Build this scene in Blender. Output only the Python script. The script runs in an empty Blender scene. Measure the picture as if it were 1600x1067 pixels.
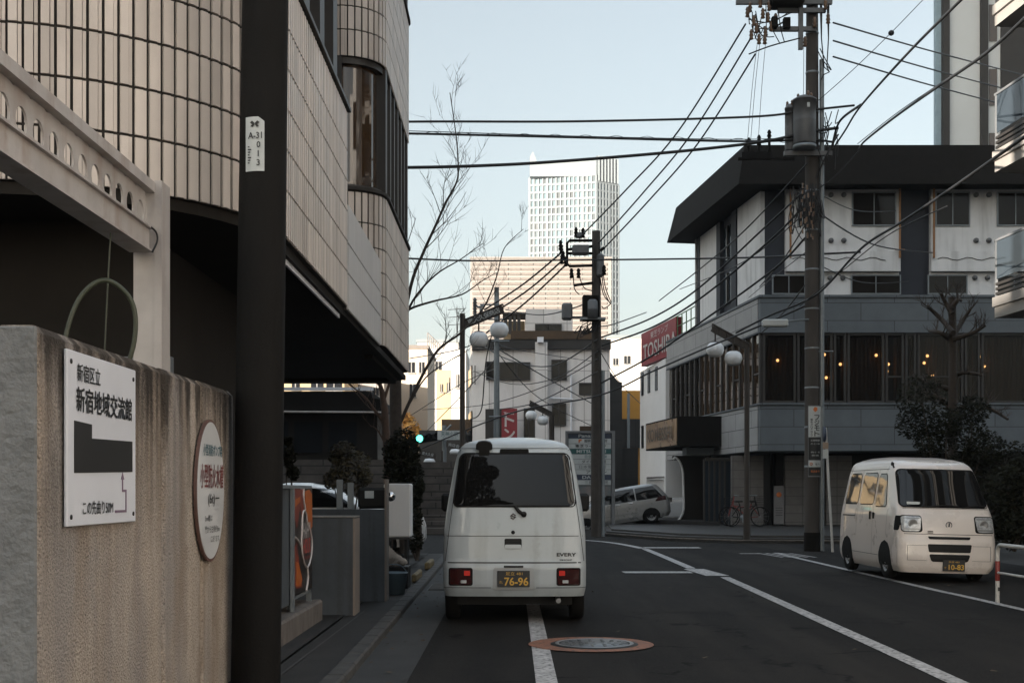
import bpy, math, random
from mathutils import Vector, Matrix
from math import sin, cos, pi, radians, sqrt, atan2
sc = bpy.context.scene
COL = sc.collection

# ---------------------------------------------------------------- camera
CAMZ = 1.35
cam_d = bpy.data.cameras.new('camera'); cam_d.sensor_width = 36; cam_d.lens = 45
cam_d.shift_y = 234.5 / 1600; cam_d.clip_start = .05; cam_d.clip_end = 6000
cam = bpy.data.objects.new('camera', cam_d); COL.objects.link(cam)
cam.location = (0, 0, CAMZ); cam.rotation_euler = (radians(90), 0, 0)
sc.camera = cam

# ---------------------------------------------------------------- light
SUN_AZ, SUN_EL = (-.6, -.8), radians(6.5)
_l = sqrt(SUN_AZ[0]**2 + SUN_AZ[1]**2)
SUN = Vector((SUN_AZ[0]/_l*cos(SUN_EL), SUN_AZ[1]/_l*cos(SUN_EL), sin(SUN_EL)))
world = bpy.data.worlds.new('World'); sc.world = world; world.use_nodes = True
wn = world.node_tree; wn.nodes.clear()
sky = wn.nodes.new('ShaderNodeTexSky'); sky.sky_type = 'NISHITA'; sky.sun_disc = False
sky.sun_elevation = SUN_EL; sky.sun_rotation = atan2(SUN.x, SUN.y)
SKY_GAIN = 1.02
sky.altitude = 0; sky.air_density = 1.0; sky.dust_density = 3.0; sky.ozone_density = 1.5
hs = wn.nodes.new('ShaderNodeHueSaturation'); hs.inputs['Saturation'].default_value = .5
hs.inputs['Value'].default_value = 1.0
bg = wn.nodes.new('ShaderNodeBackground'); bg.inputs[1].default_value = .1
wo = wn.nodes.new('ShaderNodeOutputWorld')
gm_ = wn.nodes.new('ShaderNodeGamma'); gm_.inputs[1].default_value = .88      # flattens the brightness contrast across the sky
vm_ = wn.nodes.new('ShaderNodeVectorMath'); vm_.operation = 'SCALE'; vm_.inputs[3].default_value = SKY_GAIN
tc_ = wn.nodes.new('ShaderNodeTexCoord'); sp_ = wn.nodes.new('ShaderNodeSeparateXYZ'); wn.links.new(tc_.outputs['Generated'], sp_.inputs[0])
mr_ = wn.nodes.new('ShaderNodeMapRange'); mr_.inputs[1].default_value = .36; mr_.inputs[2].default_value = .75; mr_.inputs[3].default_value = SKY_GAIN; mr_.inputs[4].default_value = SKY_GAIN*2.5   # sky above the frame brightened as added fill light
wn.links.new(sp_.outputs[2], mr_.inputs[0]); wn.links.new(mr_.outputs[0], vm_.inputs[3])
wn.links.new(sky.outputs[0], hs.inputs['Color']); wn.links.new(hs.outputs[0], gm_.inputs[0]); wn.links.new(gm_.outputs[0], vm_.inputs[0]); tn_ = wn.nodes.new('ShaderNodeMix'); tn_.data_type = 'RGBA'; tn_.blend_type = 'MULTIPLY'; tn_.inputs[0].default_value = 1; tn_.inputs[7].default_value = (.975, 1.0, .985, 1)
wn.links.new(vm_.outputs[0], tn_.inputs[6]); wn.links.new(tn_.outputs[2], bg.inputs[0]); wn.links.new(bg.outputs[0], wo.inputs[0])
sun_d = bpy.data.lights.new('sun', 'SUN'); sun_d.energy = 5.0; sun_d.angle = radians(.5); sun_d.color = (1, .91, .80)
sun = bpy.data.objects.new('sun', sun_d); COL.objects.link(sun)
sun.rotation_euler = (-SUN).to_track_quat('-Z', 'Y').to_euler(); sun.location = (-40, -80, 60)
sc.view_settings.view_transform = 'Standard'; sc.view_settings.look = 'None'
sc.view_settings.exposure = 1.92; sc.view_settings.gamma = 1
sc.cycles.max_bounces = 7; sc.cycles.diffuse_bounces = 4; sc.cycles.glossy_bounces = 4
sc.cycles.caustics_reflective = False; sc.cycles.caustics_refractive = False
sc.cycles.use_denoising = True

# ---------------------------------------------------------------- helpers
def at(px, py, d):
    """world point seen at photo pixel (px,py) at distance d along the street"""
    return Vector(((px-800)*d/2000, d, CAMZ+(768-py)*d/2000))
def gx(px, d): return (px-800)*d/2000
def gz(py, d): return CAMZ+(768-py)*d/2000

def tag(o, label=None, cat=None, group=None, kind=None):
    if label: o['label'] = label
    if cat: o['category'] = cat
    if group: o['group'] = group
    if kind: o['kind'] = kind
    return o

def thing(name, label, cat, loc=(0, 0, 0), group=None):
    o = bpy.data.objects.new(name, None); COL.objects.link(o); o.location = loc
    o.empty_display_size = .2
    return tag(o, label, cat, group)

def wloc(o):
    v = Vector((0, 0, 0))
    while o is not None:
        v += o.location; o = o.parent
    return v

class MB:
    def __init__(s): s.v = []; s.f = []; s.sm = []; s.tone = []; s.mi = []; s.t = 0.; s.m = 0
    def add(s, vs, fs, smooth=False):
        b = len(s.v); s.v += [tuple(p) for p in vs]
        for f in fs:
            s.f.append(tuple(b+i for i in f)); s.sm.append(smooth); s.tone.append(s.t); s.mi.append(s.m)
        return s
    def box(s, x0, x1, y0, y1, z0, z1, bev=0):
        if bev:
            return s.obox(((x0+x1)/2, (y0+y1)/2, (z0+z1)/2), (abs(x1-x0), abs(y1-y0), abs(z1-z0)), bev=bev)
        vs = [(x, y, z) for z in (z0, z1) for y in (y0, y1) for x in (x0, x1)]
        return s.add(vs, [(0, 2, 3, 1), (4, 5, 7, 6), (0, 1, 5, 4), (2, 6, 7, 3), (0, 4, 6, 2), (1, 3, 7, 5)])
    def obox(s, c, size, rz=0, bev=0, ux=None, uz=None):
        c = Vector(c); hx, hy, hz = size[0]/2, size[1]/2, size[2]/2
        if ux is None: ux = Vector((cos(rz), sin(rz), 0))
        else: ux = Vector(ux).normalized()
        uz = Vector((0, 0, 1)) if uz is None else Vector(uz).normalized()
        uy = uz.cross(ux).normalized()
        if not bev:
            vs = [c+ux*x+uy*y+uz*z for z in (-hz, hz) for y in (-hy, hy) for x in (-hx, hx)]
            return s.add(vs, [(0, 2, 3, 1), (4, 5, 7, 6), (0, 1, 5, 4), (2, 6, 7, 3), (0, 4, 6, 2), (1, 3, 7, 5)])
        b = min(bev, hx*.9, hy*.9, hz*.9)
        # rounded-edge box: three inset shells
        vs = []; idx = {}
        for sx in (-1, 1):
            for sy in (-1, 1):
                for sz in (-1, 1):
                    for k in range(3):
                        p = [sx*(hx-b), sy*(hy-b), sz*(hz-b)]
                        p[k] = (sx*hx, sy*hy, sz*hz)[k]
                        idx[(sx, sy, sz, k)] = len(vs); vs.append(c+ux*p[0]+uy*p[1]+uz*p[2])
        fs = []
        for k in range(3):
            o = [i for i in range(3) if i != k]
            for sg in (-1, 1):
                q = []
                for (a, bb) in ((-1, -1), (1, -1), (1, 1), (-1, 1)):
                    t = [0, 0, 0]; t[k] = sg; t[o[0]] = a; t[o[1]] = bb; q.append(idx[(*t, k)])
                fs.append(q)
        for k in range(3):
            o = [i for i in range(3) if i != k]
            for a in (-1, 1):
                for bb in (-1, 1):
                    t0 = [0]*3; t1 = [0]*3
                    t0[o[0]] = t1[o[0]] = a; t0[o[1]] = t1[o[1]] = bb; t0[k] = -1; t1[k] = 1
                    fs.append([idx[(*t0, o[0])], idx[(*t1, o[0])], idx[(*t1, o[1])], idx[(*t0, o[1])]])
        for sx in (-1, 1):
            for sy in (-1, 1):
                for sz in (-1, 1): fs.append([idx[(sx, sy, sz, k)] for k in range(3)])
        # orient outward
        out = []
        for f in fs:
            cc = sum((vs[i] for i in f), Vector())/len(f)
            n = (vs[f[1]]-vs[f[0]]).cross(vs[f[2]]-vs[f[0]])
            out.append(f if n.dot(cc-c) > 0 else f[::-1])
        return s.add(vs, out)
    def quad(s, a, b, c, d): return s.add([a, b, c, d], [(0, 1, 2, 3)])
    def poly(s, pts): return s.add(pts, [tuple(range(len(pts)))])
    def tube(s, pts, r, seg=8, caps=True, smooth=True):
        pts = [Vector(p) for p in pts]; n = len(pts)
        rs = r if isinstance(r, (list, tuple)) else [r]*n
        t0 = (pts[1]-pts[0]).normalized()
        a = Vector((0, 0, 1)) if abs(t0.z) < .9 else Vector((1, 0, 0))
        u = t0.cross(a).normalized(); vs = []
        for i, p in enumerate(pts):
            t = (pts[min(i+1, n-1)]-pts[max(i-1, 0)])
            t = t.normalized() if t.length > 1e-9 else t0
            u = (u-t*u.dot(t)); u = u.normalized() if u.length > 1e-6 else t.orthogonal().normalized()
            w = t.cross(u)
            for k in range(seg):
                an = 2*pi*k/seg; vs.append(p+(u*cos(an)+w*sin(an))*rs[i])
        fs = [(i*seg+k, i*seg+(k+1) % seg, (i+1)*seg+(k+1) % seg, (i+1)*seg+k) for i in range(n-1) for k in range(seg)]
        s.add(vs, fs, smooth)
        if caps:
            s.add(vs[:seg], [tuple(range(seg))[::-1]]); s.add(vs[-seg:], [tuple(range(seg))])
        return s
    def lathe(s, prof, c=(0, 0, 0), seg=20, axis='z', smooth=True):
        c = Vector(c); vs = []
        for (r, h) in prof:
            for k in range(seg):
                an = 2*pi*k/seg
                if axis == 'z': p = Vector((r*cos(an), r*sin(an), h))
                elif axis == 'x': p = Vector((h, r*cos(an), r*sin(an)))
                else: p = Vector((r*sin(an), h, r*cos(an)))
                vs.append(c+p)
        n = len(prof)
        return s.add(vs, [(i*seg+k, i*seg+(k+1) % seg, (i+1)*seg+(k+1) % seg, (i+1)*seg+k) for i in range(n-1) for k in range(seg)], smooth)
    def prism(s, poly, o, ux, uy, th):
        """polygon (2-D) placed at o with axes ux,uy, thickness th along ux x uy; front face at +th"""
        o, ux, uy = Vector(o), Vector(ux), Vector(uy); n = ux.cross(uy).normalized()
        k = len(poly)
        a = [o+ux*x+uy*y for x, y in poly]; b = [p+n*th for p in a]
        s.add(a+b, [tuple(range(k))[::-1], tuple(range(k, 2*k))]+[(i, (i+1) % k, k+(i+1) % k, k+i) for i in range(k)])
        return s
    def text(s, body, o, ux, uy, w=None, h=None, lift=.003, bold=0, spacing=1.0, center=False):
        cu = bpy.data.curves.new('txt', 'FONT'); cu.body = body; cu.size = 1; cu.resolution_u = 3
        cu.space_character = spacing; cu.offset = bold if body.isascii() else 0.
        ob = bpy.data.objects.new('txt', cu); me = ob.to_mesh()
        P = [v.co.copy() for v in me.vertices]
        if not P: return s
        x0 = min(p.x for p in P); x1 = max(p.x for p in P); y0 = min(p.y for p in P); y1 = max(p.y for p in P)
        if w is None: w = (x1-x0)*h/(y1-y0)
        if h is None: h = (y1-y0)*w/(x1-x0)
        o, ux, uy = Vector(o), Vector(ux).normalized(), Vector(uy).normalized(); n = ux.cross(uy)
        if center: o = o-ux*w/2-uy*h/2
        vs = [o+ux*((p.x-x0)/(x1-x0)*w)+uy*((p.y-y0)/(y1-y0)*h)+n*lift for p in P]
        fs = [tuple(f.vertices) for f in me.polygons]
        ob.to_mesh_clear(); bpy.data.objects.remove(ob); bpy.data.curves.remove(cu)
        s.add(vs, fs)
        if bold and not body.isascii():   # heavier strokes for kanji
            k = bold*min(h, w/max(1, len(body)))*1.1
            for q, (du, dv) in enumerate(((k, 0), (0, k), (k, k))): s.add([p+ux*du+uy*dv+n*.0002*(q+1) for p in vs], fs)
        return s
    def build(s, name, mat, parent=None, origin=None, label=None):
        o = Vector(origin) if origin is not None else (wloc(parent) if parent else Vector((0, 0, 0)))
        me = bpy.data.meshes.new(name)
        me.from_pydata([(p[0]-o.x, p[1]-o.y, p[2]-o.z) for p in s.v], [], s.f)
        me.polygons.foreach_set('use_smooth', s.sm)
        mats = mat if isinstance(mat, (list, tuple)) else [mat]
        for m in mats: me.materials.append(m)
        if len(mats) > 1: me.polygons.foreach_set('material_index', s.mi)
        if any(s.tone):
            a = me.attributes.new('tone', 'FLOAT', 'FACE'); a.data.foreach_set('value', s.tone)
        me.update()
        ob = bpy.data.objects.new(name, me); COL.objects.link(ob)
        if parent:
            ob.parent = parent
            if origin is not None: ob.location = o-wloc(parent)
        else: ob.location = o
        if label: ob['label'] = label
        return ob

def pieces(name, mat, parent, makers):
    """each piece its own part"""
    out = []
    for fn in makers:
        mb = MB(); fn(mb); out.append(mb.build(name, mat, parent))
    return out

def dup(root, loc, rz, label=None, group=None):
    r = root.copy(); COL.objects.link(r); r.location = loc; r.rotation_euler = (0, 0, rz)
    if label: r['label'] = label
    if group: r['group'] = group
    def rec(a, b):
        for ch in a.children:
            c = ch.copy(); COL.objects.link(c); c.parent = b; rec(ch, c)
    rec(root, r); return r

def smooth_path(pts, n=8):
    pts = [Vector(p) for p in pts]
    if len(pts) < 3:
        return [pts[0].lerp(pts[-1], i/n) for i in range(n+1)]
    out = []
    for i in range(len(pts)-1):
        p0 = pts[max(i-1, 0)]; p1 = pts[i]; p2 = pts[i+1]; p3 = pts[min(i+2, len(pts)-1)]
        for k in range(n):
            t = k/n
            out.append(.5*((2*p1)+(p2-p0)*t+(2*p0-5*p1+4*p2-p3)*t*t+(3*p1-p0-3*p2+p3)*t**3))
    out.append(pts[-1]); return out

# ---------------------------------------------------------------- materials
def N(nt, t, **kw):
    n = nt.nodes.new(t)
    for k, v in kw.items(): setattr(n, k, v)
    return n
def pmat(name, c, c2=None, rough=.7, scale=4., bump=0., bscale=80., metal=0., streak=None, spec=.5, coat=0., speck=None, grid=None, gridc=(.02, .02, .02), gridw=.012, tone=0., zones=None, cracks=False, detail=6., stretch=None, emit=None):
    m = bpy.data.materials.new(name); m.use_nodes = True; nt = m.node_tree; L = nt.links.new
    b = nt.nodes['Principled BSDF']; b.inputs['Roughness'].default_value = rough; b.inputs['Metallic'].default_value = metal
    b.inputs['Specular IOR Level'].default_value = spec; b.inputs['Coat Weight'].default_value = coat; b.inputs['Coat Roughness'].default_value = .05
    tc = N(nt, 'ShaderNodeTexCoord')
    if c2 is None: c2 = tuple(x*.82 for x in c)
    mp = N(nt, 'ShaderNodeMapping'); L(tc.outputs['Object'], mp.inputs[0])
    if stretch: mp.inputs['Scale'].default_value = stretch
    nz = N(nt, 'ShaderNodeTexNoise'); nz.inputs['Scale'].default_value = scale; nz.inputs['Detail'].default_value = detail; nz.inputs['Roughness'].default_value = .62
    L(mp.outputs[0], nz.inputs['Vector'])
    rp = N(nt, 'ShaderNodeValToRGB'); rp.color_ramp.elements[0].position = .32; rp.color_ramp.elements[1].position = .68
    rp.color_ramp.elements[0].color = (*c2, 1); rp.color_ramp.elements[1].color = (*c, 1)
    L(nz.outputs[0], rp.inputs[0]); col = rp.outputs[0]
    def mix(fac, a, bcol, mode='MIX'):
        x = N(nt, 'ShaderNodeMix', data_type='RGBA', blend_type=mode)
        if isinstance(fac, (int, float)): x.inputs[0].default_value = fac
        else: L(fac, x.inputs[0])
        L(a, x.inputs[6])
        if isinstance(bcol, tuple): x.inputs[7].default_value = (*bcol, 1)
        else: L(bcol, x.inputs[7])
        return x.outputs[2]
    def ramp(src, p0, p1, v0=0., v1=1.):
        r = N(nt, 'ShaderNodeMapRange'); r.inputs[1].default_value = p0; r.inputs[2].default_value = p1
        r.inputs[3].default_value = v0; r.inputs[4].default_value = v1; L(src, r.inputs[0]); return r.outputs[0]
    if speck:   # (scale, colour, amount)
        n2 = N(nt, 'ShaderNodeTexNoise'); n2.inputs['Scale'].default_value = speck[0]; n2.inputs['Detail'].default_value = 2
        L(tc.outputs['Object'], n2.inputs['Vector'])
        col = mix(ramp(n2.outputs[0], .5, .68, 0, speck[2]), col, speck[1])
    if zones:   # broad vertical run-off zones: two colours, horizontal scale
        zm = N(nt, 'ShaderNodeMapping'); zm.inputs['Scale'].default_value = (zones[2], zones[2], .3); zd = N(nt, 'ShaderNodeTexNoise'); zd.inputs['Scale'].default_value = 5; zd.inputs['Detail'].default_value = 6; L(tc.outputs['Object'], zd.inputs['Vector']); zq = N(nt, 'ShaderNodeVectorMath', operation='MULTIPLY_ADD'); L(zd.outputs['Color'], zq.inputs[0]); zq.inputs[1].default_value = (.12, .22, .12); L(tc.outputs['Object'], zq.inputs[2]); L(zq.outputs[0], zm.inputs[0])
        for q, zc_ in enumerate(zones[:2]):
            zn = N(nt, 'ShaderNodeTexNoise'); zn.inputs['Scale'].default_value = 1.4+.9*q; zn.inputs['Detail'].default_value = 3
            zo = N(nt, 'ShaderNodeVectorMath', operation='ADD'); zo.inputs[1].default_value = (3.7*q, 9.1*q, 0); L(zm.outputs[0], zo.inputs[0]); L(zo.outputs[0], zn.inputs['Vector'])
            col = mix(ramp(zn.outputs[0], .45, .68, 0, .6), col, zc_)
    if streak:  # (colour, amount, horizontal scale)
        sm = N(nt, 'ShaderNodeMapping'); sm.inputs['Scale'].default_value = (streak[2], streak[2], .6 if len(streak) > 3 else .35); sd = N(nt, 'ShaderNodeTexNoise'); sd.inputs['Scale'].default_value = 30; sd.inputs['Detail'].default_value = 4; L(tc.outputs['Object'], sd.inputs['Vector']); sq = N(nt, 'ShaderNodeVectorMath', operation='MULTIPLY_ADD'); L(sd.outputs['Color'], sq.inputs[0]); sq.inputs[1].default_value = (.05, .05, .3); L(tc.outputs['Object'], sq.inputs[2]); L(sq.outputs[0], sm.inputs[0])
        n3 = N(nt, 'ShaderNodeTexNoise'); n3.inputs['Scale'].default_value = 1.; n3.inputs['Detail'].default_value = 5; L(sm.outputs[0], n3.inputs['Vector'])
        n4 = N(nt, 'ShaderNodeTexNoise'); n4.inputs['Scale'].default_value = 1.3; n4.inputs['Detail'].default_value = 3; L(tc.outputs['Object'], n4.inputs['Vector'])
        mm = N(nt, 'ShaderNodeMath', operation='MULTIPLY'); L(ramp(n3.outputs[0], *((.40, .60) if len(streak) > 3 else (.5, .68))), mm.inputs[0]); L(ramp(n4.outputs[0], .35, .6, .35, 1.), mm.inputs[1])
        mm2 = N(nt, 'ShaderNodeMath', operation='MULTIPLY'); L(mm.outputs[0], mm2.inputs[0]); mm2.inputs[1].default_value = streak[1]
        if len(streak) > 3:   # grime clinging below the coping
            s5 = N(nt, 'ShaderNodeSeparateXYZ'); L(tc.outputs['Object'], s5.inputs[0]); g5 = N(nt, 'ShaderNodeTexNoise'); g5.inputs['Scale'].default_value = .55; g5.inputs['Detail'].default_value = 8; L(sm.outputs[0], g5.inputs['Vector'])
            ga = N(nt, 'ShaderNodeMath', operation='MULTIPLY_ADD'); L(g5.outputs[0], ga.inputs[0]); ga.inputs[1].default_value = 1.5; L(s5.outputs[2], ga.inputs[2])
            col = mix(ramp(ga.outputs[0], 2.50, 2.80, 0, .9), col, (.040, .033, .028))
        if len(streak) > 3:   # run-off fades out below the top edge
            sz = N(nt, 'ShaderNodeSeparateXYZ'); L(tc.outputs['Object'], sz.inputs[0]); m3 = N(nt, 'ShaderNodeMath', operation='MULTIPLY'); L(ramp(sz.outputs[2], streak[3], streak[4], .12, streak[1]), m3.inputs[0]); L(m3.outputs[0], mm2.inputs[1]); m3.inputs[1].default_value = 1.
        col = mix(mm2.outputs[0], col, streak[0])
    if tone:
        an = N(nt, 'ShaderNodeAttribute', attribute_name='tone')
        hv = N(nt, 'ShaderNodeHueSaturation'); L(ramp(an.outputs['Fac'], 0, 1, 1-tone, 1+tone), hv.inputs['Value']); L(col, hv.inputs['Color']); col = hv.outputs[0]
    if cracks:
        cm = N(nt, 'ShaderNodeMapping'); cm.inputs['Scale'].default_value = (1.3, .10, 1); L(tc.outputs['Object'], cm.inputs[0])
        cn = N(nt, 'ShaderNodeTexNoise'); cn.inputs['Scale'].default_value = 1.; cn.inputs['Detail'].default_value = 4; L(cm.outputs[0], cn.inputs['Vector'])   # wheel tracks
        col = mix(ramp(cn.outputs[0], .45, .60, 0, .8), col, (.029, .026, .023))
        cd = N(nt, 'ShaderNodeTexNoise'); cd.inputs['Scale'].default_value = 1.7; cd.inputs['Detail'].default_value = 5; L(tc.outputs['Object'], cd.inputs['Vector'])
        cv = N(nt, 'ShaderNodeVectorMath', operation='MULTIPLY_ADD'); L(cd.outputs['Color'], cv.inputs[0]); cv.inputs[1].default_value = (.9, .9, .9); L(tc.outputs['Object'], cv.inputs[2])
        vo = N(nt, 'ShaderNodeTexVoronoi', feature='DISTANCE_TO_EDGE'); vo.inputs['Scale'].default_value = .33; L(cv.outputs[0], vo.inputs['Vector'])
        cr = N(nt, 'ShaderNodeMath', operation='MULTIPLY'); L(ramp(vo.outputs['Distance'], .003, .012, 1., 0), cr.inputs[0]); L(ramp(cd.outputs[0], .45, .55), cr.inputs[1])
        col = mix(cr.outputs[0], col, (.003, .003, .003))
        so = N(nt, 'ShaderNodeTexNoise'); so.inputs['Scale'].default_value = 2.3; so.inputs['Detail'].default_value = 7; L(tc.outputs['Object'], so.inputs['Vector'])
        col = mix(ramp(so.outputs[0], .60, .70, 0, .65), col, (.012, .011, .010))
    hgt = None
    if grid:    # panel joints: (width, height)
        sx = N(nt, 'ShaderNodeSeparateXYZ'); L(tc.outputs['Object'], sx.inputs[0])
        ad = N(nt, 'ShaderNodeMath', operation='ADD'); L(sx.outputs[0], ad.inputs[0]); L(sx.outputs[1], ad.inputs[1])
        cb = N(nt, 'ShaderNodeCombineXYZ'); L(ad.outputs[0], cb.inputs[0]); L(sx.outputs[2], cb.inputs[1])
        br = N(nt, 'ShaderNodeTexBrick'); br.offset = grid[2] if len(grid) > 2 else 0.; br.inputs['Scale'].default_value = 1
        br.inputs['Brick Width'].default_value = grid[0]; br.inputs['Row Height'].default_value = grid[1]
        br.inputs['Mortar Size'].default_value = gridw; br.inputs['Mortar Smooth'].default_value = .1
        L(cb.outputs[0], br.inputs['Vector'])
        br.inputs['Color1'].default_value = (1, 1, 1, 1); br.inputs['Color2'].default_value = (.88, .88, .88, 1); br.inputs['Mortar'].default_value = (1, 1, 1, 1)
        col = mix(1., col, br.outputs['Color'], 'MULTIPLY')
        col = mix(br.outputs['Fac'], col, gridc); hgt = br.outputs['Fac']
    L(col, b.inputs['Base Color'])
    if bump:
        n5 = N(nt, 'ShaderNodeTexNoise'); n5.inputs['Scale'].default_value = bscale; n5.inputs['Detail'].default_value = 3
        L(tc.outputs['Object'], n5.inputs['Vector'])
        bp = N(nt, 'ShaderNodeBump'); bp.inputs['Strength'].default_value = bump; bp.inputs['Distance'].default_value = .02
        L(n5.outputs[0], bp.inputs['Height']); L(bp.outputs[0], b.inputs['Normal'])
    if coat or rough < .5:
        L(ramp(nz.outputs[0], .3, .7, rough*.8, min(1, rough*1.35)), b.inputs['Roughness'])
    if emit:
        b.inputs['Emission Color'].default_value = (*emit[0], 1); b.inputs['Emission Strength'].default_value = emit[1]
    return m

def glassmat(name, c=(.012, .013, .014), rough=.03, spec=.6, wav=.0, see=0.):
    m = bpy.data.materials.new(name); m.use_nodes = True; nt = m.node_tree; L = nt.links.new
    b = nt.nodes['Principled BSDF']; b.inputs['Base Color'].default_value = (*c, 1); b.inputs['Roughness'].default_value = rough
    b.inputs['Specular IOR Level'].default_value = spec
    tc = N(nt, 'ShaderNodeTexCoord'); nz = N(nt, 'ShaderNodeTexNoise'); nz.inputs['Scale'].default_value = 1.3; L(tc.outputs['Object'], nz.inputs['Vector'])
    bp = N(nt, 'ShaderNodeBump'); bp.inputs['Strength'].default_value = wav; bp.inputs['Distance'].default_value = .05; L(nz.outputs[0], bp.inputs['Height'])
    if wav: L(bp.outputs[0], b.inputs['Normal'])
    if see:
        tr = N(nt, 'ShaderNodeBsdfTransparent'); tr.inputs[0].default_value = (.75, .72, .68, 1)
        mx = N(nt, 'ShaderNodeMixShader'); mx.inputs[0].default_value = see
        L(b.outputs[0], mx.inputs[1]); L(tr.outputs[0], mx.inputs[2]); L(mx.outputs[0], nt.nodes['Material Output'].inputs[0])
    return m

M = {}
M['asphalt'] = pmat('asphalt', (.0155, .0143, .0132), (.0105, .0099, .0094), rough=.85, scale=.9, cracks=True, bump=.45, bscale=140, speck=(75, (.042, .039, .036), .55), spec=.12)
M['paving'] = pmat('paving', (.032, .029, .026), (.02, .0185, .017), rough=.8, scale=2, bump=.2, bscale=60, grid=(.6, .6), gridc=(.018, .017, .016), spec=.3)
M['gutter'] = pmat('gutter_concrete', (.034, .034, .034), (.02, .02, .02), rough=.85, scale=3, bump=.2, bscale=90, stretch=(1, .5, 1))
M['kerb'] = pmat('kerb_stone', (.06, .057, .054), (.034, .032, .03), rough=.85, scale=5, bump=.2)
M['paint'] = pmat('road_paint', (.56, .54, .53), (.30, .29, .28), rough=.7, scale=6, detail=9, speck=(22, (.04, .04, .04), .95), bump=.1)
M['orange'] = pmat('orange_paint', (.33, .125, .06), (.17, .07, .038), rough=.7, scale=6, detail=9, speck=(26, (.05, .04, .034), .85))
M['stucco'] = pmat('stucco', (.60, .51, .425), (.49, .41, .335), rough=.95, scale=2.4, bump=1., bscale=75, speck=(80, (.11, .08, .06), .75), streak=((.04, .033, .027), 1., 13., 1.0, 2.0), zones=((.25, .24, .24), (.27, .20, .14), 1.7), spec=.2)
M['stucco_shade_grey'] = pmat('shade_grey_render', (.22, .224, .224), (.15, .153, .154), rough=.95, scale=5, bump=1., bscale=26, spec=.2)  # coarser end finish, with the cooler, dimmer light there put into its colour
M['sign_white'] = pmat('sign_white', (.74, .75, .79), (.68, .69, .73), rough=.4, scale=3)
M['ink'] = pmat('black_ink', (.018, .017, .016), rough=.6)
M['purple_ink'] = pmat('purple_ink', (.20, .13, .19), rough=.6)
M['teal_ink'] = pmat('teal_ink', (.03, .12, .15), rough=.6)
M['red_ink'] = pmat('red_ink', (.20, .05, .045), rough=.6)
M['oval_white'] = pmat('oval_sign_face', (.68, .68, .67), (.58, .58, .58), rough=.35, scale=2)
M['rim_brown'] = pmat('oval_rim', (.14, .075, .06), rough=.6)
M['pole_dark'] = pmat('dark_pole_wrap', (.0085, .0075, .0066), (.0065, .0058, .005), rough=.8, scale=3, bump=.15, bscale=50, spec=.2)
M['concrete'] = pmat('concrete', (.26, .245, .23), (.17, .165, .155), rough=.9, scale=3, bump=.2, streak=((.07, .06, .055), .6, 8))
M['steel_white'] = pmat('white_steel_paint', (.47, .435, .41), (.36, .33, .31), rough=.55, scale=2.5, streak=((.22, .13, .08), .5, 6))
M['tile'] = pmat('cladding_tile', (.62, .545, .485), (.53, .465, .415), rough=.36, scale=.9, tone=.32, streak=((.33, .28, .24), .55, 3.), bump=.03, bscale=20)
M['tile_pale'] = pmat('pale_balcony_tile', (.58, .56, .545), (.50, .485, .475), rough=.45, scale=.8, tone=.08)
M['grout'] = pmat('dark_grout', (.035, .03, .026), rough=.9)
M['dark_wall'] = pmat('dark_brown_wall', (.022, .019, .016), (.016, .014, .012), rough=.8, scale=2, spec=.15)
M['dark_frame'] = pmat('dark_window_frame', (.028, .024, .021), rough=.5)
M['brown_glass'] = glassmat('brown_glass', (.05, .028, .014), .03, 1., .08)
M['dark_glass'] = glassmat('dark_glass', (.012, .013, .015), .03, .38, .05)
M['room_glass'] = glassmat('room_glass', (.016, .0135, .0115), .04, .18, .05)
M['blue_glass'] = glassmat('blue_grey_glass', (.03, .04, .05), .03, .8, .04)
M['car_glass'] = glassmat('car_glass', (.010, .010, .010), .02, .5)
M['van_glass'] = glassmat('van_rear_glass', (.008, .008, .008), .02, .3)
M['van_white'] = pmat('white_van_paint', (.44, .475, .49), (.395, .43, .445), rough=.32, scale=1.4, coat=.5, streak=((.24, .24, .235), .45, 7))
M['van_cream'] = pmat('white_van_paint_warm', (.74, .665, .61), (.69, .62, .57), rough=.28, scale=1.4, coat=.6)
M['silver'] = pmat('silver_paint', (.30, .30, .295), (.26, .26, .255), rough=.3, scale=2, metal=.3, coat=.6)
M['car_white'] = pmat('white_car_paint', (.68, .66, .63), (.62, .6, .58), rough=.25, scale=2, coat=.6)
M['black_plastic'] = pmat('black_plastic', (.013, .0125, .012), rough=.55, spec=.25)
M['rubber'] = pmat('tyre_rubber', (.012, .0115, .011), rough=.85, bump=.1, spec=.15)
M['seam'] = pmat('panel_gap', (.03, .03, .03), rough=.8)
M['emblem'] = pmat('emblem_chrome', (.10, .10, .105), rough=.25, metal=.7)
M['chrome'] = pmat('chrome', (.7, .7, .7), rough=.12, metal=1.)
M['rim_steel'] = pmat('wheel_steel', (.25, .25, .25), rough=.4, metal=.6)
M['lamp_red'] = pmat('red_lens', (.035, .004, .004), rough=.15, coat=.5)
M['lamp_red_lit'] = pmat('bright_red_lens', (.5, .02, .014), rough=.2, coat=.5, emit=((1, .08, .05), .02))
M['lens'] = pmat('clear_lens', (.62, .63, .63), (.30, .31, .32), rough=.12, scale=22, coat=1., metal=.15)
M['plate_black'] = pmat('black_number_plate', (.02, .02, .02), rough=.5)
M['plate_yellow'] = pmat('yellow_plate_digits', (.62, .36, .05), rough=.5)
M['amber'] = pmat('amber_lens', (.45, .2, .03), rough=.2)
M['wood_dark'] = pmat('dark_bark', (.055, .042, .033), (.032, .025, .02), rough=.9, scale=12, bump=.4, bscale=40)
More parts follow.
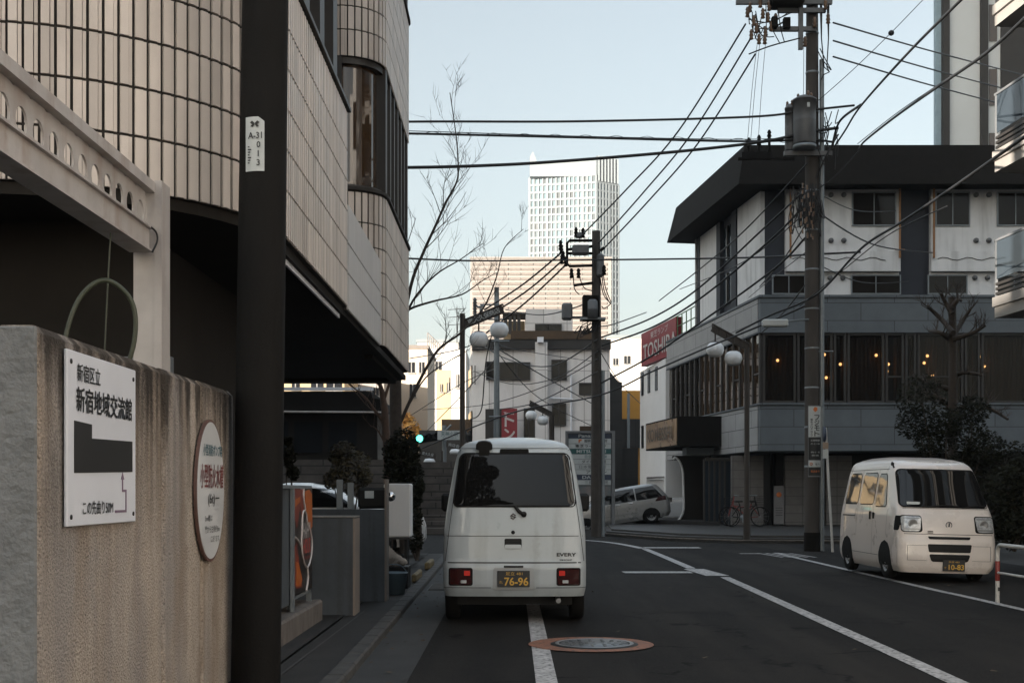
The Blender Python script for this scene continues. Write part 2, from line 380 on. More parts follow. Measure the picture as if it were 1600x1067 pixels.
M['bark_red'] = pmat('brown_bark', (.11, .065, .045), (.06, .04, .03), rough=.9, scale=9, bump=.3, bscale=40)
M['leaf_dark'] = pmat('dark_leaf', (.018, .019, .012), (.011, .012, .008), spec=.1, rough=.8, scale=2, tone=.55)
M['leaf_brown'] = pmat('olive_leaf', (.055, .045, .02), (.03, .026, .013), rough=.6, scale=2, tone=.6)
M['leaf_yellow'] = pmat('yellow_leaf', (.62, .32, .06), (.45, .22, .04), rough=.6, scale=2, tone=.3)
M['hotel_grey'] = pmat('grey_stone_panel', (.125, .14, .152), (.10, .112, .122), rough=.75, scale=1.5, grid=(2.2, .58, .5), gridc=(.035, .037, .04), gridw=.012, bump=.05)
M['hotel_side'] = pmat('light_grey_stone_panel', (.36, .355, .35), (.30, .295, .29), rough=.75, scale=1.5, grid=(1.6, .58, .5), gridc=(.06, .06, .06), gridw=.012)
M['hotel_white'] = pmat('hotel_white_render', (.72, .71, .70), (.64, .635, .63), rough=.85, scale=1.6, streak=((.22, .21, .2), .4, 3), bump=.05)
M['navy'] = pmat('navy_column', (.018, .021, .030), rough=.7)
M['roof_dark'] = pmat('dark_roof_metal', (.014, .0125, .011), (.010, .009, .008), rough=.8, spec=.08)
M['curtain'] = pmat('brown_curtain', (.15, .095, .062), (.075, .048, .032), rough=.9, scale=9, stretch=(1, 1, .05))
M['see_glass'] = glassmat('window_glass', (.02, .018, .016), .03, .3, .04, see=.65)
M['bulb'] = pmat('warm_bulb', (.9, .6, .3), emit=((1, .55, .22), 1.8))
M['copper'] = pmat('orange_pipe', (.30, .14, .05), rough=.6)
M['granite'] = pmat('granite', (.036, .034, .031), (.024, .0225, .021), rough=.55, scale=8, bump=.05)
M['gold'] = pmat('bronze_plate', (.45, .30, .17), (.25, .16, .09), rough=.28, scale=1.2, metal=.9)
M['gold_letter'] = pmat('dark_bronze_letters', (.10, .07, .045), rough=.35, metal=.6)
M['panel_white'] = pmat('off_white_panel', (.74, .71, .69), (.66, .635, .62), rough=.8, scale=.8, grid=(1.15, 2.4), gridc=(.32, .30, .29), gridw=.018, streak=((.45, .42, .39), .4, 2.5))
M['plain_white'] = pmat('off_white_render', (.72, .71, .70), (.66, .65, .64), rough=.85, scale=.7)
M['brown_parapet'] = pmat('brown_parapet', (.075, .045, .022), (.05, .03, .016), rough=.8, scale=1)
M['dark_band'] = pmat('dark_band', (.03, .028, .026), rough=.8)
M['tower_white'] = pmat('tower_frame', (.175, .195, .20), (.16, .18, .185), rough=.6, scale=.05)
M['tower_glass'] = pmat('tower_glass', (.03, .062, .072), (.02, .045, .055), rough=.45, scale=.08, tone=.8)
M['peach'] = pmat('peach_panel', (.25, .225, .202), (.235, .21, .19), rough=.8, scale=.05)
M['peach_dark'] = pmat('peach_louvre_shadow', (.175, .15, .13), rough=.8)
M['cream'] = pmat('cream_render', (.42, .35, .28), (.37, .31, .25), rough=.85, scale=.3)
M['bright'] = pmat('white_render', (.48, .45, .41), (.44, .41, .375), rough=.85, scale=.2)
M['yellow_wall'] = pmat('yellow_wall', (.55, .27, .05), (.46, .22, .04), rough=.8, scale=.6)
M['tan_wall'] = pmat('tan_wall', (.36, .27, .16), (.3, .23, .14), rough=.85, scale=.5)
M['dark_build'] = pmat('dark_grey_wall', (.04, .037, .034), (.03, .028, .026), rough=.8, scale=.8, grid=(1.2, 2.), gridc=(.02, .02, .02), gridw=.02)
M['stonewall'] = pmat('coursed_stone', (.115, .098, .085), (.06, .052, .046), rough=.9, scale=1.6, grid=(1.4, .27, .5), gridc=(.03, .027, .024), gridw=.022, bump=.2)
M['cable'] = pmat('cable_sheath', (.016, .016, .017), rough=.6)
M['cable_warm'] = pmat('brown_cable', (.09, .05, .03), rough=.6)
M['pole_concrete'] = pmat('weathered_concrete_pole', (.075, .064, .055), (.04, .034, .03), rough=.85, scale=2.5, stretch=(1, 1, .3), bump=.1, streak=((.035, .03, .027), .6, 6))
M['pole_steel'] = pmat('galvanised_steel', (.24, .26, .27), (.18, .2, .21), rough=.5, metal=.4)
M['post_brown'] = pmat('dark_brown_post', (.035, .026, .02), rough=.55)
M['globe'] = pmat('milk_glass_globe', (.85, .86, .87), (.80, .81, .82), rough=.3, coat=.4)
M['transformer'] = pmat('transformer_grey', (.13, .132, .135), (.095, .097, .10), rough=.5, scale=4)
M['ceramic'] = pmat('brown_ceramic', (.19, .11, .065), (.10, .06, .04), rough=.35)
M['rail_white'] = pmat('white_rail_paint', (.55, .54, .52), (.46, .45, .43), rough=.4)
M['rail_red'] = pmat('red_rail_paint', (.22, .035, .03), rough=.45)
M['red_sign'] = pmat('red_sign', (.26, .028, .035), (.21, .024, .03), rough=.5)
M['navy_sign'] = pmat('navy_sign', (.025, .04, .075), rough=.5)
M['green_sign'] = pmat('teal_sign', (.02, .10, .10), rough=.5)
M['sign_pale'] = pmat('pale_sign', (.50, .52, .51), (.44, .46, .45), rough=.5)
M['sign_frame'] = pmat('grey_sign_frame', (.16, .165, .17), rough=.5)
M['orange_ink'] = pmat('orange_ink', (.60, .16, .04), rough=.6)
M['green_light'] = pmat('green_signal', (.02, .3, .2), emit=((.1, 1., .7), 1.4))
M['dark_lens'] = pmat('dark_signal_lens', (.02, .02, .02), rough=.2)
M['hose'] = pmat('green_hose', (.045, .052, .03), rough=.5)
M['blue_grey'] = pmat('blue_grey_panel', (.072, .082, .092), (.052, .06, .068), rough=.8, scale=2.5, streak=((.025, .024, .024), .7, 9))
M['step_stone'] = pmat('step_stone', (.17, .145, .125), (.085, .073, .064), rough=.9, scale=6, stretch=(1, 1, .4), bump=.2)
M['poster_black'] = pmat('poster_black', (.022, .016, .014), rough=.35)
M['poster_orange'] = pmat('poster_orange', (.50, .14, .02), (.40, .08, .012), rough=.35, scale=6)
M['poster_red'] = pmat('poster_red', (.28, .05, .025), (.10, .02, .015), rough=.35, scale=9)
M['poster_white'] = pmat('poster_white', (.55, .5, .48), rough=.35)
M['cyan_plastic'] = pmat('blue_grey_plastic', (.14, .19, .22), rough=.45)
M['yellow_paint'] = pmat('worn_yellow_paint', (.20, .14, .05), (.08, .065, .04), rough=.7, scale=12)
M['tag_white'] = pmat('pole_tag', (.52, .54, .53), (.46, .48, .47), rough=.5)
M['balcony_cream'] = pmat('cream_balcony_edge', (.31, .29, .265), (.27, .25, .23), rough=.8, scale=1.5)
M['apt_dark'] = pmat('apartment_dark_wall', (.045, .045, .047), rough=.7)
M['grey_panel'] = pmat('grey_panel', (.52, .54, .54), (.47, .485, .485), rough=.6, scale=.4)
M['blue_edge'] = pmat('blue_grey_edge', (.24, .33, .39), rough=.5)
M['facade_cream'] = pmat('cream_facade', (.68, .65, .615), (.62, .59, .56), rough=.85, scale=.4)
M['facade_dark'] = pmat('dark_facade', (.11, .10, .095), (.08, .075, .07), rough=.85, scale=.5)
# ================================================================ ground, road, kerbs, markings
def sheet(mb, pts, z): mb.add([(x, y, z) for x, y in pts], [tuple(range(len(pts)))]); return mb
def structure(name, mb, mat, label=None): o = mb.build(name, mat); o['kind'] = 'structure'; return o
structure('ground', sheet(MB(), [(-950, -290), (950, -290), (950, 1290), (-950, 1290)], -.02), M['paving'])
structure('road', sheet(MB(), [(-.75, -30), (9.4, -30), (9.4, 30), (14, 34), (14, 66), (-60, 66), (-60, 27.5), (-.75, 27.5)], -.008), M['asphalt'])
structure('gutter', sheet(MB(), [(-1.19, -30), (-.75, -30), (-.75, 27.5), (-1.32, 27.5)], -.004), M['gutter'])
mb = MB()
for k in range(46):    # kerb stones with joints
    y0 = -2+k*.61; x = -1.17-.0068*max(0, y0-9)
    mb.obox((x-.07, y0+.3, .02), (.14, .597, .1), bev=.015)
structure('kerb', mb, M['kerb'])
mb = MB()
sheet(mb, [(-1.245, -5), (-1.36, 27), (-1.75, 27), (-1.75, -5)], .045)
sheet(mb, [(-1.765, -5), (-1.765, 27), (-12, 27), (-12, -5)], .052)
structure('pavement', mb, M['paving'])
structure('pavement_edge_strip', sheet(MB(), [(-1.755, -5), (-1.62, 14), (-1.6, 14), (-1.735, -5)], .0535), M['kerb'])
mb = MB()
for a, b in (((9.4, -30), (9.4, 23)),):
    mb.box(a[0], a[0]+6, a[1], b[1], -.01, .13)
structure('right_pavement', mb, M['paving'])

def stripe(mb, pts, w, z=-.001):
    pts = smooth_path([(x, y, 0) for x, y in pts], 6); vs = []
    for i, p in enumerate(pts):
        t = (pts[min(i+1, len(pts)-1)]-pts[max(i-1, 0)]).normalized(); n = Vector((-t.y, t.x, 0))*w/2
        vs += [(p.x-n.x, p.y-n.y, z), (p.x+n.x, p.y+n.y, z)]
    mb.add(vs, [(2*i, 2*i+2, 2*i+3, 2*i+1) for i in range(len(pts)-1)])
def marking(name, mb): o = structure(name, mb, M['paint']); return o
mb = MB(); stripe(mb, [(.225, -2), (.247, 9), (.25, 19), (.25, 27)], .155); marking('edge_line_marking', mb)
mb = MB(); stripe(mb, [(2.98, 2), (3.16, 9.03), (3.235, 12.6), (3.375, 20.3)], .15)
stripe(mb, [(3.17, 22.6), (3.17, 26), (3.15, 30.3)], .16)
mb.quad((3.12, 20.6, .001), (3.5, 20.6, .001), (3.36, 22.4, .001), (3.0, 22.4, .001)); marking('centre_line_marking', mb)
mb = MB(); stripe(mb, [(3.12, 30.6), (2.75, 33.5), (2.1, 35.6), (.6, 37.6), (-1.5, 38.6)], .2); marking('curved_line_marking', mb)
mb = MB(); sheet(mb, [(1.88, 21.3), (3.02, 21.3), (3.02, 21.75), (1.86, 21.75)], -.0005); marking('stop_line_marking', mb)
mb = MB(); sheet(mb, [(3.2, 30.7), (4.55, 30.7), (4.55, 31.25), (3.2, 31.25)], -.0005); marking('stop_line_marking', mb)
mb = MB(); stripe(mb, [(5.9, -4), (5.87, 14.7), (5.83, 18), (5.83, 26), (5.86, 28.4)], .12); marking('edge_line_marking', mb)
mb = MB()
for k in range(5): sheet(mb, [(5.55+k*.17, 26.4), (5.62+k*.17, 26.4), (5.45+k*.17, 28.2), (5.38+k*.17, 28.2)], .0005)
sheet(mb, [(5.0, 27.9), (5.45, 27.9), (5.42, 28.1), (4.97, 28.1)], .0008)
marking('road_lettering_marking', mb)
# tar patch and manhole
mb = MB(); sheet(mb, [(1.35, 14.5), (2.8, 14.6), (2.75, 21.1), (1.5, 21.0)], -.006); structure('asphalt_patch', mb, pmat('asphalt_patch', (.030, .027, .025), (.020, .019, .018), spec=.12, rough=.9, scale=2, bump=.3, bscale=120, stretch=(3, .4, 1)))
mb = MB(); sheet(mb, [(.52+.5*.98*cos(a*pi/24), 0, 0) and (.7+.555*cos(a*pi/24), 11.35+.555*sin(a*pi/24)) for a in range(48)], .002)
structure('orange_ring_marking', mb, M['orange'])
mh = thing('manhole_cover', 'round iron manhole cover inside an orange painted ring on the road', 'manhole', (.7, 11.35, .003))
MB().lathe([(0.001, .006), (.385, .006), (.39, .003)], (.73, 11.35, .0), 40).build('frame_ring', M['black_plastic'], mh)
mb = MB(); mb.lathe([(0.001, .010), (.30, .010), (.305, .007)], (.73, 11.35, .001), 40)
for r in (.07, .13, .19, .25):
    n = int(r*60)
    for k in range(n):
        a = 2*pi*k/n; mb.obox((.73+r*cos(a), 11.35+r*sin(a), .0125), (.03, .022, .004), a)
mb.build('cover_plate', pmat('worn_iron', (.13, .14, .15), (.06, .065, .07), rough=.35, scale=14, metal=.6), mh)
mb = MB(); mb.lathe([(.315, .010), (.325, .013), (.345, .013), (.35, .009)], (.73, 11.35, .001), 40); mb.build('cover_rim', M['rim_steel'], mh)
mh2 = thing('drain_grate', 'iron drain grate in the gutter left of the white van', 'drain', (-.95, 18.2, 0))
mb = MB()
for k in range(8): mb.box(-1.15, -.78, 17.6+k*.16, 17.68+k*.16, -.003, .012)
mb.build('grate', pmat('rusty_iron', (.06, .055, .05), (.03, .026, .022), rough=.7), mh2)
MB().box(-1.17, -.76, 17.55, 18.85, -.02, -.0015).build('grate_pit', M['ink'], mh2)

rl = random.Random(31); mb = MB()
for k in range(150):   # dry leaves and litter swept along the kerb and over the road
    y = rl.uniform(8.5, 26); x = (-1.0+rl.gauss(0, .22)) if rl.random() < .7 else rl.uniform(-.4, 7); s = rl.uniform(.012, .035); a = rl.uniform(0, 6.28)
    mb.add([(x+s*cos(a+q), y+s*(1 if q_ % 2 else .45)*sin(a+q), .004+.012*rl.random()) for q_, q in enumerate((0, 1.57, 3.14, 4.71))], [(0, 1, 2, 3)])
o = mb.build('fallen_leaves', pmat('dry_leaf', (.10, .065, .035), (.05, .034, .02), rough=.9, scale=1)); o['kind'] = 'stuff'
# ================================================================ stucco wall with two signs
WX = -1.936
w = thing('stucco_wall', 'stained beige stucco wall with rounded top in the left foreground', 'wall', (WX, 7, 0))
def rounded_wall(mb, x0, x1, y0, y1, z1, r=.035):
    mb.obox(((x0+x1)/2, (y0+y1)/2, z1/2-.05), (x1-x0, y1-y0, z1+.1), bev=r)
mb = MB(); rounded_wall(mb, WX-.2, WX, 5.23, 7.1, 2.035); rounded_wall(mb, WX-.2, WX, 7.112, 7.98, 2.04); rounded_wall(mb, WX-.2, WX, 7.99, 8.92, 2.045)
mb.build('street_face', M['stucco'], w)
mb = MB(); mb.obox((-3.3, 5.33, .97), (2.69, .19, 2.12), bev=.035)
mb.build('end_return', M['stucco_shade_grey'], w)
mb = MB(); mb.obox((WX-.13, 5.222, .97), (.255, .02, 2.11), bev=.008); mb.build('end_face', M['stucco_shade_grey'], w)

sg = thing('direction_sign', 'white direction sign with black building plan on the stucco wall', 'sign', (WX, 6, 1.2))
mb = MB(); mb.obox((WX+.017, 6.0, 1.582), (.016, 1.0, .766), bev=.004); mb.build('board', M['sign_white'], sg)
SX = WX+.0255
def wl(y, z): return (SX, y, z)
UY, UZ = (0, 1, 0), (0, 0, 1)
mb = MB(); mb.text('新宿区立', wl(5.617, 1.837), UY, UZ, .315, .077, bold=.02); mb.build('lettering', M['ink'], sg); mb = MB()
mb.text('新宿地域交流館', wl(5.606, 1.702), UY, UZ, .815, .108, bold=.03); mb.build('lettering', M['ink'], sg); mb = MB()
mb.text('この先曲り50M', wl(5.69, 1.246), UY, UZ, .43, .062, bold=.02)
mb.build('lettering', M['ink'], sg)
mb = MB(); mb.prism([(5.583, 1.432), (6.437, 1.449), (6.437, 1.602), (5.817, 1.592), (5.817, 1.655), (5.583, 1.661)], (SX, 0, 0), UY, UZ, .0022)
mb.build('building_plan', M['ink'], sg)
mb = MB()
for y0, y1, z0, z1 in ((6.158, 6.34, 1.249, 1.261), (6.326, 6.34, 1.261, 1.361), (6.27, 6.326, 1.349, 1.361), (6.27, 6.284, 1.361, 1.41)):
    mb.box(SX-.001, SX+.002, y0, y1, z0, z1)
mb.prism([(6.252, 1.41), (6.302, 1.41), (6.277, 1.445)], (SX, 0, 0), UY, UZ, .002)
mb.build('arrow', M['purple_ink'], sg)
for y in (5.545, 6.455):
    for z in (1.24, 1.915): MB().lathe([(.012, SX-.002), (.011, SX+.004), (.001, SX+.006)], (0, y, z), 10, 'x').build('screw', M['ink'], sg)

ov = thing('oval_sign', 'oval fire cistern sign with brown rim on the stucco wall', 'sign', (WX, 8.1, 1.36))
OC, OA, OB = 8.105, .372, .449
def ell(k, n=48): return (OC+OA*k*cos(0), 0)
pe = [(OC+OA*cos(2*pi*i/56), 1.358+OB*sin(2*pi*i/56)) for i in range(56)]
MB().prism(pe, (WX+.012, 0, 0), UY, UZ, .018).build('rim', M['rim_brown'], ov)
pi_ = [(OC+(OA-.015)*cos(2*pi*i/56), 1.358+(OB-.017)*sin(2*pi*i/56)) for i in range(56)]
MB().prism(pi_, (WX+.029, 0, 0), UY, UZ, .003).build('face_plate', M['oval_white'], ov)
OX = WX+.0325
mb = MB(); mb.text('小型消防ポンプ用', (OX, 7.885, 1.575), UY, UZ, .5, .072, bold=.02); mb.build('teal_lettering', M['teal_ink'], ov)
mb = MB(); mb.text('小型防火水槽', (OX, 7.81, 1.372), UY, UZ, .615, .15, bold=.025); mb.build('red_lettering', M['red_ink'], ov)
mb = MB(); mb.text('(6t)ー', (OX, 8.01, 1.256), UY, UZ, .3, .08, bold=.01); mb.build('capacity_lettering', M['ink'], ov); mb = MB()
mb.text('5m槽は', (OX, 7.93, 1.165), UY, UZ, .19, .04); mb.text('門から左側約8m', (OX, 7.93, 1.092), UY, UZ, .39, .045); mb.text('にあります。', (OX, 8.08, 1.03), UY, UZ, .24, .042)
mb.build('small_lettering', M['ink'], ov)

# ================================================================ steel frame behind the wall
BX = -2.26
bm = thing('steel_beam', 'white steel beam pierced by a row of round holes above the wall', 'beam', (BX, 6, 2.84))
mb = MB(); n = 24; c = .21
k0 = -9
for k in range(k0, 11):
    yc = 5.69+.21*k; zc = 3.053
    ring = []
    for i in range(n):
        a = 2*pi*(i+.5)/n; ca, sa = cos(a), sin(a); r = .071
        s = min((c/2)/abs(ca) if abs(ca) > 1e-6 else 9, ((3.205-zc) if sa > 0 else (zc-2.965))/abs(sa) if abs(sa) > 1e-6 else 9)
        ring.append(((yc+r*ca, zc+r*sa), (yc+s*ca, zc+s*sa)))
    vs = []
    for x in (BX, BX-.012):
        for p, q in ring: vs += [(x, p[0], p[1]), (x, q[0], q[1])]
    fs = []
    for i in range(n):
        j = (i+1) % n; fs.append((2*i, 2*j, 2*j+1, 2*i+1)[::-1]); fs.append((2*n+2*i, 2*n+2*i+1, 2*n+2*j+1, 2*n+2*j)[::-1]); fs.append((2*i, 2*n+2*i, 2*n+2*j, 2*j)[::-1])
    mb.add(vs, fs)
    for zz in (3.205, 2.965):   # corners of the cell
        pass
mb.build('web_plate', M['steel_white'], bm)
mb = MB(); mb.box(BX-.1, BX+.05, 3.7, 7.93, 3.2, 3.262); mb.build('top_flange', M['steel_white'], bm)
mb = MB(); mb.box(BX-.1, BX+.022, 3.7, 7.9, 2.838, 2.968); mb.box(BX-.1, BX+.045, 3.7, 7.9, 2.968, 2.982); mb.box(BX-.1, BX+.045, 3.7, 7.9, 2.826, 2.838)
mb.build('bottom_channel', M['steel_white'], bm)
ps = thing('steel_post', 'grey white steel post carrying the pierced beam behind the wall', 'post', (-2.25, 8.02, 0))
mb = MB(); mb.box(-2.345, -2.215, 7.93, 7.945, 0, 3.27); mb.box(-2.345, -2.215, 8.1, 8.115, 0, 3.27); mb.box(-2.29, -2.275, 7.945, 8.1, 0, 3.27)
mb.build('web', M['steel_white'], ps)
mb = MB(); mb.box(-2.215, -2.17, 7.925, 8.12, 0, 3.275); mb.build('flange', M['steel_white'], ps)
mb = MB(); mb.tube(smooth_path([(-2.235, 7.82, 2.985), (-2.2, 7.9, 2.955), (-2.195, 7.92, 2.9), (-2.21, 7.86, 2.82)], 5), .006, 6); mb.build('wire_hanger', M['cable'], ps)
hz = MB().tube(smooth_path([(-2.52, 7.0, 1.7), (-2.47, 7.05, 2.15), (-2.4, 7.1, 2.42), (-2.27, 7.15, 2.53), (-2.14, 7.2, 2.42), (-2.13, 7.22, 2.2), (-2.22, 7.22, 1.9), (-2.26, 7.2, 1.6)], 8), [.014]*57, 8).build('garden_hose', M['hose'], origin=(-2.3, 7.1, 1.6))
tag(hz, 'dark green hose looped above the top of the stucco wall', 'hose')
hz = MB().tube(smooth_path([(-2.33, 7.25, 1.6), (-2.31, 7.28, 2.3), (-2.28, 7.3, 3.0)], 8), .005, 6).build('thin_stem', M['hose'], origin=(-2.3, 7.25, 1.6))
tag(hz, 'thin green stem rising behind the hose loop', 'stem')
inn = MB().box(-5.0, -2.4, 9.0, 9.08, 0, 2.3).build('yard_partition', pmat('grey_sheet', (.20, .21, .22), rough=.7), origin=(-3.5, 9, 0))
tag(inn, 'grey sheet partition low behind the stucco wall', 'partition')

# ================================================================ tile clad building
TB = thing('tile_building', 'beige tile clad office building with curved corner and overhang', 'building', (-4, 14, 0))
def path_len(P):
    s = [0]
    for a, b in zip(P, P[1:]): s.append(s[-1]+(b-a).length)
    return s
def along(P, S, s):
    s = max(0, min(s, S[-1]-1e-6))
    for i in range(len(P)-1):
        if S[i+1] >= s:
            t = (P[i+1]-P[i]); l = t.length
            if l < 1e-9: continue
            d = t/l; return P[i]+d*(s-S[i]), Vector((d.y, -d.x))
    return P[-1], Vector((1, 0))
rng = random.Random(5)
def clad(mb, P, rows, cw=.1, gap=.019, rib=.28):
    P = [Vector(p) for p in P]; S = path_len(P); n = int(S[-1]/cw)
    for i in range(n):
        for j, (z0, z1) in enumerate(rows):
            mb.t = .5+rng.uniform(-.22, .22)+(.25 if rng.random() < .02 else 0)
            a = i*cw+gap/2; b = (i+1)*cw-gap/2; m = b-(b-a)*rib
            for (u, v, d) in ((a, m-.004, .022), (m, b, .013)):
                p, np_ = along(P, S, u); q, nq = along(P, S, v)
                f = [p+np_*d, q+nq*d, p, q]; e = .004
                vs = [(f[0].x, f[0].y, z0), (f[1].x, f[1].y, z0), (f[1].x, f[1].y, z1), (f[0].x, f[0].y, z1),
                      (f[2].x, f[2].y, z0), (f[3].x, f[3].y, z0), (f[3].x, f[3].y, z1), (f[2].x, f[2].y, z1)]
                mb.add(vs, [(0, 1, 2, 3), (4, 0, 3, 7), (1, 5, 6, 2), (3, 2, 6, 7), (4, 5, 1, 0)])
    mb.t = 0
def wall_strip(mb, P, z0, z1, th=.12, off=0.):
    """solid band following path P (outer face at P+off*normal)"""
    P = [Vector(p) for p in P]; n = len(P); vs = []
    for i in range(n):
        d = (P[min(i+1, n-1)]-P[max(i-1, 0)]).normalized(); nn = Vector((d.y, -d.x))
        o = P[i]+nn*off; k = P[i]+nn*(off-th)
        vs += [(o.x, o.y, z0), (o.x, o.y, z1), (k.x, k.y, z0), (k.x, k.y, z1)]
    fs = []
    for i in range(n-1):
        a, b = 4*i, 4*i+4
        fs += [(a, b, b+1, a+1), (a+2, a+3, b+3, b+2), (a+1, b+1, b+3, a+3), (a, a+2, b+2, b)]
    fs += [(0, 1, 3, 2), (4*n-4, 4*n-2, 4*n-1, 4*n-3)]
    mb.add(vs, fs)
def rowz(z0, joints, z1, g=.02): 
    zs = [z0]+joints+[z1]; return [(a+g/2 if i else a, b-g/2) for i, (a, b) in enumerate(zip(zs, zs[1:]))]
R1 = 1.8
P1 = [(-8.0, 8.32), (-3.6, 8.32)]+[(-3.6+R1*sin(a*pi/48), 10.12-R1*cos(a*pi/48)) for a in range(1, 25)]+[(-1.8, 14.1)]
P2 = [(-1.8, 14.1), (-1.8, 17.62)]
RB = .62
PB = [(-4.2, 17.86), (-2.42, 17.86)]+[(-2.42+RB*sin(a*pi/32), 17.86+RB-RB*cos(a*pi/32)) for a in range(1, 17)]+[(-1.8, 22.35)]+[(-2.0+.2*cos(a*pi/12), 22.35+.2*sin(a*pi/12)) for a in range(1, 7)]
def rows8(z0, h=.33, z1=None):
    j = []; z = z0+.365
    while z < z1-.15: j.append(z); z += h
    return rowz(z0, j, z1)
def inset(P, d):
    P = [Vector(p) for p in P]; out = []
    for i in range(len(P)):
        t = (P[min(i+1, len(P)-1)]-P[max(i-1, 0)]).normalized(); out.append(tuple(P[i]-Vector((t.y, -t.x))*d))
    return out
mb = MB(); clad(mb, inset(P1, .022), rows8(3.39, .33, 5.5)); mb.build('tile_cladding', M['tile'], TB)
mb = MB(); wall_strip(mb, inset(P1, .024), 3.385, 5.52, .25); mb.build('spandrel_wall', M['grout'], TB)
mb = MB(); wall_strip(mb, P1, 5.52, 5.56, .3, .03); mb.build('sill_cap', M['dark_frame'], TB)
mb = MB(); clad(mb, inset(P2, .022), rowz(3.36, [3.75, 4.08], 4.52)); mb.build('balcony_tile', M['tile_pale'], TB)
mb = MB(); wall_strip(mb, inset(P2, .024), 3.35, 4.53, .2); mb.build('balcony_wall', M['grout'], TB)
for z0, z1 in ((3.44, 5.55), (7.44, 9.5), (11.4, 13.4)):
    mb = MB(); clad(mb, inset(PB, .022), rows8(z0, .33, z1)); mb.build('bay_tile', M['tile'], TB)
    mb = MB(); wall_strip(mb, inset(PB, .024), z0-.005, z1+.015, .25); wall_strip(mb, PB, z1+.015, z1+.06, .3, .03); mb.build('bay_wall', M['grout'], TB)
# bay windows
def window_band(P, z0, z1, step, glass, names=('window', 'window_frame'), fw=.07, depth=.1):
    P = [Vector(p) for p in P]; S = path_len(P); n = max(1, round(S[-1]/step)); st = S[-1]/n
    gm = MB(); wall_strip(gm, inset([tuple(p) for p in P], depth+.05), z0, z1, .02); g = gm.build(names[0], glass, TB)
    fm = MB()
    for i in range(n+1):
        p, nn = along(P, S, i*st); c = p-nn*(depth+.0)
        fm.obox((c.x, c.y, (z0+z1)/2), (fw, .16, z1-z0), atan2(nn.x, -nn.y))
    wall_strip(fm, inset([tuple(p) for p in P], depth-.04), z0-.0, z0+.06, .1); wall_strip(fm, inset([tuple(p) for p in P], depth-.04), z1-.09, z1, .1)
    fm.build(names[1], M['dark_frame'], g); return g
for z0, z1 in ((5.6, 7.44), (9.55, 11.4)):
    window_band(PB[1:18], z0, z1, 1.0, M['brown_glass'])
    window_band([(-1.8, 18.6), (-1.8, 22.3)], z0, z1, .62, M['dark_glass'], fw=.12)
for z0 in (5.56, 9.56):
    window_band([(-2.02, 10.2), (-2.02, 14.05)], z0, z0+1.9, .95, M['blue_glass'], fw=.3, depth=.0)
    window_band(P1[1:25], z0, z0+1.9, 1.0, M['dark_glass'], depth=.2)
for z0, z1 in ((7.46, 9.5), (11.46, 13.4)):
    mb = MB(); clad(mb, inset(P1, .022), rows8(z0, .33, z1)); mb.build('tile_cladding', M['tile'], TB)
    mb = MB(); wall_strip(mb, inset(P1, .024), z0-.005, z1+.02, .25); mb.build('spandrel_wall', M['grout'], TB)
# core, recess and roof mass
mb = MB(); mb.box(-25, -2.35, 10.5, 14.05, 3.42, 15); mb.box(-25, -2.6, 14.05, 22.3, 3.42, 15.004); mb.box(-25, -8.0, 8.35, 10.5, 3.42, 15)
mb.build('core_wall', M['dark_wall'], TB)
mb = MB(); mb.box(-46, -3, 9, 22.2, 15.01, 23); mb.box(-46, -25.1, 9, 22.2, 0, 15); mb.build('shade_upper_storeys', M['facade_dark'], TB)  # unseen mass stretched up and left to shade the street end
# soffit and ground floor
mb = MB(); sof = [(-14, 8.36), (-3.6, 8.36)]+[(-3.6+1.74*sin(a*pi/24), 10.1-1.74*cos(a*pi/24)) for a in range(1, 13)]+[(-1.86, 22.4), (-14, 22.4)]
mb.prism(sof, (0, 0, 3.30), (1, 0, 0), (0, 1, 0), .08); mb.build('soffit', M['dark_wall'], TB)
mb = MB(); mb.box(-1.915, -1.895, 10.75, 14.07, 3.255, 3.345); mb.build('gutter_strip', M['sign_white'], TB)
mb = MB(); mb.box(-14, -2.02, 22.0, 22.42, 3.24, 3.299); mb.box(-2.1, -1.98, 18.2, 22.0, 3.24, 3.299); mb.build('edge_beam', M['dark_wall'], TB)
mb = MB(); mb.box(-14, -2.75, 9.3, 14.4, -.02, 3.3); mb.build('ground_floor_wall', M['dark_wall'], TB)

# ================================================================ dark pole with number tag
po = thing('utility_pole', 'dark brown wrapped utility pole with white number tag, beside the stucco wall', 'utility pole', (-1.735, 8.75, 0))
def pole_c(z): t = (z-1.35)/3.36; return Vector((-1.733+.047*t, 8.75, z))
mb = MB(); mb.tube([pole_c(z) for z in (-.1, 1, 2.5, 4, 6, 9, 12)], [.168, .165, .162, .158, .15, .14, .13], 28); mb.build('shaft', M['pole_dark'], po)
mb = MB(); c0 = pole_c(3.68); n = 10; vs = []
for zz in (3.5, 3.80, 3.865):
    for i in range(n+1):
        a = -.42+.84*i/n-.18; r = .1625
        z = zz if not (zz > 3.86 and i > 7) else zz-.03*(i-7)/3
        vs.append((c0.x+r*sin(a), c0.y-r*cos(a), z))
mb.add(vs, [(r*(n+1)+i, r*(n+1)+i+1, (r+1)*(n+1)+i+1, (r+1)*(n+1)+i) for r in range(2) for i in range(n)]); tg = mb.build('number_tag', M['tag_white'], po)
ux = Vector((cos(-.18), sin(-.18), 0)); nrm = Vector((sin(-.18), -cos(-.18), 0))
def tagp(u, z): return Vector((c0.x, c0.y, z))+nrm*.1655+ux*u
mb = MB(); mb.text('A-31', tagp(-.042, 3.715), ux, UZ, .098, .045, bold=.015); mb.build('tag_lettering', M['ink'], tg); mb = MB()
for ch, z in (('0', 3.66), ('1', 3.60), ('3', 3.54)): mb.text(ch, tagp(.018 if ch != '1' else .026, z-.005), ux, UZ, None, .042, bold=.015)
mb.build('tag_lettering', M['ink'], tg); mb = MB()
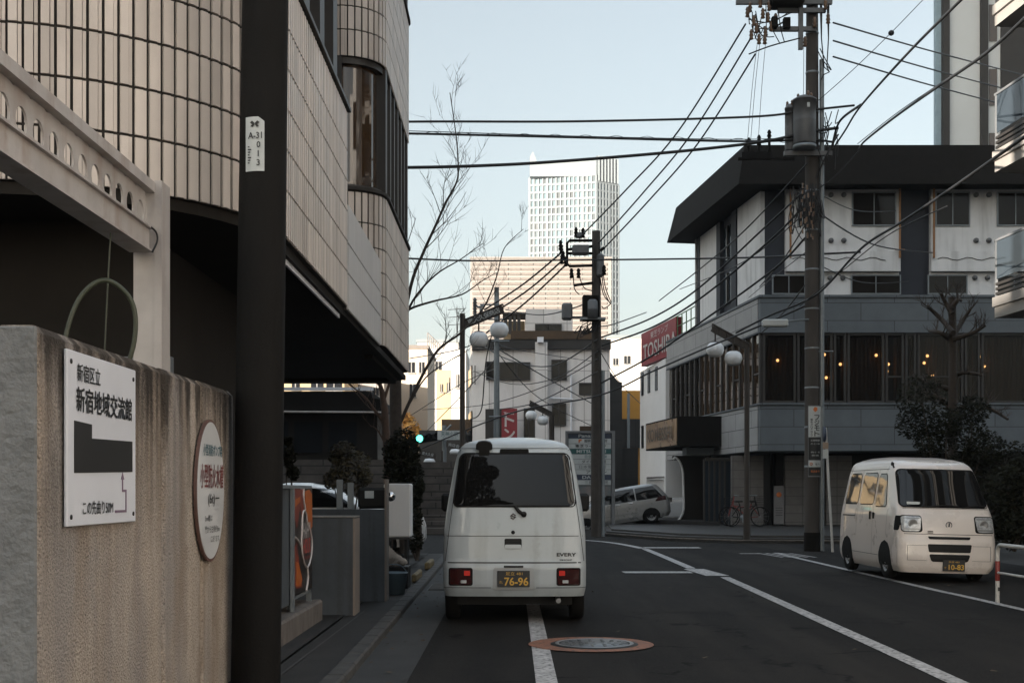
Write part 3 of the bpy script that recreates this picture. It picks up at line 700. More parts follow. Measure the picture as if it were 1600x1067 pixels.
for k in range(7): mb.add([tagp(-.045+dx, z) for dx, z in ((0, 3.55+k*.018), (.012+.006*(k % 3), 3.55+k*.018), (.012+.006*(k % 3), 3.558+k*.018), (0, 3.558+k*.018))], [(0, 1, 2, 3)])
mb.build('small_print', M['ink'], tg); mb = MB()
for sx in (-1, 1):   # leaf-like emblem
    mb.prism([(0, .004), (.018*sx, .022), (.034*sx, .010), (.018*sx, -.004)], tagp(.004, 3.815), ux, UZ, .001)
    mb.prism([(0, .004), (.016*sx, .002), (.03*sx, -.012), (.012*sx, -.018)], tagp(.004, 3.812), ux, UZ, .001)
mb.build('tag_emblem', M['ink'], tg)
# ================================================================ left street furniture
st = MB().obox((-2.9, 11.2, .13), (1.94, 3.7, .25), bev=.02).build('stone_step', M['step_stone'], origin=(-2.9, 11.2, 0)); tag(st, 'rough stone step along the pavement behind the dark pole', 'step')
fin = thing('concrete_fin', 'grey rendered fin wall with beige painted-in lit edge and water drips', 'wall', (-2.1, 13.7, 0))
MB().box(-2.9, -1.68, 13.5, 13.95, 0, 1.075).build('panel', M['blue_grey'], fin)
MB().box(-1.678, -1.66, 13.5, 13.955, 0, 1.07).build('lit_edge', pmat('beige_lit_edge', (.25, .205, .17), (.2, .165, .14), rough=.85), fin)  # side face of the fin, its warm light put into the colour
MB().box(-2.9, -1.66, 13.49, 13.96, 1.078, 1.092).build('coping', M['concrete'], fin)
fw = thing('low_wall', 'plain dark grey low wall behind the dripping fin wall', 'wall', (-2.2, 15.4, 0))
MB().box(-3.4, -1.52, 15.25, 15.5, 0, 1.14).build('panel', M['blue_grey'], fw)
MB().box(-1.518, -1.495, 15.25, 15.55, 0, 1.5).build('lit_edge', pmat('beige_lit_edge2', (.22, .18, .15), rough=.85), fw)  # side face toned lighter, lit look painted in as on the fin
for px in (531, 548):
    x = gx(px, 15.6); o = MB().box(x-.035, x+.035, 15.56, 15.62, 0, 1.5 if px < 540 else 1.46).build('steel_post', M['pole_steel'], origin=(x, 15.6, 0))
    tag(o, 'left of two short grey steel posts behind the low wall' if px < 540 else 'right of two short grey steel posts behind the low wall', 'post', 'short posts behind the low wall')
eb = thing('meter_box', 'black box with a paper label and round lamp above the low wall', 'box', (-1.7, 15.9, 1.1))
MB().obox((-1.72, 15.9, 1.27), (.36, .3, .26), bev=.03).build('case', M['black_plastic'], eb)
MB().box(-1.81, -1.7, 15.735, 15.746, 1.27, 1.36).build('paper_label', M['tag_white'], eb)
MB().lathe([(.001, -.03), (.05, -.03), (.06, .03), (.03, .06)], (-1.5, 15.8, 1.29), 14, 'y').build('round_lamp', M['chrome'], eb)
MB().obox((-1.71, 15.9, .55), (.06, .06, 1.1)).build('stand', M['black_plastic'], eb)

pb = thing('poster_stand', 'orange and black happy hour poster in a grey stand on the step', 'poster', (-2.0, 12.2, .25))
MB().box(-2.03, -2.005, 11.8, 12.84, .39, 1.375).build('poster', M['poster_black'], pb)
PX = -2.004
def pp(u, v): return (11.8+u*1.04, .39+v*.985)
def blobs(name, mat, lift, lst):
    for pts in lst: MB().prism([pp(*p) for p in pts], (PX, 0, 0), UY, UZ, lift).build(name, mat, pb)
blobs('red_print', M['poster_red'], .0015, [[(.0, 1), (.55, 1), (.52, .8), (.4, .7), (.3, .84), (.12, .62), (.0, .72)], [(.0, .45), (.12, .5), (.3, .2), (.42, .05), (.1, .06), (.0, .1)]])
blobs('orange_print', M['poster_orange'], .0025, [[(.58, .98), (.8, 1), (.97, .95), (1, .62), (.9, .6), (.66, .72), (.56, .8)], [(.05, .32), (.2, .3), (.42, .12), (.3, .07), (.08, .08)], [(.02, .9), (.3, .93), (.3, .88), (.02, .83)]])
blobs('black_bottle', M['poster_black'], .003, [[(.40, .76), (.58, .78), (.66, .68), (.9, .56), (.97, .45), (.88, .30), (.66, .22), (.42, .31), (.34, .48), (.38, .62)]])
mb = MB()
ol = [(.40, .76), (.49, .79), (.60, .76), (.66, .68), (.84, .59), (.95, .47), (.9, .32), (.68, .225), (.45, .31), (.35, .46), (.37, .62)]
for cl, lp in ((ol+[ol[0]], 0), ([(.47, 1.0), (.46, .9), (.56, .8)], 0), ([(.68, .22), (.72, .12), (.62, .0)], 0), ([(.0, .55), (.2, .5), (.34, .44)], 0)):
    MB().tube(smooth_path([(PX+.003, *pp(*p)) for p in cl], 5), .012, 6).build('white_outline', M['poster_white'], pb)
mb = MB(); mb.text('HAPPY', (PX+.003, *pp(.44, .52)), UY, UZ, .46, .15, bold=.02, lift=.002); mb.build('lettering', M['poster_white'], pb)
mb = MB(); mb.text('HOUR', (PX+.003, *pp(.44, .365)), UY, UZ, .46, .15, bold=.02, lift=.002); mb.text('17:00-19:00', (PX+.003, *pp(.5, .31)), UY, UZ, .34, .03, lift=.002); mb.build('red_lettering', pmat('poster_red_text', (.5, .12, .1)), pb)
mb = MB(); mb.obox((-2.04, 11.77, .82), (.05, .05, 1.16)); mb.obox((-2.04, 12.86, .82), (.05, .05, 1.16)); mb.obox((-2.04, 12.31, 1.395), (.05, 1.14, .03)); mb.obox((-2.04, 12.31, .365), (.05, 1.14, .03)); mb.build('stand_frame', M['pole_steel'], pb)
sb = thing('grey_board', 'plain blue grey board standing beside the happy hour poster', 'board', (-2.0, 11.3, .25))
MB().box(-2.07, -2.03, 10.75, 11.7, .32, 1.38).build('panel', M['blue_grey'], sb)
mb = MB(); mb.box(-2.02, -1.99, 11.66, 11.73, .25, 1.4); mb.box(-2.08, -1.99, 10.7, 11.66, 1.38, 1.41); mb.build('frame', M['pole_steel'], sb)
wb = thing('panel_cabinet', 'tall off white cabinet panel on dark legs beside the hedge', 'cabinet', (-1.95, 22, 0))
MB().obox((-1.97, 22.2, 1.03), (.46, .5, .92), bev=.02).build('body', M['panel_white'] if False else M['plain_white'], wb)
mb = MB(); mb.obox((-1.97, 22.2, .55), (.5, .52, .03)); mb.build('base_plate', M['kerb'], wb)
mb = MB(); mb.box(-2.15, -2.1, 22, 22.4, 0, .53); mb.box(-1.85, -1.8, 22, 22.4, 0, .53); mb.build('leg_frame', M['black_plastic'], wb)
bk = thing('bucket', 'blue grey plastic bucket on the pavement by the low wall', 'bucket', (-1.58, 16.3, 0))
MB().lathe([(.001, 0), (.13, 0), (.17, .26), (.18, .27), (.17, .28), (.15, .2), (.001, .18)], (-1.5, 16.3, .05), 18).build('body', M['cyan_plastic'], bk)
mb = MB(); mb.tube(smooth_path([(-1.67, 16.3, .32), (-1.6, 16.2, .42), (-1.42, 16.2, .42), (-1.33, 16.3, .32)], 5), .006, 6); mb.build('handle', M['cyan_plastic'], bk)
cl = MB()
for k in range(9):
    cl.tube(smooth_path([(-1.78+.03*k, 17.4+.02*(k % 3), .36+.05*(k % 2)), (-1.74+.032*k, 17.38, .5-.012*k), (-1.7+.03*k, 17.4, .62-.03*k)], 4), [.05]*9, 6)
o = cl.build('cloth_bundle', pmat('beige_cloth', (.42, .36, .30), (.33, .28, .24), rough=.9), origin=(-1.7, 17.4, .05)); tag(o, 'beige cloth bundle heaped above the blue grey bucket', 'cloth')
mb = MB(); mb.box(-2.0, -1.4, 17.2, 17.7, .05, .34); o = mb.build('dark_crate', M['black_plastic'], origin=(-1.7, 17.45, .05)); tag(o, 'black crate under the beige cloth bundle on the pavement', 'crate')
for nm, (x0, x1, y0, y1) in (('short', (-1.45, -1.36, 21.2, 22.4)), ('long', (-1.43, -1.36, 18.2, 19.4))):
    o = MB().obox(((x0+x1)/2, (y0+y1)/2, .12), (x1-x0, y1-y0, .12), bev=.02).build('yellow_kerb_block', M['yellow_paint'], origin=((x0+x1)/2, (y0+y1)/2, .04)); tag(o, 'farther worn yellow kerb block by the hedge' if nm == 'short' else 'nearer worn yellow kerb block by the gutter', 'kerb block')
# terrace of coursed stone across the side street
o = MB(); o.box(-13, -3.75, 40, 41, -.05, 2.35); o = o.build('stone_terrace', M['stonewall'], origin=(-8, 40, 0)); tag(o, 'brown coursed stone terrace wall below the dark restaurant', 'wall')
o = MB()
for k in range(12): o.box(-3.7, -1.2, 40.2+k*.45, 40.2+(k+1)*.45+.02*(k == 11), -.05, .2+k*.2)
o = o.build('stone_stairs', M['stonewall'], origin=(-2.5, 42, 0)); tag(o, 'broad stone stairs rising between hedge and white van', 'stairs')
dr = thing('restaurant', 'dark low restaurant building above the stone terrace', 'building', (-7, 43, 2.3))
MB().box(-13, -4.35, 41.2, 46, 2.35, 3.9).build('wall', M['dark_wall'], dr)
mb = MB(); mb.prism([(-13, 3.9), (-3.95, 3.9), (-4.2, 4.3), (-4.45, 4.32), (-4.5, 4.55), (-13, 4.55)], (0, 46.2, 0), (1, 0, 0), (0, 0, 1), 5.4); mb.build('roof', M['roof_dark'], dr)
mb = MB(); mb.tube([(-13, 40.75, 3.93), (-4.1, 40.75, 3.87)], .035, 8); mb.build('rail', M['steel_white'], dr)
mb = MB(); mb.box(-4.34, -3.95, 41.3, 45, 2.35, 3.85); mb.build('side_wall', M['concrete'], dr)
mb = MB(); mb.box(-13, -4.4, 40.6, 40.66, 4.56, 4.66); mb.build('roof_edge', M['sign_white'], dr)
mb = MB()
for k in range(4): mb.box(-9.2+k*1.1, -8.3+k*1.1, 41.15, 41.19, 2.6, 3.6)
mb.build('window', M['dark_glass'], dr)

# ================================================================ bare trees and shrubs
def branch(mb, p, d, L, r, lev, rg, up=.12, spread=.5):
    n = 5; pts = [p]; q = p; dd = d.normalized()
    for i in range(n):
        dd = (dd+Vector((rg.uniform(-.12, .12), rg.uniform(-.12, .12), rg.uniform(-.06, .10)+up*.3))).normalized()
        q = q+dd*(L/n); pts.append(q)
    mb.tube(pts, [r*(1-.65*i/n) for i in range(n+1)], 5 if lev < 2 else 4, caps=False)
    if lev <= 0: return
    k = 3 if lev > 1 else 4
    for i in range(k):
        t = rg.uniform(.25, 1.0); f = t*n; j = min(n-1, int(f)); b = pts[j].lerp(pts[j+1], f-j)
        side = Vector((rg.uniform(-1, 1), rg.uniform(-1, 1), rg.uniform(-.2, .7)))
        nd = (dd*(1-spread)+side.normalized()*spread).normalized()
        branch(mb, b, nd, L*rg.uniform(.45, .7), max(.0035, r*.5), lev-1, rg, up, spread)
def limb(mb, pts, r0, r1, rg, tw=6, L=1.5, lev=1, t0=.2):
    P = smooth_path(pts, 5); n = len(P)
    mb.tube(P, [r0+(r1-r0)*i/(n-1) for i in range(n)], 7)
    for i in range(tw):
        t = t0+(1-t0)*(i+rg.random()*.8)/tw; f = t*(n-1); j = min(n-2, int(f)); b = P[j].lerp(P[j+1], f-j)
        dd = (P[j+1]-P[j]).normalized(); s = Vector((rg.uniform(-1, 1), rg.uniform(-.7, .7), rg.uniform(-.1, .9))).normalized()
        branch(mb, b, dd*.55+s*.6, L*(1.1-.5*t)*rg.uniform(.6, 1.1), max(.0055, (r0+(r1-r0)*t)*.38), lev, rg)
rg = random.Random(11)
D = 27
t1 = thing('bare_tree', 'tall bare street tree whose limb reaches over the white van', 'tree', tuple(at(617, 868, D)))
mb = MB(); mb.tube([at(622, 868, D), at(620, 760, D), at(618, 690, D), at(618, 600, D), at(622, 520, D), at(630, 470, D)], [.16, .15, .14, .125, .09, .06], 10); mb.build('trunk', M['wood_dark'], t1)
mb = MB()
limb(mb, [at(620, 560, D), at(642, 447, D), at(661, 396, D), at(681, 352, D), at(696, 318, D), at(713, 286, D), at(716, 262, D), at(713, 215, D), at(703, 145, D-.4)], .04, .008, rg, 16, 1.3, 2, .2)
limb(mb, [at(618, 680, D), at(630, 650, D), at(655, 596, D), at(679, 554, D), at(696, 537, D), at(721, 519, D), at(756, 480, D+.5), at(776, 432, D+.5), at(788, 388, D+1), at(818, 358, D+1)], .042, .006, rg, 10, 1.0, 2, .3)
limb(mb, [at(625, 500, D), at(640, 483, D), at(680, 470, D), at(722, 460, D+1), at(752, 440, D+1), at(776, 426, D+1.2)], .032, .006, rg, 8, 1.0, 1, .2)
limb(mb, [at(625, 520, D), at(645, 470, D-1), at(680, 430, D-1), at(720, 405, D-1), at(755, 380, D-1)], .03, .005, rg, 8, 1.0, 1, .2)
limb(mb, [at(620, 560, D), at(600, 480, D), at(630, 400, D+1), at(650, 340, D+1.5)], .03, .005, rg, 7, 1.1, 1, .3)
limb(mb, [at(640, 630, D), at(665, 590, D+.3), at(700, 565, D+.4), at(735, 545, D+.5)], .022, .005, rg, 6, .8, 1, .3)
mb.build('crown', M['wood_dark'], t1)
rg = random.Random(4); D = 25
t2 = thing('bare_tree', 'slim reddish bare tree forking under the overhang, left of the hedge', 'tree', tuple(at(605, 875, D)))
mb = MB(); mb.tube([at(606, 875, D), at(606, 760, D), at(604, 690, D), at(601, 640, D), at(597, 612, D)], [.09, .085, .075, .07, .055], 8); mb.build('trunk', M['bark_red'], t2)
mb = MB(); limb(mb, [at(597, 612, D), at(590, 590, D), at(575, 560, D+.3)], .05, .02, rg, 4, .8, 1); limb(mb, [at(600, 625, D), at(608, 600, D), at(614, 580, D)], .035, .015, rg, 3, .6, 1)
limb(mb, [at(603, 665, D), at(585, 640, D), at(570, 620, D), at(545, 600, D)], .035, .012, rg, 6, .9, 1); limb(mb, [at(605, 700, D), at(590, 672, D), at(578, 665, D)], .02, .008, rg, 4, .6, 1)
mb.build('crown', M['bark_red'], t2)

def leaves(mb, c, r, n, size, rg, sq=(1, 1, 1)):
    for i in range(n):
        while True:
            p = Vector((rg.uniform(-1, 1), rg.uniform(-1, 1), rg.uniform(-1, 1)))
            if p.length < 1 and rg.random() < .25+.75*p.length: break
        q = Vector(c)+Vector((p.x*r*sq[0], p.y*r*sq[1], p.z*r*sq[2]))
        u = Vector((rg.uniform(-1, 1), rg.uniform(-1, 1), rg.uniform(-.6, .6))).normalized(); v = u.orthogonal().normalized()
        v = (v+u.cross(v)*rg.uniform(-1, 1)).normalized(); s = size*rg.uniform(.6, 1.3)
        mb.t = rg.random()
        mb.add([q-u*s, q+v*s*.42, q+u*s, q-v*s*.42], [(0, 1, 2, 3)])
    mb.t = 0
def shrub(name, label, base, clumps, mat, n, size, seed, cat='shrub', stem=.04, group=None):
    rg = random.Random(seed); t = thing(name, label, cat, tuple(base), group); mb = MB(); sm = MB()
    for (c, r, sq) in clumps:
        leaves(mb, c, r, n, size, rg, sq)
        sm.tube(smooth_path([Vector(base), Vector(base).lerp(Vector(c), .5)+Vector((rg.uniform(-.1, .1), 0, 0)), Vector(c)], 4), [stem*(1-.08*i) for i in range(9)], 6)
        for k in range(6):
            d = Vector((rg.uniform(-1, 1), rg.uniform(-1, 1), rg.uniform(-.3, 1))).normalized(); sm.tube([Vector(c)-Vector((0, 0, r*.3)), Vector(c)+d*r*.9], [stem*.3, .004], 4)
    mb.build('foliage', mat, t); sm.build('stem', M['wood_dark'], t); return t
D = 24
shrub('shrub', 'dark clipped hedge shrub in front of the bare trees', at(628, 865, D), [(at(628, 720, D), .42, (.8, .8, 1.)), (at(630, 690, D), .3, (.9, .9, .9)), (at(618, 740, D), .3, (.8, .8, 1)), (at(642, 740, D), .3, (.8, .8, 1)), (at(640, 705, D), .25, (.8, .8, 1)), (at(614, 705, D), .25, (.8, .8, 1))], M['leaf_dark'], 480, .05, 2)
shrub('shrub', 'narrow dark shrub trailing down beside the white cabinet', at(652, 875, 23), [(at(650, 775, 23), .2, (.6, 1, 1.1)), (at(649, 810, 23), .22, (.6, 1, 1.2)), (at(648, 845, 23), .22, (.7, 1, 1)), (at(655, 760, 23), .15, (.7, 1, 1))], M['leaf_dark'], 420, .04, 3)
shrub('shrub', 'olive brown bush with loose leaves above the low wall', at(545, 840, 21), [(at(537, 705, 21), .22, (1, 1, .8)), (at(560, 722, 21), .22, (1, 1, .9)), (at(552, 755, 21), .25, (1, 1, .9)), (at(520, 750, 21), .16, (1, 1, 1)), (at(532, 735, 21), .18, (1, 1, 1)), (at(570, 745, 21), .14, (1, 1, 1)), (at(525, 715, 21), .12, (1, 1, 1))], M['leaf_brown'], 420, .035, 4, stem=.02)
shrub('shrub', 'thin dark shrub beside the utility pole below the overhang', at(455, 850, 20), [(at(452, 715, 20), .14, (.8, 1, 1.2)), (at(458, 740, 20), .12, (.8, 1, 1)), (at(450, 690, 20), .08, (.8, 1, 1))], M['leaf_dark'], 200, .04, 5, stem=.015)
shrub('ginkgo', 'small tree with yellow autumn leaves behind the hedge', at(655, 770, 70), [(at(640, 668, 70), .7, (.7, 1, 1)), (at(645, 690, 70), .6, (.7, 1, 1)), (at(636, 655, 70), .4, (.7, 1, 1)), (at(650, 676, 70), .4, (.7, 1, 1))], M['leaf_yellow'], 220, .13, 6, 'tree', stem=.08)
# ================================================================ vehicles
def interp(tab, z):
    if z <= tab[0][0]: return tab[0][1]
    for (a, va), (b, vb) in zip(tab, tab[1:]):
        if z <= b: t = (z-a)/(b-a); return va+(vb-va)*t
    return tab[-1][1]
class Body:
    """van-like shell: at every height a rounded rectangle; local x across, y from near end (0) to far end"""
    def __init__(s, hw, yn, yf, rn=.12, rf=.2, z0=.3, z1=1.9, bulge=.03):
        s.thw, s.tyn, s.tyf, s.rn, s.rf, s.z0, s.z1, s.bulge = hw, yn, yf, rn, rf, z0, z1, bulge
    def sm(s, tab, z):
        k = [-.03, -.015, 0, .015, .03]; return sum(interp(tab, min(max(z+d, s.z0), s.z1)) for d in k)/5
    def hw(s, z): return s.sm(s.thw, z)
    def yn(s, z): return s.sm(s.tyn, z)
    def yf(s, z): return s.sm(s.tyf, z)
    def near(s, x, z):
        h = s.hw(z); r = min(s.rn, h*.9); e = abs(x)-(h-r); y = s.yn(z)
        if e > 0: y += r-sqrt(max(0, r*r-min(e, r)**2))
        return y+s.bulge*(x/h)**2
    def side(s, y, z, sg):
        h = s.hw(z); r = s.rn; a, b = s.yn(z)+s.bulge, s.yf(z); x = h
        if y < a+r: e = a+r-y; x = h-r+sqrt(max(0, r*r-min(e, r)**2))
        if y > b-s.rf: e = y-(b-s.rf); x = h-s.rf+sqrt(max(0, s.rf**2-min(e, s.rf)**2))
        return sg*x
    def ring(s, z):
        h, a, b = s.hw(z), s.yn(z), s.yf(z); rn = min(s.rn, h*.9, (b-a)*.4); rf = min(s.rf, h*.9, (b-a)*.4); pts = []
        for i in range(9):  # near face
            x = -(h-rn)+2*(h-rn)*i/8; pts.append((x, a+s.bulge*(x/h)**2))
        for i in range(1, 7): t = pi/2*i/6; pts.append((h-rn+rn*sin(t), a+s.bulge*min(1, ((h-rn+rn*sin(t))/h)**2)*1.0+rn-rn*cos(t)))
        for i in range(1, 10): pts.append((h, a+s.bulge+rn+(b-a-rn-rf-s.bulge)*i/9))
        for i in range(1, 7): t = pi/2*i/6; pts.append((h-rf+rf*cos(t), b-rf+rf*sin(t)))
        for i in range(1, 8): pts.append((h-rf-2*(h-rf)*i/8, b))
        for i in range(0, 7): t = pi/2*i/6; pts.append((-(h-rf)-rf*sin(t), b-rf+rf*cos(t)))
        for i in range(1, 10): pts.append((-h, b-rf-(b-a-rn-rf-s.bulge)*i/9))
        for i in range(1, 6): t = pi/2*i/6; pts.append((-(h-rn)-rn*cos(t), a+s.bulge+rn-rn*sin(t)))
        return pts
    def shell(s, mb, n=46):
        zs = [s.z0+(s.z1-s.z0)*(i/n) for i in range(n+1)]; k = None; vs = []
        # denser near the roof
        zs = sorted(set(zs+[s.z1-.05*q for q in (0, .1, .25, .45, .7)]))
        for z in zs:
            r = s.ring(z); k = len(r); vs += [(x, y, z) for x, y in r]
        fs = [(i*k+j, i*k+(j+1) % k, (i+1)*k+(j+1) % k, (i+1)*k+j) for i in range(len(zs)-1) for j in range(k)]
        mb.add(vs, fs, True); mb.add([vs[(len(zs)-1)*k+j] for j in range(k)], [tuple(range(k))], True); mb.add([vs[j] for j in range(k)], [tuple(range(k))[::-1]])
    def patch(s, mb, face, rows, lift=.006, cols=14, sg=1, rim=True):
        """rows: list of (z, lo, hi) across x (near) or y (side)"""
        vs = []; n = len(rows)
        for z, lo, hi in rows:
            for i in range(cols+1):
                u = lo+(hi-lo)*i/cols
                if face == 'near': vs.append((u, s.near(u, z)-lift, z))
                else:
                    x = s.side(u, z, sg); vs.append((x+sg*lift, u, z))
        fs = []
        for r in range(n-1):
            for i in range(cols):
                a = r*(cols+1)+i; f = (a, a+1, a+cols+2, a+cols+1)
                fs.append(f if (face == 'near' or sg > 0) else f[::-1])
        mb.add(vs, fs, True)
    @staticmethod
    def rrect(z0, z1, l0, h0, l1, h1, r=.05, n=5, mid=4):
        """rows of a rounded quadrilateral: bottom edge l0..h0 at z0, top l1..h1 at z1"""
        zs = [z0+r*(1-cos(pi/2*i/n)) for i in range(n+1)]+[z0+r+(z1-z0-2*r)*i/mid for i in range(1, mid)]+[z1-r+r*sin(pi/2*i/n) for i in range(n+1)]
        out = []
        for z in zs:
            t = (z-z0)/(z1-z0); lo = l0+(l1-l0)*t; hi = h0+(h1-h0)*t; e = 0
            if z < z0+r: e = r-sqrt(max(0, r*r-(z0+r-z)**2))
            if z > z1-r: e = r-sqrt(max(0, r*r-(z-z1+r)**2))
            out.append((z, lo+e, hi-e))
        return out
def wheel(parent, c, r, w, sg, mt=None):
    x, y, z = c; mb = MB()
    mb.lathe([(r*.62, -w/2), (r*.93, -w/2), (r, -w*.36), (r, w*.36), (r*.93, w/2), (r*.62, w/2)], c, 30, 'x'); wob = mb.build('wheel', M['rubber'], parent)
    mb = MB(); o = sg*w*.42
    mb.lathe([(.001, o+sg*.01), (r*.16, o+sg*.012), (r*.2, o-sg*.015), (r*.5, o-sg*.02), (r*.58, o), (r*.64, o+sg*.004)], c, 26, 'x')
    for k in range(8):
        a = 2*pi*k/8; mb.lathe([(.001, o+.0), (.03, o), (.03, o-sg*.02)], (x, y+r*.36*cos(a), z+r*.36*sin(a)), 8, 'x')
    mb.build('rim', mt or M['rim_steel'], wob)
def line_near(B, mb, z, x0, x1, w=.007, lift=.003): B.patch(mb, 'near', [(z-w/2, x0, x1), (z+w/2, x0, x1)], lift, 24)
def vline_near(B, mb, xa, xb, z0, z1, w=.007, lift=.003): B.patch(mb, 'near', [(z0+(z1-z0)*i/8, xa+(xb-xa)*i/8-w/2, xa+(xb-xa)*i/8+w/2) for i in range(9)], lift, 1)
def line_side(B, mb, z, y0, y1, sg, w=.007, lift=.003): B.patch(mb, 'side', [(z-w/2, y0, y1), (z+w/2, y0, y1)], lift, 24, sg)
def vline_side(B, mb, ya, yb, z0, z1, sg, w=.007, lift=.003): B.patch(mb, 'side', [(z0+(z1-z0)*i/8, ya+(yb-ya)*i/8-w/2, ya+(yb-ya)*i/8+w/2) for i in range(9)], lift, 1, sg)
def arch(B, mb, y, r, sg, z0=.3, lift=.004):
    B.patch(mb, 'side', [(z0+(r+.27-z0)*i/10, y-r*sqrt(max(.0, 1-((z0+(r+.27-z0)*i/10-.27)/r)**2)), y+r*sqrt(max(.0, 1-((z0+(r+.27-z0)*i/10-.27)/r)**2))) for i in range(11)], lift, 12, sg)

# ---- parked kei van seen from behind
HWT = [(.28, .715), (.36, .737), (.6, .738), (.94, .730), (1.1, .713), (1.25, .69), (1.56, .64), (1.70, .612), (1.79, .583), (1.85, .54), (1.885, .485), (1.91, .40), (1.925, .27), (1.93, .15)]
BV = Body(HWT, [(.28, .05), (.36, .0), (.6, -.005), (.625, .012), (.94, .03), (1.2, .06), (1.25, .07), (1.56, .15), (1.75, .21), (1.82, .24), (1.87, .30), (1.905, .42), (1.93, .8)],
          [(.28, 3.3), (.6, 3.39), (.85, 3.33), (.98, 3.2), (1.1, 3.05), (1.5, 2.75), (1.8, 2.5), (1.9, 2.3), (1.93, 1.9)], .13, .22, .28, 1.93, .035)
v1 = thing('parked_van', 'white kei van seen from behind, parked on the left edge line', 'van')
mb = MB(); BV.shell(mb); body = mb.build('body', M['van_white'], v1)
mb = MB(); BV.patch(mb, 'near', Body.rrect(1.208, 1.738, -.622, .622, -.552, .552, .055), .006, 20); gl = mb.build('rear_window', M['van_glass'], v1)
mb = MB(); BV.patch(mb, 'near', Body.rrect(1.190, 1.755, -.642, .642, -.570, .570, .065), .003, 20); mb.build('window_seal', M['rubber'], gl)
mb = MB(); line_near(BV, mb, .898, -.70, .70, .006); line_near(BV, mb, .627, -.735, .735, .012); line_near(BV, mb, .372, -.73, -.24, .006); line_near(BV, mb, .372, .22, .73, .006)
vline_near(BV, mb, -.712, -.565, .64, 1.79, .006); vline_near(BV, mb, .712, .565, .64, 1.79, .006); line_near(BV, mb, 1.80, -.55, .55, .006)
mb.build('panel_gap', M['seam'], v1)
mb = MB(); BV.patch(mb, 'near', Body.rrect(1.748, 1.792, -.155, .148, -.152, .145, .012), .014, 8); mb.build('high_brake_light', M['rubber'], v1)
mr = MB(); yy = BV.near(-.31, 1.8)
mr.prism([(-.05, -.065), (.05, -.065), (.055, -.01), (.085, .0), (.083, .045), (.06, .072), (.02, .082), (-.02, .082), (-.06, .072), (-.083, .045), (-.085, 0), (-.055, -.01)], (-.315, yy-.01, 1.80), (1, 0, 0), (0, -.25, 1), .05)
mr.build('rear_mirror', M['black_plastic'], v1)
mb = MB(); mb.tube([(.0, BV.near(0, 1.2)-.012, 1.205), (.045, BV.near(0, 1.15)-.022, 1.15), (.09, BV.near(.1, 1.11)-.025, 1.12)], [.016, .02, .018], 8); mb.lathe([(.001, -.02), (.03, -.02), (.03, .02)], (.095, BV.near(.1, 1.12)-.01, 1.12), 12, 'y'); mb.build('wiper', M['black_plastic'], v1)
mb = MB(); ey = BV.near(-.015, 1.097)-.004
S1 = [(-.033, -.004), (-.002, .034), (.020, .034), (.036, .018), (.016, .018), (.010, .012), (.030, -.004), (.033, -.006), (.033, .004), (-.004, .002)]
S1 = [(-.031, .004), (.002, .036), (.031, .014), (.018, .006), (.001, .019), (-.011, .008), (.030, -.006), (.033, -.008)]
for sgn in (1, -1):
    mb.prism([(sgn*x, sgn*y) for x, y in [(-.032, .006), (.0, .036), (.032, .012), (.018, .004), (.0, .018), (-.010, .009), (.031, -.010), (.012, -.010), (-.030, .001)]], (-.015, ey, 1.097), (1, 0, 0), UZ, .004)
mb.build('emblem', M['emblem'], v1)
mb = MB(); mb.lathe([(.001, -.008), (.016, -.006), (.022, .01)], (-.015, BV.near(0, .935)-.004, .935), 14, 'y'); mb.build('lock', M['black_plastic'], v1)
mb = MB(); BV.patch(mb, 'near', Body.rrect(.775, .872, -.103, .073, -.103, .073, .015), .004, 6); mb.build('handle_recess', M['black_plastic'], v1)
mb = MB(); BV.patch(mb, 'near', Body.rrect(.772, .812, -.1, .07, -.1, .07, .015), .012, 6); mb.build('handle', M['van_white'], v1)
mb = MB(); by = min(BV.near(.43, .71), BV.near(.62, .71))
mb.text('EVERY', (.43, by, .69), (cos(.05), sin(.05), 0), UZ, .2, .036, bold=.03, lift=.005); mb.text('SEMI-BONNET', (.46, by, .645), (cos(.05), sin(.05), 0), UZ, .13, .018, bold=.02, lift=.005); mb.build('badge', M['ink'], v1)
for sg in (-1, 1):
    a, b = sorted((sg*.44, sg*.662)); mb = MB(); BV.patch(mb, 'near', Body.rrect(.405, .562, a, b, a, b, .02), .006, 8); lp = mb.build('tail_light', M['lamp_red'], v1)
    mb = MB(); BV.patch(mb, 'near', Body.rrect(.392, .575, a-.013, b+.013, a-.013, b+.013, .022), .003, 8); mb.build('lamp_seal', M['rubber'], lp)
    a, b = sorted((sg*.455, sg*.515)); mb = MB(); BV.patch(mb, 'near', Body.rrect(.495, .545, a, b, a, b, .006), .009, 3); mb.build('lit_lens', M['lamp_red_lit'], lp)
    a, b = sorted((sg*.49, sg*.55)); mb = MB(); BV.patch(mb, 'near', Body.rrect(.418, .45, a, b, a, b, .006), .009, 3); mb.build('reversing_lens', M['lens'], lp)
    a, b = sorted((sg*.56, sg*.65)); mb = MB(); BV.patch(mb, 'near', Body.rrect(.47, .55, a, b, a, b, .006), .009, 3); mb.build('amber_lens', M['lamp_red'], lp)
mb = MB(); BV.patch(mb, 'near', Body.rrect(.345, .575, -.225, .205, -.215, .195, .02), .004, 10); mb.build('plate_recess', pmat('recess_paint', (.36, .37, .37), rough=.4), v1)
pl = MB().obox((-.01, BV.near(0, .465)-.012, .465), (.33, .008, .165), bev=.003).build('number_plate', M['plate_black'], v1)
py_ = BV.near(0, .465)-.0165
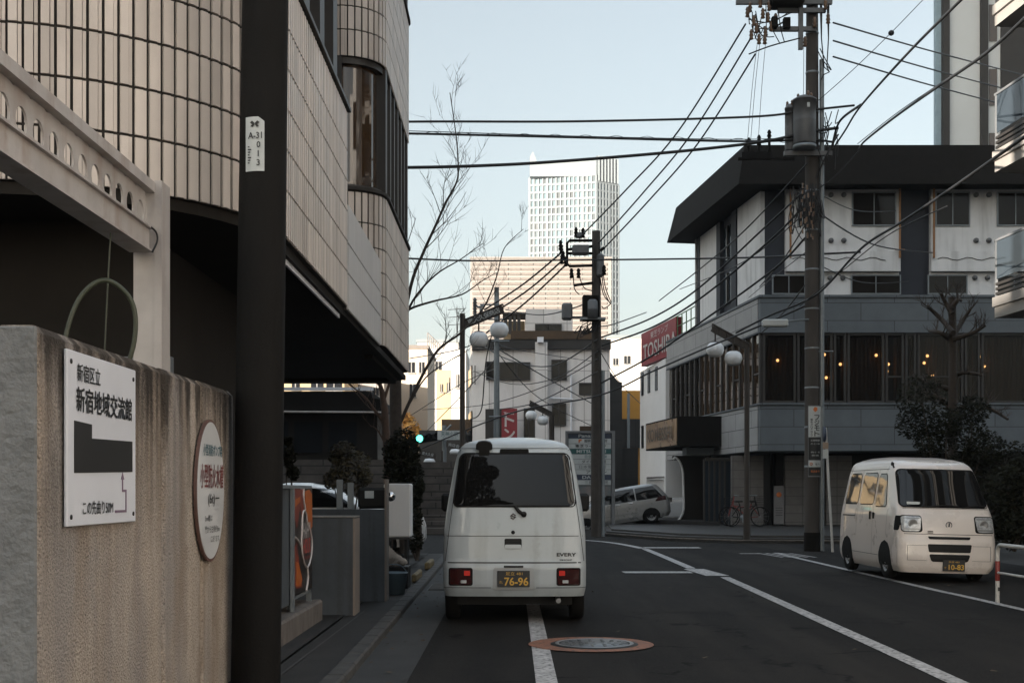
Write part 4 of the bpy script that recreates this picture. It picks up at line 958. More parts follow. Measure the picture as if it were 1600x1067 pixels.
mb = MB(); mb.text('76-96', (-.105, py_, .395), (1, 0, 0), UZ, .245, .085, bold=.02, lift=.0015); mb.text('足立 481', (-.09, py_, .50), (1, 0, 0), UZ, .17, .036, lift=.0015); mb.text('れ', (-.155, py_, .415), (1, 0, 0), UZ, None, .03, lift=.0015); mb.build('digits', M['plate_yellow'], pl)
for sg in (-1, 1):
    mb = MB(); BV.patch(mb, 'side', Body.rrect(1.22, 1.68, .32, 1.1, .42, 1.08, .05), .005, 12, sg); BV.patch(mb, 'side', Body.rrect(1.22, 1.68, 1.2, 1.95, 1.2, 1.9, .05), .005, 12, sg); BV.patch(mb, 'side', Body.rrect(1.22, 1.68, 2.05, 2.75, 2.05, 2.5, .05), .005, 12, sg); mb.build('side_window', M['car_glass'], v1)
    for y in (.62, 2.95): mb = MB(); arch(BV, mb, y, .32, sg); mb.build('wheel_arch', M['rubber'], v1)
    wheel(v1, (sg*.655, .62, .27), .27, .15, sg); wheel(v1, (sg*.655, 2.95, .27), .27, .15, sg)
    mb = MB(); mb.obox((sg*.83, 2.55, 1.22), (.14, .09, .22), bev=.03); mb.tube([(sg*.7, 2.55, 1.15), (sg*.82, 2.55, 1.17)], .02, 6); mb.build('door_mirror', M['black_plastic'], v1)
MB().box(-.6, .6, .35, 3.2, .17, .3).build('underbody', M['black_plastic'], v1)
MB().tube([(.45, .06, .235), (.45, .5, .24)], .026, 12).build('exhaust_pipe', M['rim_steel'], v1)
for sg in (-1, 1):
    MB().box(sg*.655-.085, sg*.655+.085, .97, .985, .1, .34).build('mudflap', M['rubber'], v1)
    mb = MB(); BV.patch(mb, 'side', [(1.765, .45, 2.35), (1.78, .45, 2.35)], .006, 10, sg); mb.build('drip_rail', M['van_white'], v1)
mb = MB(); BV.patch(mb, 'near', Body.rrect(.578, .598, -.11, .09, -.11, .09, .006), .012, 4); mb.build('plate_lamp', M['black_plastic'], v1)
v1.location = (.026, 13.05, 0); v1.rotation_euler = (0, 0, radians(-.3))

# ---- oncoming kei van seen from the front
HW2 = [(.13, .66), (.2, .715), (.35, .737), (.7, .735), (.95, .725), (1.1, .705), (1.6, .63), (1.72, .61), (1.79, .585), (1.84, .545), (1.87, .475), (1.885, .34)]
BW = Body(HW2, [(.13, .05), (.2, .01), (.35, -.01), (.6, .0), (.66, .03), (.8, .05), (.95, .1), (1.08, .19), (1.12, .23), (1.6, .58), (1.70, .68), (1.78, .83), (1.83, 1.0), (1.87, 1.3), (1.885, 1.7)],
          [(.13, 3.3), (.3, 3.38), (1.0, 3.36), (1.6, 3.25), (1.8, 3.15), (1.885, 2.7)], .12, .12, .13, 1.885, .055)
v2 = thing('oncoming_van', 'white kei van facing the camera in the right lane', 'van')
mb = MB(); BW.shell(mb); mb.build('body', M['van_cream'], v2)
mb = MB(); BW.patch(mb, 'near', Body.rrect(1.115, 1.665, -.665, .665, -.592, .592, .07), .007, 24); ws = mb.build('windscreen', M['car_glass'], v2)
mb = MB(); BW.patch(mb, 'near', Body.rrect(1.095, 1.685, -.682, .682, -.608, .608, .08), .004, 24); mb.build('screen_seal', M['rubber'], ws)
mb = MB(); mb.tube([(-.35, BW.near(-.35, 1.1)-.02, 1.1), (-.05, BW.near(-.05, 1.13)-.025, 1.135), (.2, BW.near(.2, 1.13)-.025, 1.13)], .009, 6); mb.tube([(.25, BW.near(.25, 1.1)-.02, 1.1), (.45, BW.near(.45, 1.13)-.025, 1.135), (.6, BW.near(.6, 1.13)-.025, 1.13)], .009, 6); mb.build('wiper', M['black_plastic'], v2)
mb = MB(); mb.obox((-.47, BW.near(-.47, 1.155)-.012, 1.16), (.2, .004, .045), uz=(0, .55, 1)); mb.build('sticker', M['tag_white'], ws)
for sg in (-1, 1):
    a, b = sorted((sg*.40, sg*.69)); o0, o1 = (0, .05) if sg > 0 else (.05, 0); mb = MB(); r = Body.rrect(.745, .965, a+(.03 if sg > 0 else 0), b-(.03 if sg < 0 else 0), a, b, .035)
    r = [(z, lo+(.0 if sg < 0 else 0), hi) for z, lo, hi in r]
    BW.patch(mb, 'near', r, .010, 12); hl = mb.build('headlight', M['lens'], v2)
    mb = MB(); BW.patch(mb, 'near', Body.rrect(.73, .98, a-.006, b+.006, a-.012, b+.006, .04), .005, 12); BW.patch(mb, 'side', Body.rrect(.75, .97, .15, .34, .15, .30, .03), .006, 6, sg); mb.build('lamp_surround', M['rubber'], hl)
    mb = MB(); cx = sg*.53; mb.lathe([(.001, -.003), (.045, -.006), (.06, -.009), (.07, -.003)], (cx, BW.near(cx, .855)-.011, .855), 20, 'y'); mb.build('reflector', M['rim_steel'], hl)
    for z0, z1 in ((.765, .785), (.93, .945)): mb = MB(); BW.patch(mb, 'near', Body.rrect(z0, z1, a+.03, b-.03, a+.03, b-.03, .004), .013, 6); mb.build('lens_rib', M['rim_steel'], hl)
    a, b = sorted((sg*.34, sg*.62)); mb = MB(); BW.patch(mb, 'near', [(.315, a, b), (.319, a, b)], .003, 12); BW.patch(mb, 'near', [(.535, a, b), (.539, a, b)], .003, 12)
    vline_near(BW, mb, sg*.62, sg*.62, .315, .535, .006); mb.build('fog_panel_crease', M['seam'], v2)
    for y in (.76, 2.82): mb = MB(); arch(BW, mb, y, .315, sg, .18); mb.build('wheel_arch', M['rubber'], v2)
    wheel(v2, (sg*.65, .75, .27), .27, .15, sg); wheel(v2, (sg*.65, 2.82, .27), .27, .15, sg)
    for nm, r in (('front_window', Body.rrect(1.10, 1.60, .82, 1.38, 1.02, 1.38, .05)), ('sliding_window', Body.rrect(1.13, 1.62, 1.5, 2.25, 1.5, 2.22, .06)), ('rear_quarter_window', Body.rrect(1.13, 1.62, 2.37, 3.1, 2.37, 2.98, .06))):
        mb = MB(); BW.patch(mb, 'side', r, .006, 10, sg); g = mb.build(nm, M['dark_glass'], v2)
        zz = [x[0] for x in r]; l = min(x[1] for x in r); h = max(x[2] for x in r)
        mb = MB(); BW.patch(mb, 'side', [(z+(-.015 if i == 0 else .015 if i == len(r)-1 else 0), lo-.018, hi+.018) for i, (z, lo, hi) in enumerate(r)], .003, 10, sg); mb.build('window_seal', M['rubber'], g)
    mb = MB(); vline_side(BW, mb, 1.44, 1.44, .34, 1.68, sg); vline_side(BW, mb, 2.32, 2.32, .6, 1.68, sg); line_side(BW, mb, 1.68, .95, 3.1, sg, .008); line_side(BW, mb, .93, 2.4, 3.15, sg, .02); line_side(BW, mb, .34, 1.1, 2.5, sg); vline_side(BW, mb, .72, .72, .65, 1.05, sg); mb.build('panel_gap', M['seam'], v2)
    mb = MB(); mb.obox((sg*(BW.hw(.95)+.012), 1.38, .95), (.03, .03, .10), bev=.008); mb.obox((sg*(BW.hw(.95)+.012), 1.56, .95), (.03, .035, .13), bev=.008); mb.build('door_handle', M['black_plastic'], v2)
mb = MB(); line_near(BW, mb, .705, -.66, .66, .008, .003); line_near(BW, mb, 1.085, -.64, .64, .006); mb.build('panel_gap', M['seam'], v2)
mb = MB(); BW.patch(mb, 'near', Body.rrect(.632, .672, -.3, .3, -.32, .32, .01), .006, 12); BW.patch(mb, 'near', Body.rrect(.44, .56, -.31, .31, -.33, .33, .02), .006, 12); BW.patch(mb, 'near', Body.rrect(.30, .41, -.27, .27, -.31, .31, .03), .006, 12)
for z in (.72, .742): BW.patch(mb, 'near', [(z, -.32, -.24), (z+.012, -.32, -.24)], .006, 3)
gr = mb.build('grille', M['black_plastic'], v2)
mb = MB(); e = BW.near(0, .845)-.006
mb.lathe([(.038, 0), (.045, -.006), (.05, 0)], (0, e, .845), 24, 'y'); mb.prism([(-.014, -.028), (.012, -.028), (.016, .028), (0, .032), (-.012, .02), (-.004, .02)], (0, e, .845), (1, 0, 0), UZ, .006); mb.build('emblem', M['emblem'], v2)
pl = MB().obox((.06, BW.near(0, .25)-.02, .25), (.33, .01, .165), bev=.003).build('number_plate', M['plate_black'], v2)
y2 = BW.near(0, .25)-.026
mb = MB(); mb.text('10-83', (-.02, y2, .185), (1, 0, 0), UZ, .23, .08, bold=.02, lift=.001); mb.text('多摩 480', (-.02, y2, .288), (1, 0, 0), UZ, .16, .03, lift=.001); mb.text('や', (-.085, y2, .2), (1, 0, 0), UZ, None, .03, lift=.001); mb.build('digits', M['plate_yellow'], pl)
mb = MB(); mb.tube([(-.63, .72, 1.69), (-.66, .74, 1.78)], .014, 8); mb.lathe([(.001, -.02), (.022, -.02), (.022, .02), (.001, .02)], (-.65, .74, 1.75), 12, 'x'); mb.build('aerial_base', M['black_plastic'], v2)
mb = MB(); mb.box(-.62, .62, .3, 3.1, .14, .28); mb.build('underbody', M['black_plastic'], v2)
v2.location = (6.47, 18.95, .01); v2.rotation_euler = (0, radians(1.4), radians(1.0))

# ---- cars seen from the side (lengthwise profile swept across)
def side_car(name, label, L, prof_b, glass, paint, wheels, r, extra=None, hwb=.85):
    """prof_b: lower body + roof outline rows (z, y0, y1, hw)"""
    t = thing(name, label, 'car')
    B = Body([(z, h) for z, a, b, h in prof_b], [(z, a) for z, a, b, h in prof_b], [(z, b) for z, a, b, h in prof_b], .28, .28, prof_b[0][0], prof_b[-1][0], .06)
    mb = MB(); B.shell(mb, 60); mb.build('body', paint, t)
    for sg in (-1, 1):
        for g in glass: mb = MB(); B.patch(mb, 'side', g, .006, 14, sg); mb.build('side_window', M['car_glass'], t)
        for y in wheels: mb = MB(); arch(B, mb, y, r+.06, sg, prof_b[0][0]); mb.build('wheel_arch', M['rubber'], t)
        for y in wheels: wheel(t, (sg*(hwb-.1), y, r), r, .2, sg)
        mb = MB(); line_side(B, mb, .52, wheels[0]+.5, wheels[1]-.5, sg, .006); vline_side(B, mb, (wheels[0]+wheels[1])/2, (wheels[0]+wheels[1])/2, .4, .95, sg); vline_side(B, mb, wheels[0]+.45, wheels[0]+.55, .4, .95, sg)
        mb.build('panel_gap', M['seam'], t)
        if extra: extra(t, B, sg)
    mb = MB(); mb.box(-.7, .7, .4, L-.4, .16, .32); mb.build('underbody', M['black_plastic'], t)
    return t
def ex(t, B, sg):
    mb = MB(); mb.obox((sg*.98, 1.35, 1.0), (.2, .12, .15), bev=.04); mb.build('door_mirror', M['silver'], t)
    mb = MB()
    for y in (2.2, 2.75): mb.obox((sg*(B.hw(.92)+.01), y, .92), (.03, .2, .03), bev=.008)
    mb.build('door_handle', M['chrome'], t)
    mb = MB(); B.patch(mb, 'side', Body.rrect(.86, 1.02, 3.72, 4.2, 3.9, 4.2, .03), .008, 5, sg); mb.build('tail_light', M['lamp_red'], t)
    mb = MB(); B.patch(mb, 'side', Body.rrect(.66, .84, .12, .5, .2, .75, .03), .008, 5, sg); mb.build('headlight', M['lens'], t)
MIN = [(.2, .1, 4.25, .80), (.35, .0, 4.36, .85), (.6, .02, 4.38, .86), (.8, .1, 4.36, .86), (.95, .35, 4.32, .85), (1.02, .75, 4.3, .83), (1.1, 1.0, 4.26, .81), (1.4, 1.65, 4.05, .74), (1.52, 1.98, 3.95, .68), (1.58, 2.3, 3.8, .58), (1.60, 2.7, 3.5, .4)]
c1 = side_car('silver_minivan', 'silver minivan parked nose down on the slope beyond the steps', 4.36, MIN, [Body.rrect(1.02, 1.47, 1.12, 2.05, 1.85, 2.05, .03), Body.rrect(1.0, 1.5, 2.1, 2.95, 2.1, 2.95, .03), Body.rrect(.99, 1.49, 3.0, 4.1, 3.0, 3.75, .04), [(1.1, 1.02, 1.1), (1.2, 1.2, 1.3), (1.4, 1.62, 1.74)]], M['silver'], (.8, 3.5), .31, ex)
# local +y (rear) must point to world +x ; local -x... the side facing the camera
c1.rotation_euler = (radians(0), radians(0), radians(-90)); 
c1.matrix_world = Matrix.Translation(Vector((1.95, 47, -.29))) @ Matrix.Rotation(radians(-9), 4, 'Y') @ Matrix.Rotation(radians(-86), 4, 'Z') @ Matrix.Scale(.9, 4)
SED = [(.2, .1, 4.3, .76), (.35, .0, 4.4, .83), (.6, .02, 4.4, .84), (.8, .08, 4.36, .84), (.92, .4, 4.28, .83), (.98, 1.0, 4.15, .80), (1.05, 1.2, 3.9, .78), (1.3, 1.7, 3.45, .70), (1.4, 1.95, 3.2, .65), (1.45, 2.2, 2.9, .52), (1.47, 2.4, 2.7, .35)]
c2 = side_car('white_car', 'white car half hidden behind the low wall and dark pole', 4.4, SED, [Body.rrect(.98, 1.36, 1.3, 2.35, 1.9, 2.35, .03), Body.rrect(.98, 1.36, 2.42, 3.7, 2.42, 3.2, .03)], M['car_white'], (.85, 3.45), .3, ex)
c2.matrix_world = Matrix.Translation(Vector((-1.75, 26.0, .06))) @ Matrix.Rotation(radians(88), 4, 'Z')
# ================================================================ grey hotel on the right corner
HB = thing('corner_hotel', 'grey stone corner building with dark overhanging roof and curtained window band', 'building', (8.15, 42, 0))
C0 = Vector((8.15, 42)); LD = Vector((-.115, 1)).normalized(); LN = Vector((-LD.y, LD.x))   # left face direction / outward (-x)
def lf(t, off=0.): p = C0+LD*t+LN*off; return p
XR = 24
def band(mb, z0, z1, t1, off=0., x1=XR, back=52):
    a = lf(0, off); b = lf(t1, off)
    y = 42-off; ax = a.x+(y-a.y)*LD.x/LD.y
    P = [(ax, y), (x1, y), (x1, back), (b.x, b.y)]
    mb.prism(P, (0, 0, z0), (1, 0, 0), (0, 1, 0), z1-z0)
TL = 13.1
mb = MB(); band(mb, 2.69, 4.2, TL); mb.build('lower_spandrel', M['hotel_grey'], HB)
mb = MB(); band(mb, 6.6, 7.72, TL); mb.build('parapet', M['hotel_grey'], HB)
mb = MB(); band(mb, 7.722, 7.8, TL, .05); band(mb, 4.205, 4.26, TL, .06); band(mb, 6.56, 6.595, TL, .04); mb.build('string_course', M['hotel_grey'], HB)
# side face light panels
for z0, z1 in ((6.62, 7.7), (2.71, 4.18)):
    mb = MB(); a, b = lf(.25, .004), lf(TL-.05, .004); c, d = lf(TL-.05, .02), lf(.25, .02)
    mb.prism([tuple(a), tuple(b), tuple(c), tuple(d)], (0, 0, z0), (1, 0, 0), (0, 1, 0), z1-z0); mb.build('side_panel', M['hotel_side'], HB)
# restaurant window band
mb = MB(); band(mb, 4.26, 6.56, TL-.3, -.9); mb.build('inner_wall', M['dark_wall'], HB)
rg = random.Random(8)
mb = MB()
x = 8.4
while x < 20:   # curtains as pleated sheets behind the glass
    wd = rg.choice([.9, 1.3, 1.6]); n = int(wd/.07)
    if rg.random() < .8:
        vs = []
        for i in range(n+1): xx = x+wd*i/n; yy = 42.42+.035*((-1)**i); vs += [(xx, yy, 4.3), (xx, yy, 6.45)]
        mb.add(vs, [(2*i, 2*i+2, 2*i+3, 2*i+1) for i in range(n)])
    x += wd+.15
for k in range(16):
    p = lf(.6+k*.78, -.4); q = lf(.6+k*.78+.5, -.4); n = 7; vs = []
    for i in range(n+1):
        r = p.lerp(q, i/n)+LN*.03*((-1)**i); vs += [(r.x, r.y, 4.3), (r.x, r.y, 6.45)]
    if k % 3 != 1: mb.add(vs, [(2*i, 2*i+2, 2*i+3, 2*i+1) for i in range(n)])
mb.build('curtain', M['curtain'], HB)
def hotel_window(x0, x1, z0, z1, y=42.0, frame=.05, mull=(), glass='dark_glass', off=.03, trans=None, fm='dark_frame'):
    g = MB().box(x0, x1, y+off, y+off+.015, z0, z1).build('window', M[glass], HB)
    mb = MB()
    for a, b, c, d in ((x0-.01, x1+.01, z0-.01, z0+frame), (x0-.01, x1+.01, z1-frame, z1+.01), (x0-.01, x0+frame, z0+frame, z1-frame), (x1-frame, x1+.01, z0+frame, z1-frame)): mb.box(a, b, y-.02, y+.08, c, d)
    for m in mull: mb.box(m-frame/2, m+frame/2, y-.015, y+.075, z0+frame, z1-frame)
    if trans: mb.box(x0+frame, x1-frame, y-.012, y+.07, trans, trans+.05)
    mb.build('window_frame', M[fm], g); return g
xs = [8.22, 9.35, 10.55, 11.0, 12.25, 12.9, 13.3, 14.85, 15.4, 17.2, 19, 21]
for a, b in zip(xs, xs[1:]): hotel_window(a+.03, b-.03, 4.27, 6.55, 42.06, .07, glass='see_glass', trans=5.1 if 12 < a < 13.5 else None)
n = 17
for k in range(n):
    t0 = .12+k*(TL-.3)/n; t1 = .12+(k+1)*(TL-.3)/n
    a, b = lf(t0+.05, -.06), lf(t1-.05, -.06)
    mb = MB(); mb.prism([tuple(a), tuple(b), tuple(b-LN*.015), tuple(a-LN*.015)], (0, 0, 4.27), (1, 0, 0), (0, 1, 0), 2.27); g = mb.build('window', M['see_glass'] if k > 9 else M['brown_glass'], HB)
    c = lf(t0, -.05); mb = MB(); mb.obox((c.x, c.y, 5.4), (.09, .12, 2.29), atan2(LD.y, LD.x)); 
    if k % 3 == 0: m = lf((t0+t1)/2, -.05); mb.obox((m.x, m.y, 5.25), ((t1-t0)-.1, .06, .05), atan2(LD.y, LD.x))
    mb.build('mullion', M['dark_frame'], g)
for px, py in ((1215, 563), (1288, 554), (1291, 590), (1313, 569), (1369, 555), (1388, 569), (1386, 580), (1449, 556), (1444, 567), (1457, 587), (1533, 557), (1538, 572)):
    p = at(px, py, 42.3); lm = thing('pendant_lamp', 'small warm glowing pendant lamp behind the curtained window band', 'lamp', tuple(p), 'pendant lamps in the curtained window band')
    MB().lathe([(.001, -.052), (.036, -.036), (.052, 0), (.036, .036), (.001, .052)], p, 10).build('bulb', M['bulb'], lm)
    MB().tube([p+Vector((0, 0, .045)), p+Vector((0, 0, 6.5-p.z))], .006, 5).build('flex', M['cable'], lm)
# upper storeys
mb = MB(); band(mb, 7.8, 11.3, 8.1, -.12); mb.build('upper_wall', M['navy'], HB)
def Z42(py): return gz(py, 42)
def X42(px): return gx(px, 42)
for x0, x1 in ((1227, 1405), (1453, 1640), (1690, 1850)):   # projecting white bays
    mb = MB(); mb.box(X42(x0), X42(x1), 41.9, 42.11, Z42(425), 11.25); mb.build('white_bay', M['hotel_white'], HB)
    mb = MB(); mb.box(X42(x0), X42(x1), 41.84, 41.898, Z42(425), Z42(394)); mb.build('bay_apron', M['hotel_white'], HB)
    mb = MB(); mb.box(X42(x0), X42(x1), 42.02, 42.11, 7.8, Z42(425)-.01); mb.build('lower_panel', M['hotel_white'], HB)
    for w0, w1 in ((x0+18, x0+33), (x0+103, x0+171)) if x0 < 1300 else ((x0+7, x0+60), (x0+103, x0+160)):
        xm = (X42(w0)+X42(w1))/2
        hotel_window(X42(w0), X42(w1), Z42(354), Z42(302), 41.87, .028, (xm,), 'room_glass', off=.012, fm='pole_steel')
    for w0, w1 in ((x0-20, x0+31), (x0+103, x0+180)) if x0 < 1300 else ((x0-3, x0+58), (x0+103, x0+160)):
        xm = (X42(w0)+X42(w1))/2; hotel_window(X42(w0), X42(w1), 7.83, Z42(430), 41.99, .028, (xm,), 'room_glass', off=.012, fm='pole_steel')
    for dx in (70, 90):
        for py, yy in ((306, 41.9), (377, 41.9), (434, 42.02)): MB().lathe([(.001, -.12), (.06, -.12), (.085, -.05), (.085, 0)], (X42(x0+dx), yy, Z42(py)), 14, 'y').build('vent_cap', M['transformer'], HB)
    mb = MB(); xp = X42(x0+6 if x0 < 1300 else x0+3)
    MB().tube([(xp, 41.78, Z42(405)), (xp, 41.78, Z42(295))], .035, 8).build('down_pipe', M['copper'], HB)
    if x0 < 1300:
        xp = X42(x0+176); mb.tube([(xp, 41.78, Z42(405)), (xp, 41.78, Z42(295))], .035, 8); mb.tube([(xp-.16, 41.78, Z42(392)), (xp+.16, 41.78, Z42(392))], .02, 6); mb.build('down_pipe', M['copper'], HB)
    pts = [(X42(x0)+.2+.16*k, 41.83, Z42(406)+.05*sin(k*1.25)) for k in range(int((X42(x1)-X42(x0)-.5)/.16))]
    mb = MB(); mb.tube(pts, .012, 5); mb.build('looped_wire', M['cable'], HB)
# left face panels and windows of the upper storeys
def lpanel(t0, t1, z0, z1, off, mat, nm):
    a, b, c, d = lf(t0, off), lf(t1, off), lf(t1, off-.15), lf(t0, off-.15)
    mb = MB(); mb.prism([tuple(a), tuple(b), tuple(c), tuple(d)][::1], (0, 0, z0), (1, 0, 0), (0, 1, 0), z1-z0); return mb.build(nm, mat, HB)
lpanel(.02, 2.6, 7.8, 11.2, .0, M['hotel_white'], 'white_bay'); lpanel(5.3, 7.6, 7.8, 11.2, .0, M['hotel_white'], 'white_bay'); lpanel(8.0, 8.15, 7.75, 11.2, .06, M['hotel_side'], 'end_pier')
for z0, z1 in ((8.1, 9.2), (9.7, 10.9)):
    g = lpanel(3.4, 4.6, z0, z1, -.08, M['blue_glass'], 'window')
    a = lf(4.0, -.05); mb = MB(); mb.obox((a.x, a.y, (z0+z1)/2), (.08, .08, z1-z0), atan2(LD.y, LD.x)); mb.build('window_frame', M['dark_frame'], g)
lpanel(2.7, 3.3, 7.8, 11.2, .03, M['navy'], 'navy_pier'); lpanel(4.7, 5.2, 7.8, 11.2, .03, M['navy'], 'navy_pier'); lpanel(7.65, 7.95, 7.8, 11.2, .02, M['navy'], 'navy_pier')
# roof: sloping fascia all round
def ringpts(off, z, t1):
    a = lf(0, off); y = 42-off; ax = a.x+(y-a.y)*LD.x/LD.y; b = lf(t1, off)
    return [Vector((ax, y, z)), Vector((XR, y, z)), Vector((XR, 54, z)), Vector((b.x, b.y, z))]
o1 = ringpts(1.0, 11.2, 8.9); o2 = ringpts(.72, 12.52, 8.55); i1 = ringpts(-.1, 11.25, 8.0)
mb = MB(); mb.add(o1+o2+i1, [(i, (i+1) % 4, 4+(i+1) % 4, 4+i) for i in range(4)]+[(4, 5, 6, 7)]+[(8+i, 8+(i+1) % 4, (i+1) % 4, i) for i in range(4)]+[(8, 11, 10, 9)])
mb.build('roof', M['roof_dark'], HB)
# ground floor
mb = MB(); mb.box(9.2, XR, 44.6, 50, 0, 2.69); a = lf(3, -1.2); mb.prism([(9.0, 44.6), (9.0, 52), (a.x+.0, 54), (a.x+.4, 45.5)], (0, 0, 0), (1, 0, 0), (0, 1, 0), 2.68); mb.build('ground_floor_wall', M['dark_wall'], HB)
for x0, x1 in ((gx(1143, 44.4), gx(1192, 44.4)), (gx(1226, 44.4), gx(1262, 44.4)), (gx(1290, 44.4), gx(1330, 44.4))):
    mb = MB(); mb.box(x0, x1, 44.3, 44.597, .2, 2.6); mb.build('tiled_pier', pmat('pale_tile', (.17, .155, .145), (.13, .12, .112), rough=.5, grid=(.6, .3), gridc=(.07, .065, .06)), HB)
g = MB().box(gx(1098, 46), gx(1140, 46), 45.4, 45.43, .15, 2.5).build('entrance_door', M['blue_glass'], HB)
mb = MB()
for px in (1096, 1104, 1112, 1120, 1128, 1140): mb.box(gx(px, 46)-.03, gx(px, 46)+.03, 45.33, 45.397, .15, 2.5)
mb.box(gx(1098, 46), gx(1140, 46), 45.33, 45.397, 2.44, 2.55); mb.build('door_frame', M['dark_frame'], g)
mb = MB(); pr = [(gx(1052, 48), 2.7), (gx(1052, 48), 2.55)]+[(gx(1052+16*sin(a*pi/16), 48), 1.9+.75*cos(a*pi/16)) for a in range(1, 8)]+[(gx(1069, 48), .9)]+[(gx(1050+19*cos(a*pi/16), 48), .8-.62*sin(a*pi/16)) for a in range(1, 9)]+[(gx(1050, 48), -.05), (gx(1110, 48), -.05), (gx(1110, 48), 2.7)]
mb.prism(pr, (0, 48.4, 0), (1, 0, 0), (0, 0, 1), .5); mb.build('curved_pier', M['dark_wall'], HB)
mb = MB(); mb.tube([(x-.03, 47.87, z) for x, z in pr[1:-3]], .045, 6); mb.build('pier_trim', M['plain_white'], HB)
# entrance sign box
cb = thing('sign_canopy', 'dark projecting entrance box with bronze lettered plate on the corner building', 'sign', (6.8, 48, 3.0))
A = Vector((6.02, 46.5)); B_ = A+LD*5.3
mb = MB(); mb.prism([tuple(A), (7.62, 46.5), tuple(Vector((7.62, 46.5))+LD*5.3), tuple(B_)], (0, 0, 3.0), (1, 0, 0), (0, 1, 0), 1.09); mb.build('box', M['roof_dark'], cb)
mb = MB(); e = LN*.02; mb.prism([tuple(A+LD*.1+e), tuple(B_-LD*.1+e), tuple(B_-LD*.1+e*.05), tuple(A+LD*.1+e*.05)], (0, 0, 3.06), (1, 0, 0), (0, 1, 0), .97); mb.build('bronze_plate', M['gold'], cb)
mb = MB(); o = B_-LD*.55+LN*.022; mb.text('KOMESSHI', (o.x, o.y, 3.3), (-LD.x, -LD.y, 0), UZ, 4.1, .5, bold=.02, lift=.05); mb.build('lettering', M['gold_letter'], cb)
mb = MB(); mb.obox((6.9, 47.5, 2.85), (1.0, 1.2, .26)); mb.build('bracket', M['hotel_grey'], cb)
# terrace and steps
mb = MB()
base = [(2.75, 39.6), (4.35, 35.2), (5.9, 33.6), (9.3, 33.2), (24, 33.6), (24, 60), (4.2, 60)]
cen = Vector((9, 46))
for k in range(3):
    f = [.0, .35, .7][k]
    pts = [(x+(.55*f*1.0 if x < 6 else .2*f), y+f*1.1) for x, y in base[:5]]+base[5:]
    mb.prism(pts, (0, 0, -.05 if k == 0 else .06*k), (1, 0, 0), (0, 1, 0), .115 if k == 0 else .06)
tr = mb.build('granite_terrace', M['granite'], origin=(8, 45, 0)); tr['kind'] = 'structure'
mb = MB(); mb.tube([(2.7, 39.5, .075), (4.32, 35.12, .075), (5.88, 33.5, .075), (9.3, 33.1, .075)], .022, 5); o = mb.build('terrace_edge', M['step_stone'], origin=(6, 36, 0)); o['kind'] = 'structure'
mb = MB(); mb.prism([(4.6, 47.5), (7.2, 44.4), (7.2, 52), (3.4, 54)], (0, 0, .05), (1, 0, 0), (0, 1, 0), .26); o = mb.build('parking_ramp', M['paving'], origin=(6, 48, 0)); o['kind'] = 'structure'

def bicycle(name, label, x, y, z, rz, mat):
    t = thing(name, label, 'bicycle', (0, 0, 0), None)
    for wy in (0, 1.05):
        mb = MB(); n = 28; R = .31
        mb.tube([(0, wy+R*cos(2*pi*k/n), .33+R*sin(2*pi*k/n)) for k in range(n+1)], .018, 6, caps=False); wo = mb.build('wheel', M['rubber'], t)
        mb = MB()
        for k in range(12): mb.tube([(0, wy, .33), (0, wy+R*cos(2*pi*k/12), .33+R*sin(2*pi*k/12))], .003, 3)
        mb.tube([(-.04, wy, .33), (.04, wy, .33)], .02, 6); mb.build('spokes', M['rim_steel'], wo)
    mb = MB()
    for a, b in (((0, 0, .33), (0, .38, .3)), ((0, .38, .3), (0, .3, .75)), ((0, .38, .3), (0, .92, .72)), ((0, 0, .33), (0, .3, .7)), ((0, .9, .85), (0, 1.05, .33)), ((0, .32, .62), (0, .9, .68)), ((0, .9, .7), (0, .86, 1.0))): mb.tube([a, b], .02, 6)
    mb.build('frame', mat, t)
    mb = MB(); mb.tube([(-.27, .72, 1.02), (-.2, .84, 1.03), (.2, .84, 1.03), (.27, .72, 1.02)], .014, 6); mb.build('handlebar', M['pole_steel'], t)
    mb = MB(); mb.obox((0, .26, .83), (.17, .27, .06), bev=.025); mb.tube([(0, .3, .7), (0, .27, .8)], .015, 6); mb.build('saddle', M['black_plastic'], t)
    mb = MB()
    for zz in (.72, .8, .88, .95): mb.tube([(-.17, .93, zz), (.17, .93, zz), (.17, 1.18, zz), (-.17, 1.18, zz), (-.17, .93, zz)], .006, 4)
    for xx in (-.17, -.06, .06, .17):
        for yy in (.93, 1.18): mb.tube([(xx, yy, .72), (xx, yy, .95)], .005, 4)
    mb.build('basket', M['black_plastic'], t)
    mb = MB(); mb.tube([(0, .38, .3), (.08, .38, .16)], .012, 5); mb.lathe([(.001, -.008), (.09, -.008), (.09, .008), (.001, .008)], (.03, .38, .3), 14, 'x'); mb.obox((.13, .38, .16), (.1, .07, .02)); mb.build('pedals', M['pole_steel'], t)
    t.location = (x, y, z); t.rotation_euler = (0, 0, rz); return t
bicycle('bicycle', 'black bicycle leaning left of the lamp post on the granite terrace', gx(1143, 42), 42, .2, radians(-70), M['black_plastic'])
bicycle('bicycle', 'bicycle with red frame and front basket right of the lamp post', gx(1188, 42.4), 42.4, .2, radians(75), M['rail_red'])
ab = thing('notice_board', 'small white notice board standing behind the red bicycle', 'board', (gx(1217, 43.5), 43.5, .2))
x = gx(1217, 43.5); mb = MB(); mb.obox((x, 43.5, .9), (.34, .04, 1.3)); mb.build('panel', pmat('board_grey', (.17, .16, .155)), ab)
mb = MB(); mb.lathe([(.001, -.024), (.09, -.024), (.09, -.02)], (x, 43.5, 1.25), 16, 'y'); mb.build('red_disc', M['orange_ink'], ab); mb = MB()
for k in range(4): mb.box(x-.12, x+.12, 43.474, 43.479, .55+k*.08, .57+k*.08)
mb.build('text_line', M['ink'], ab)
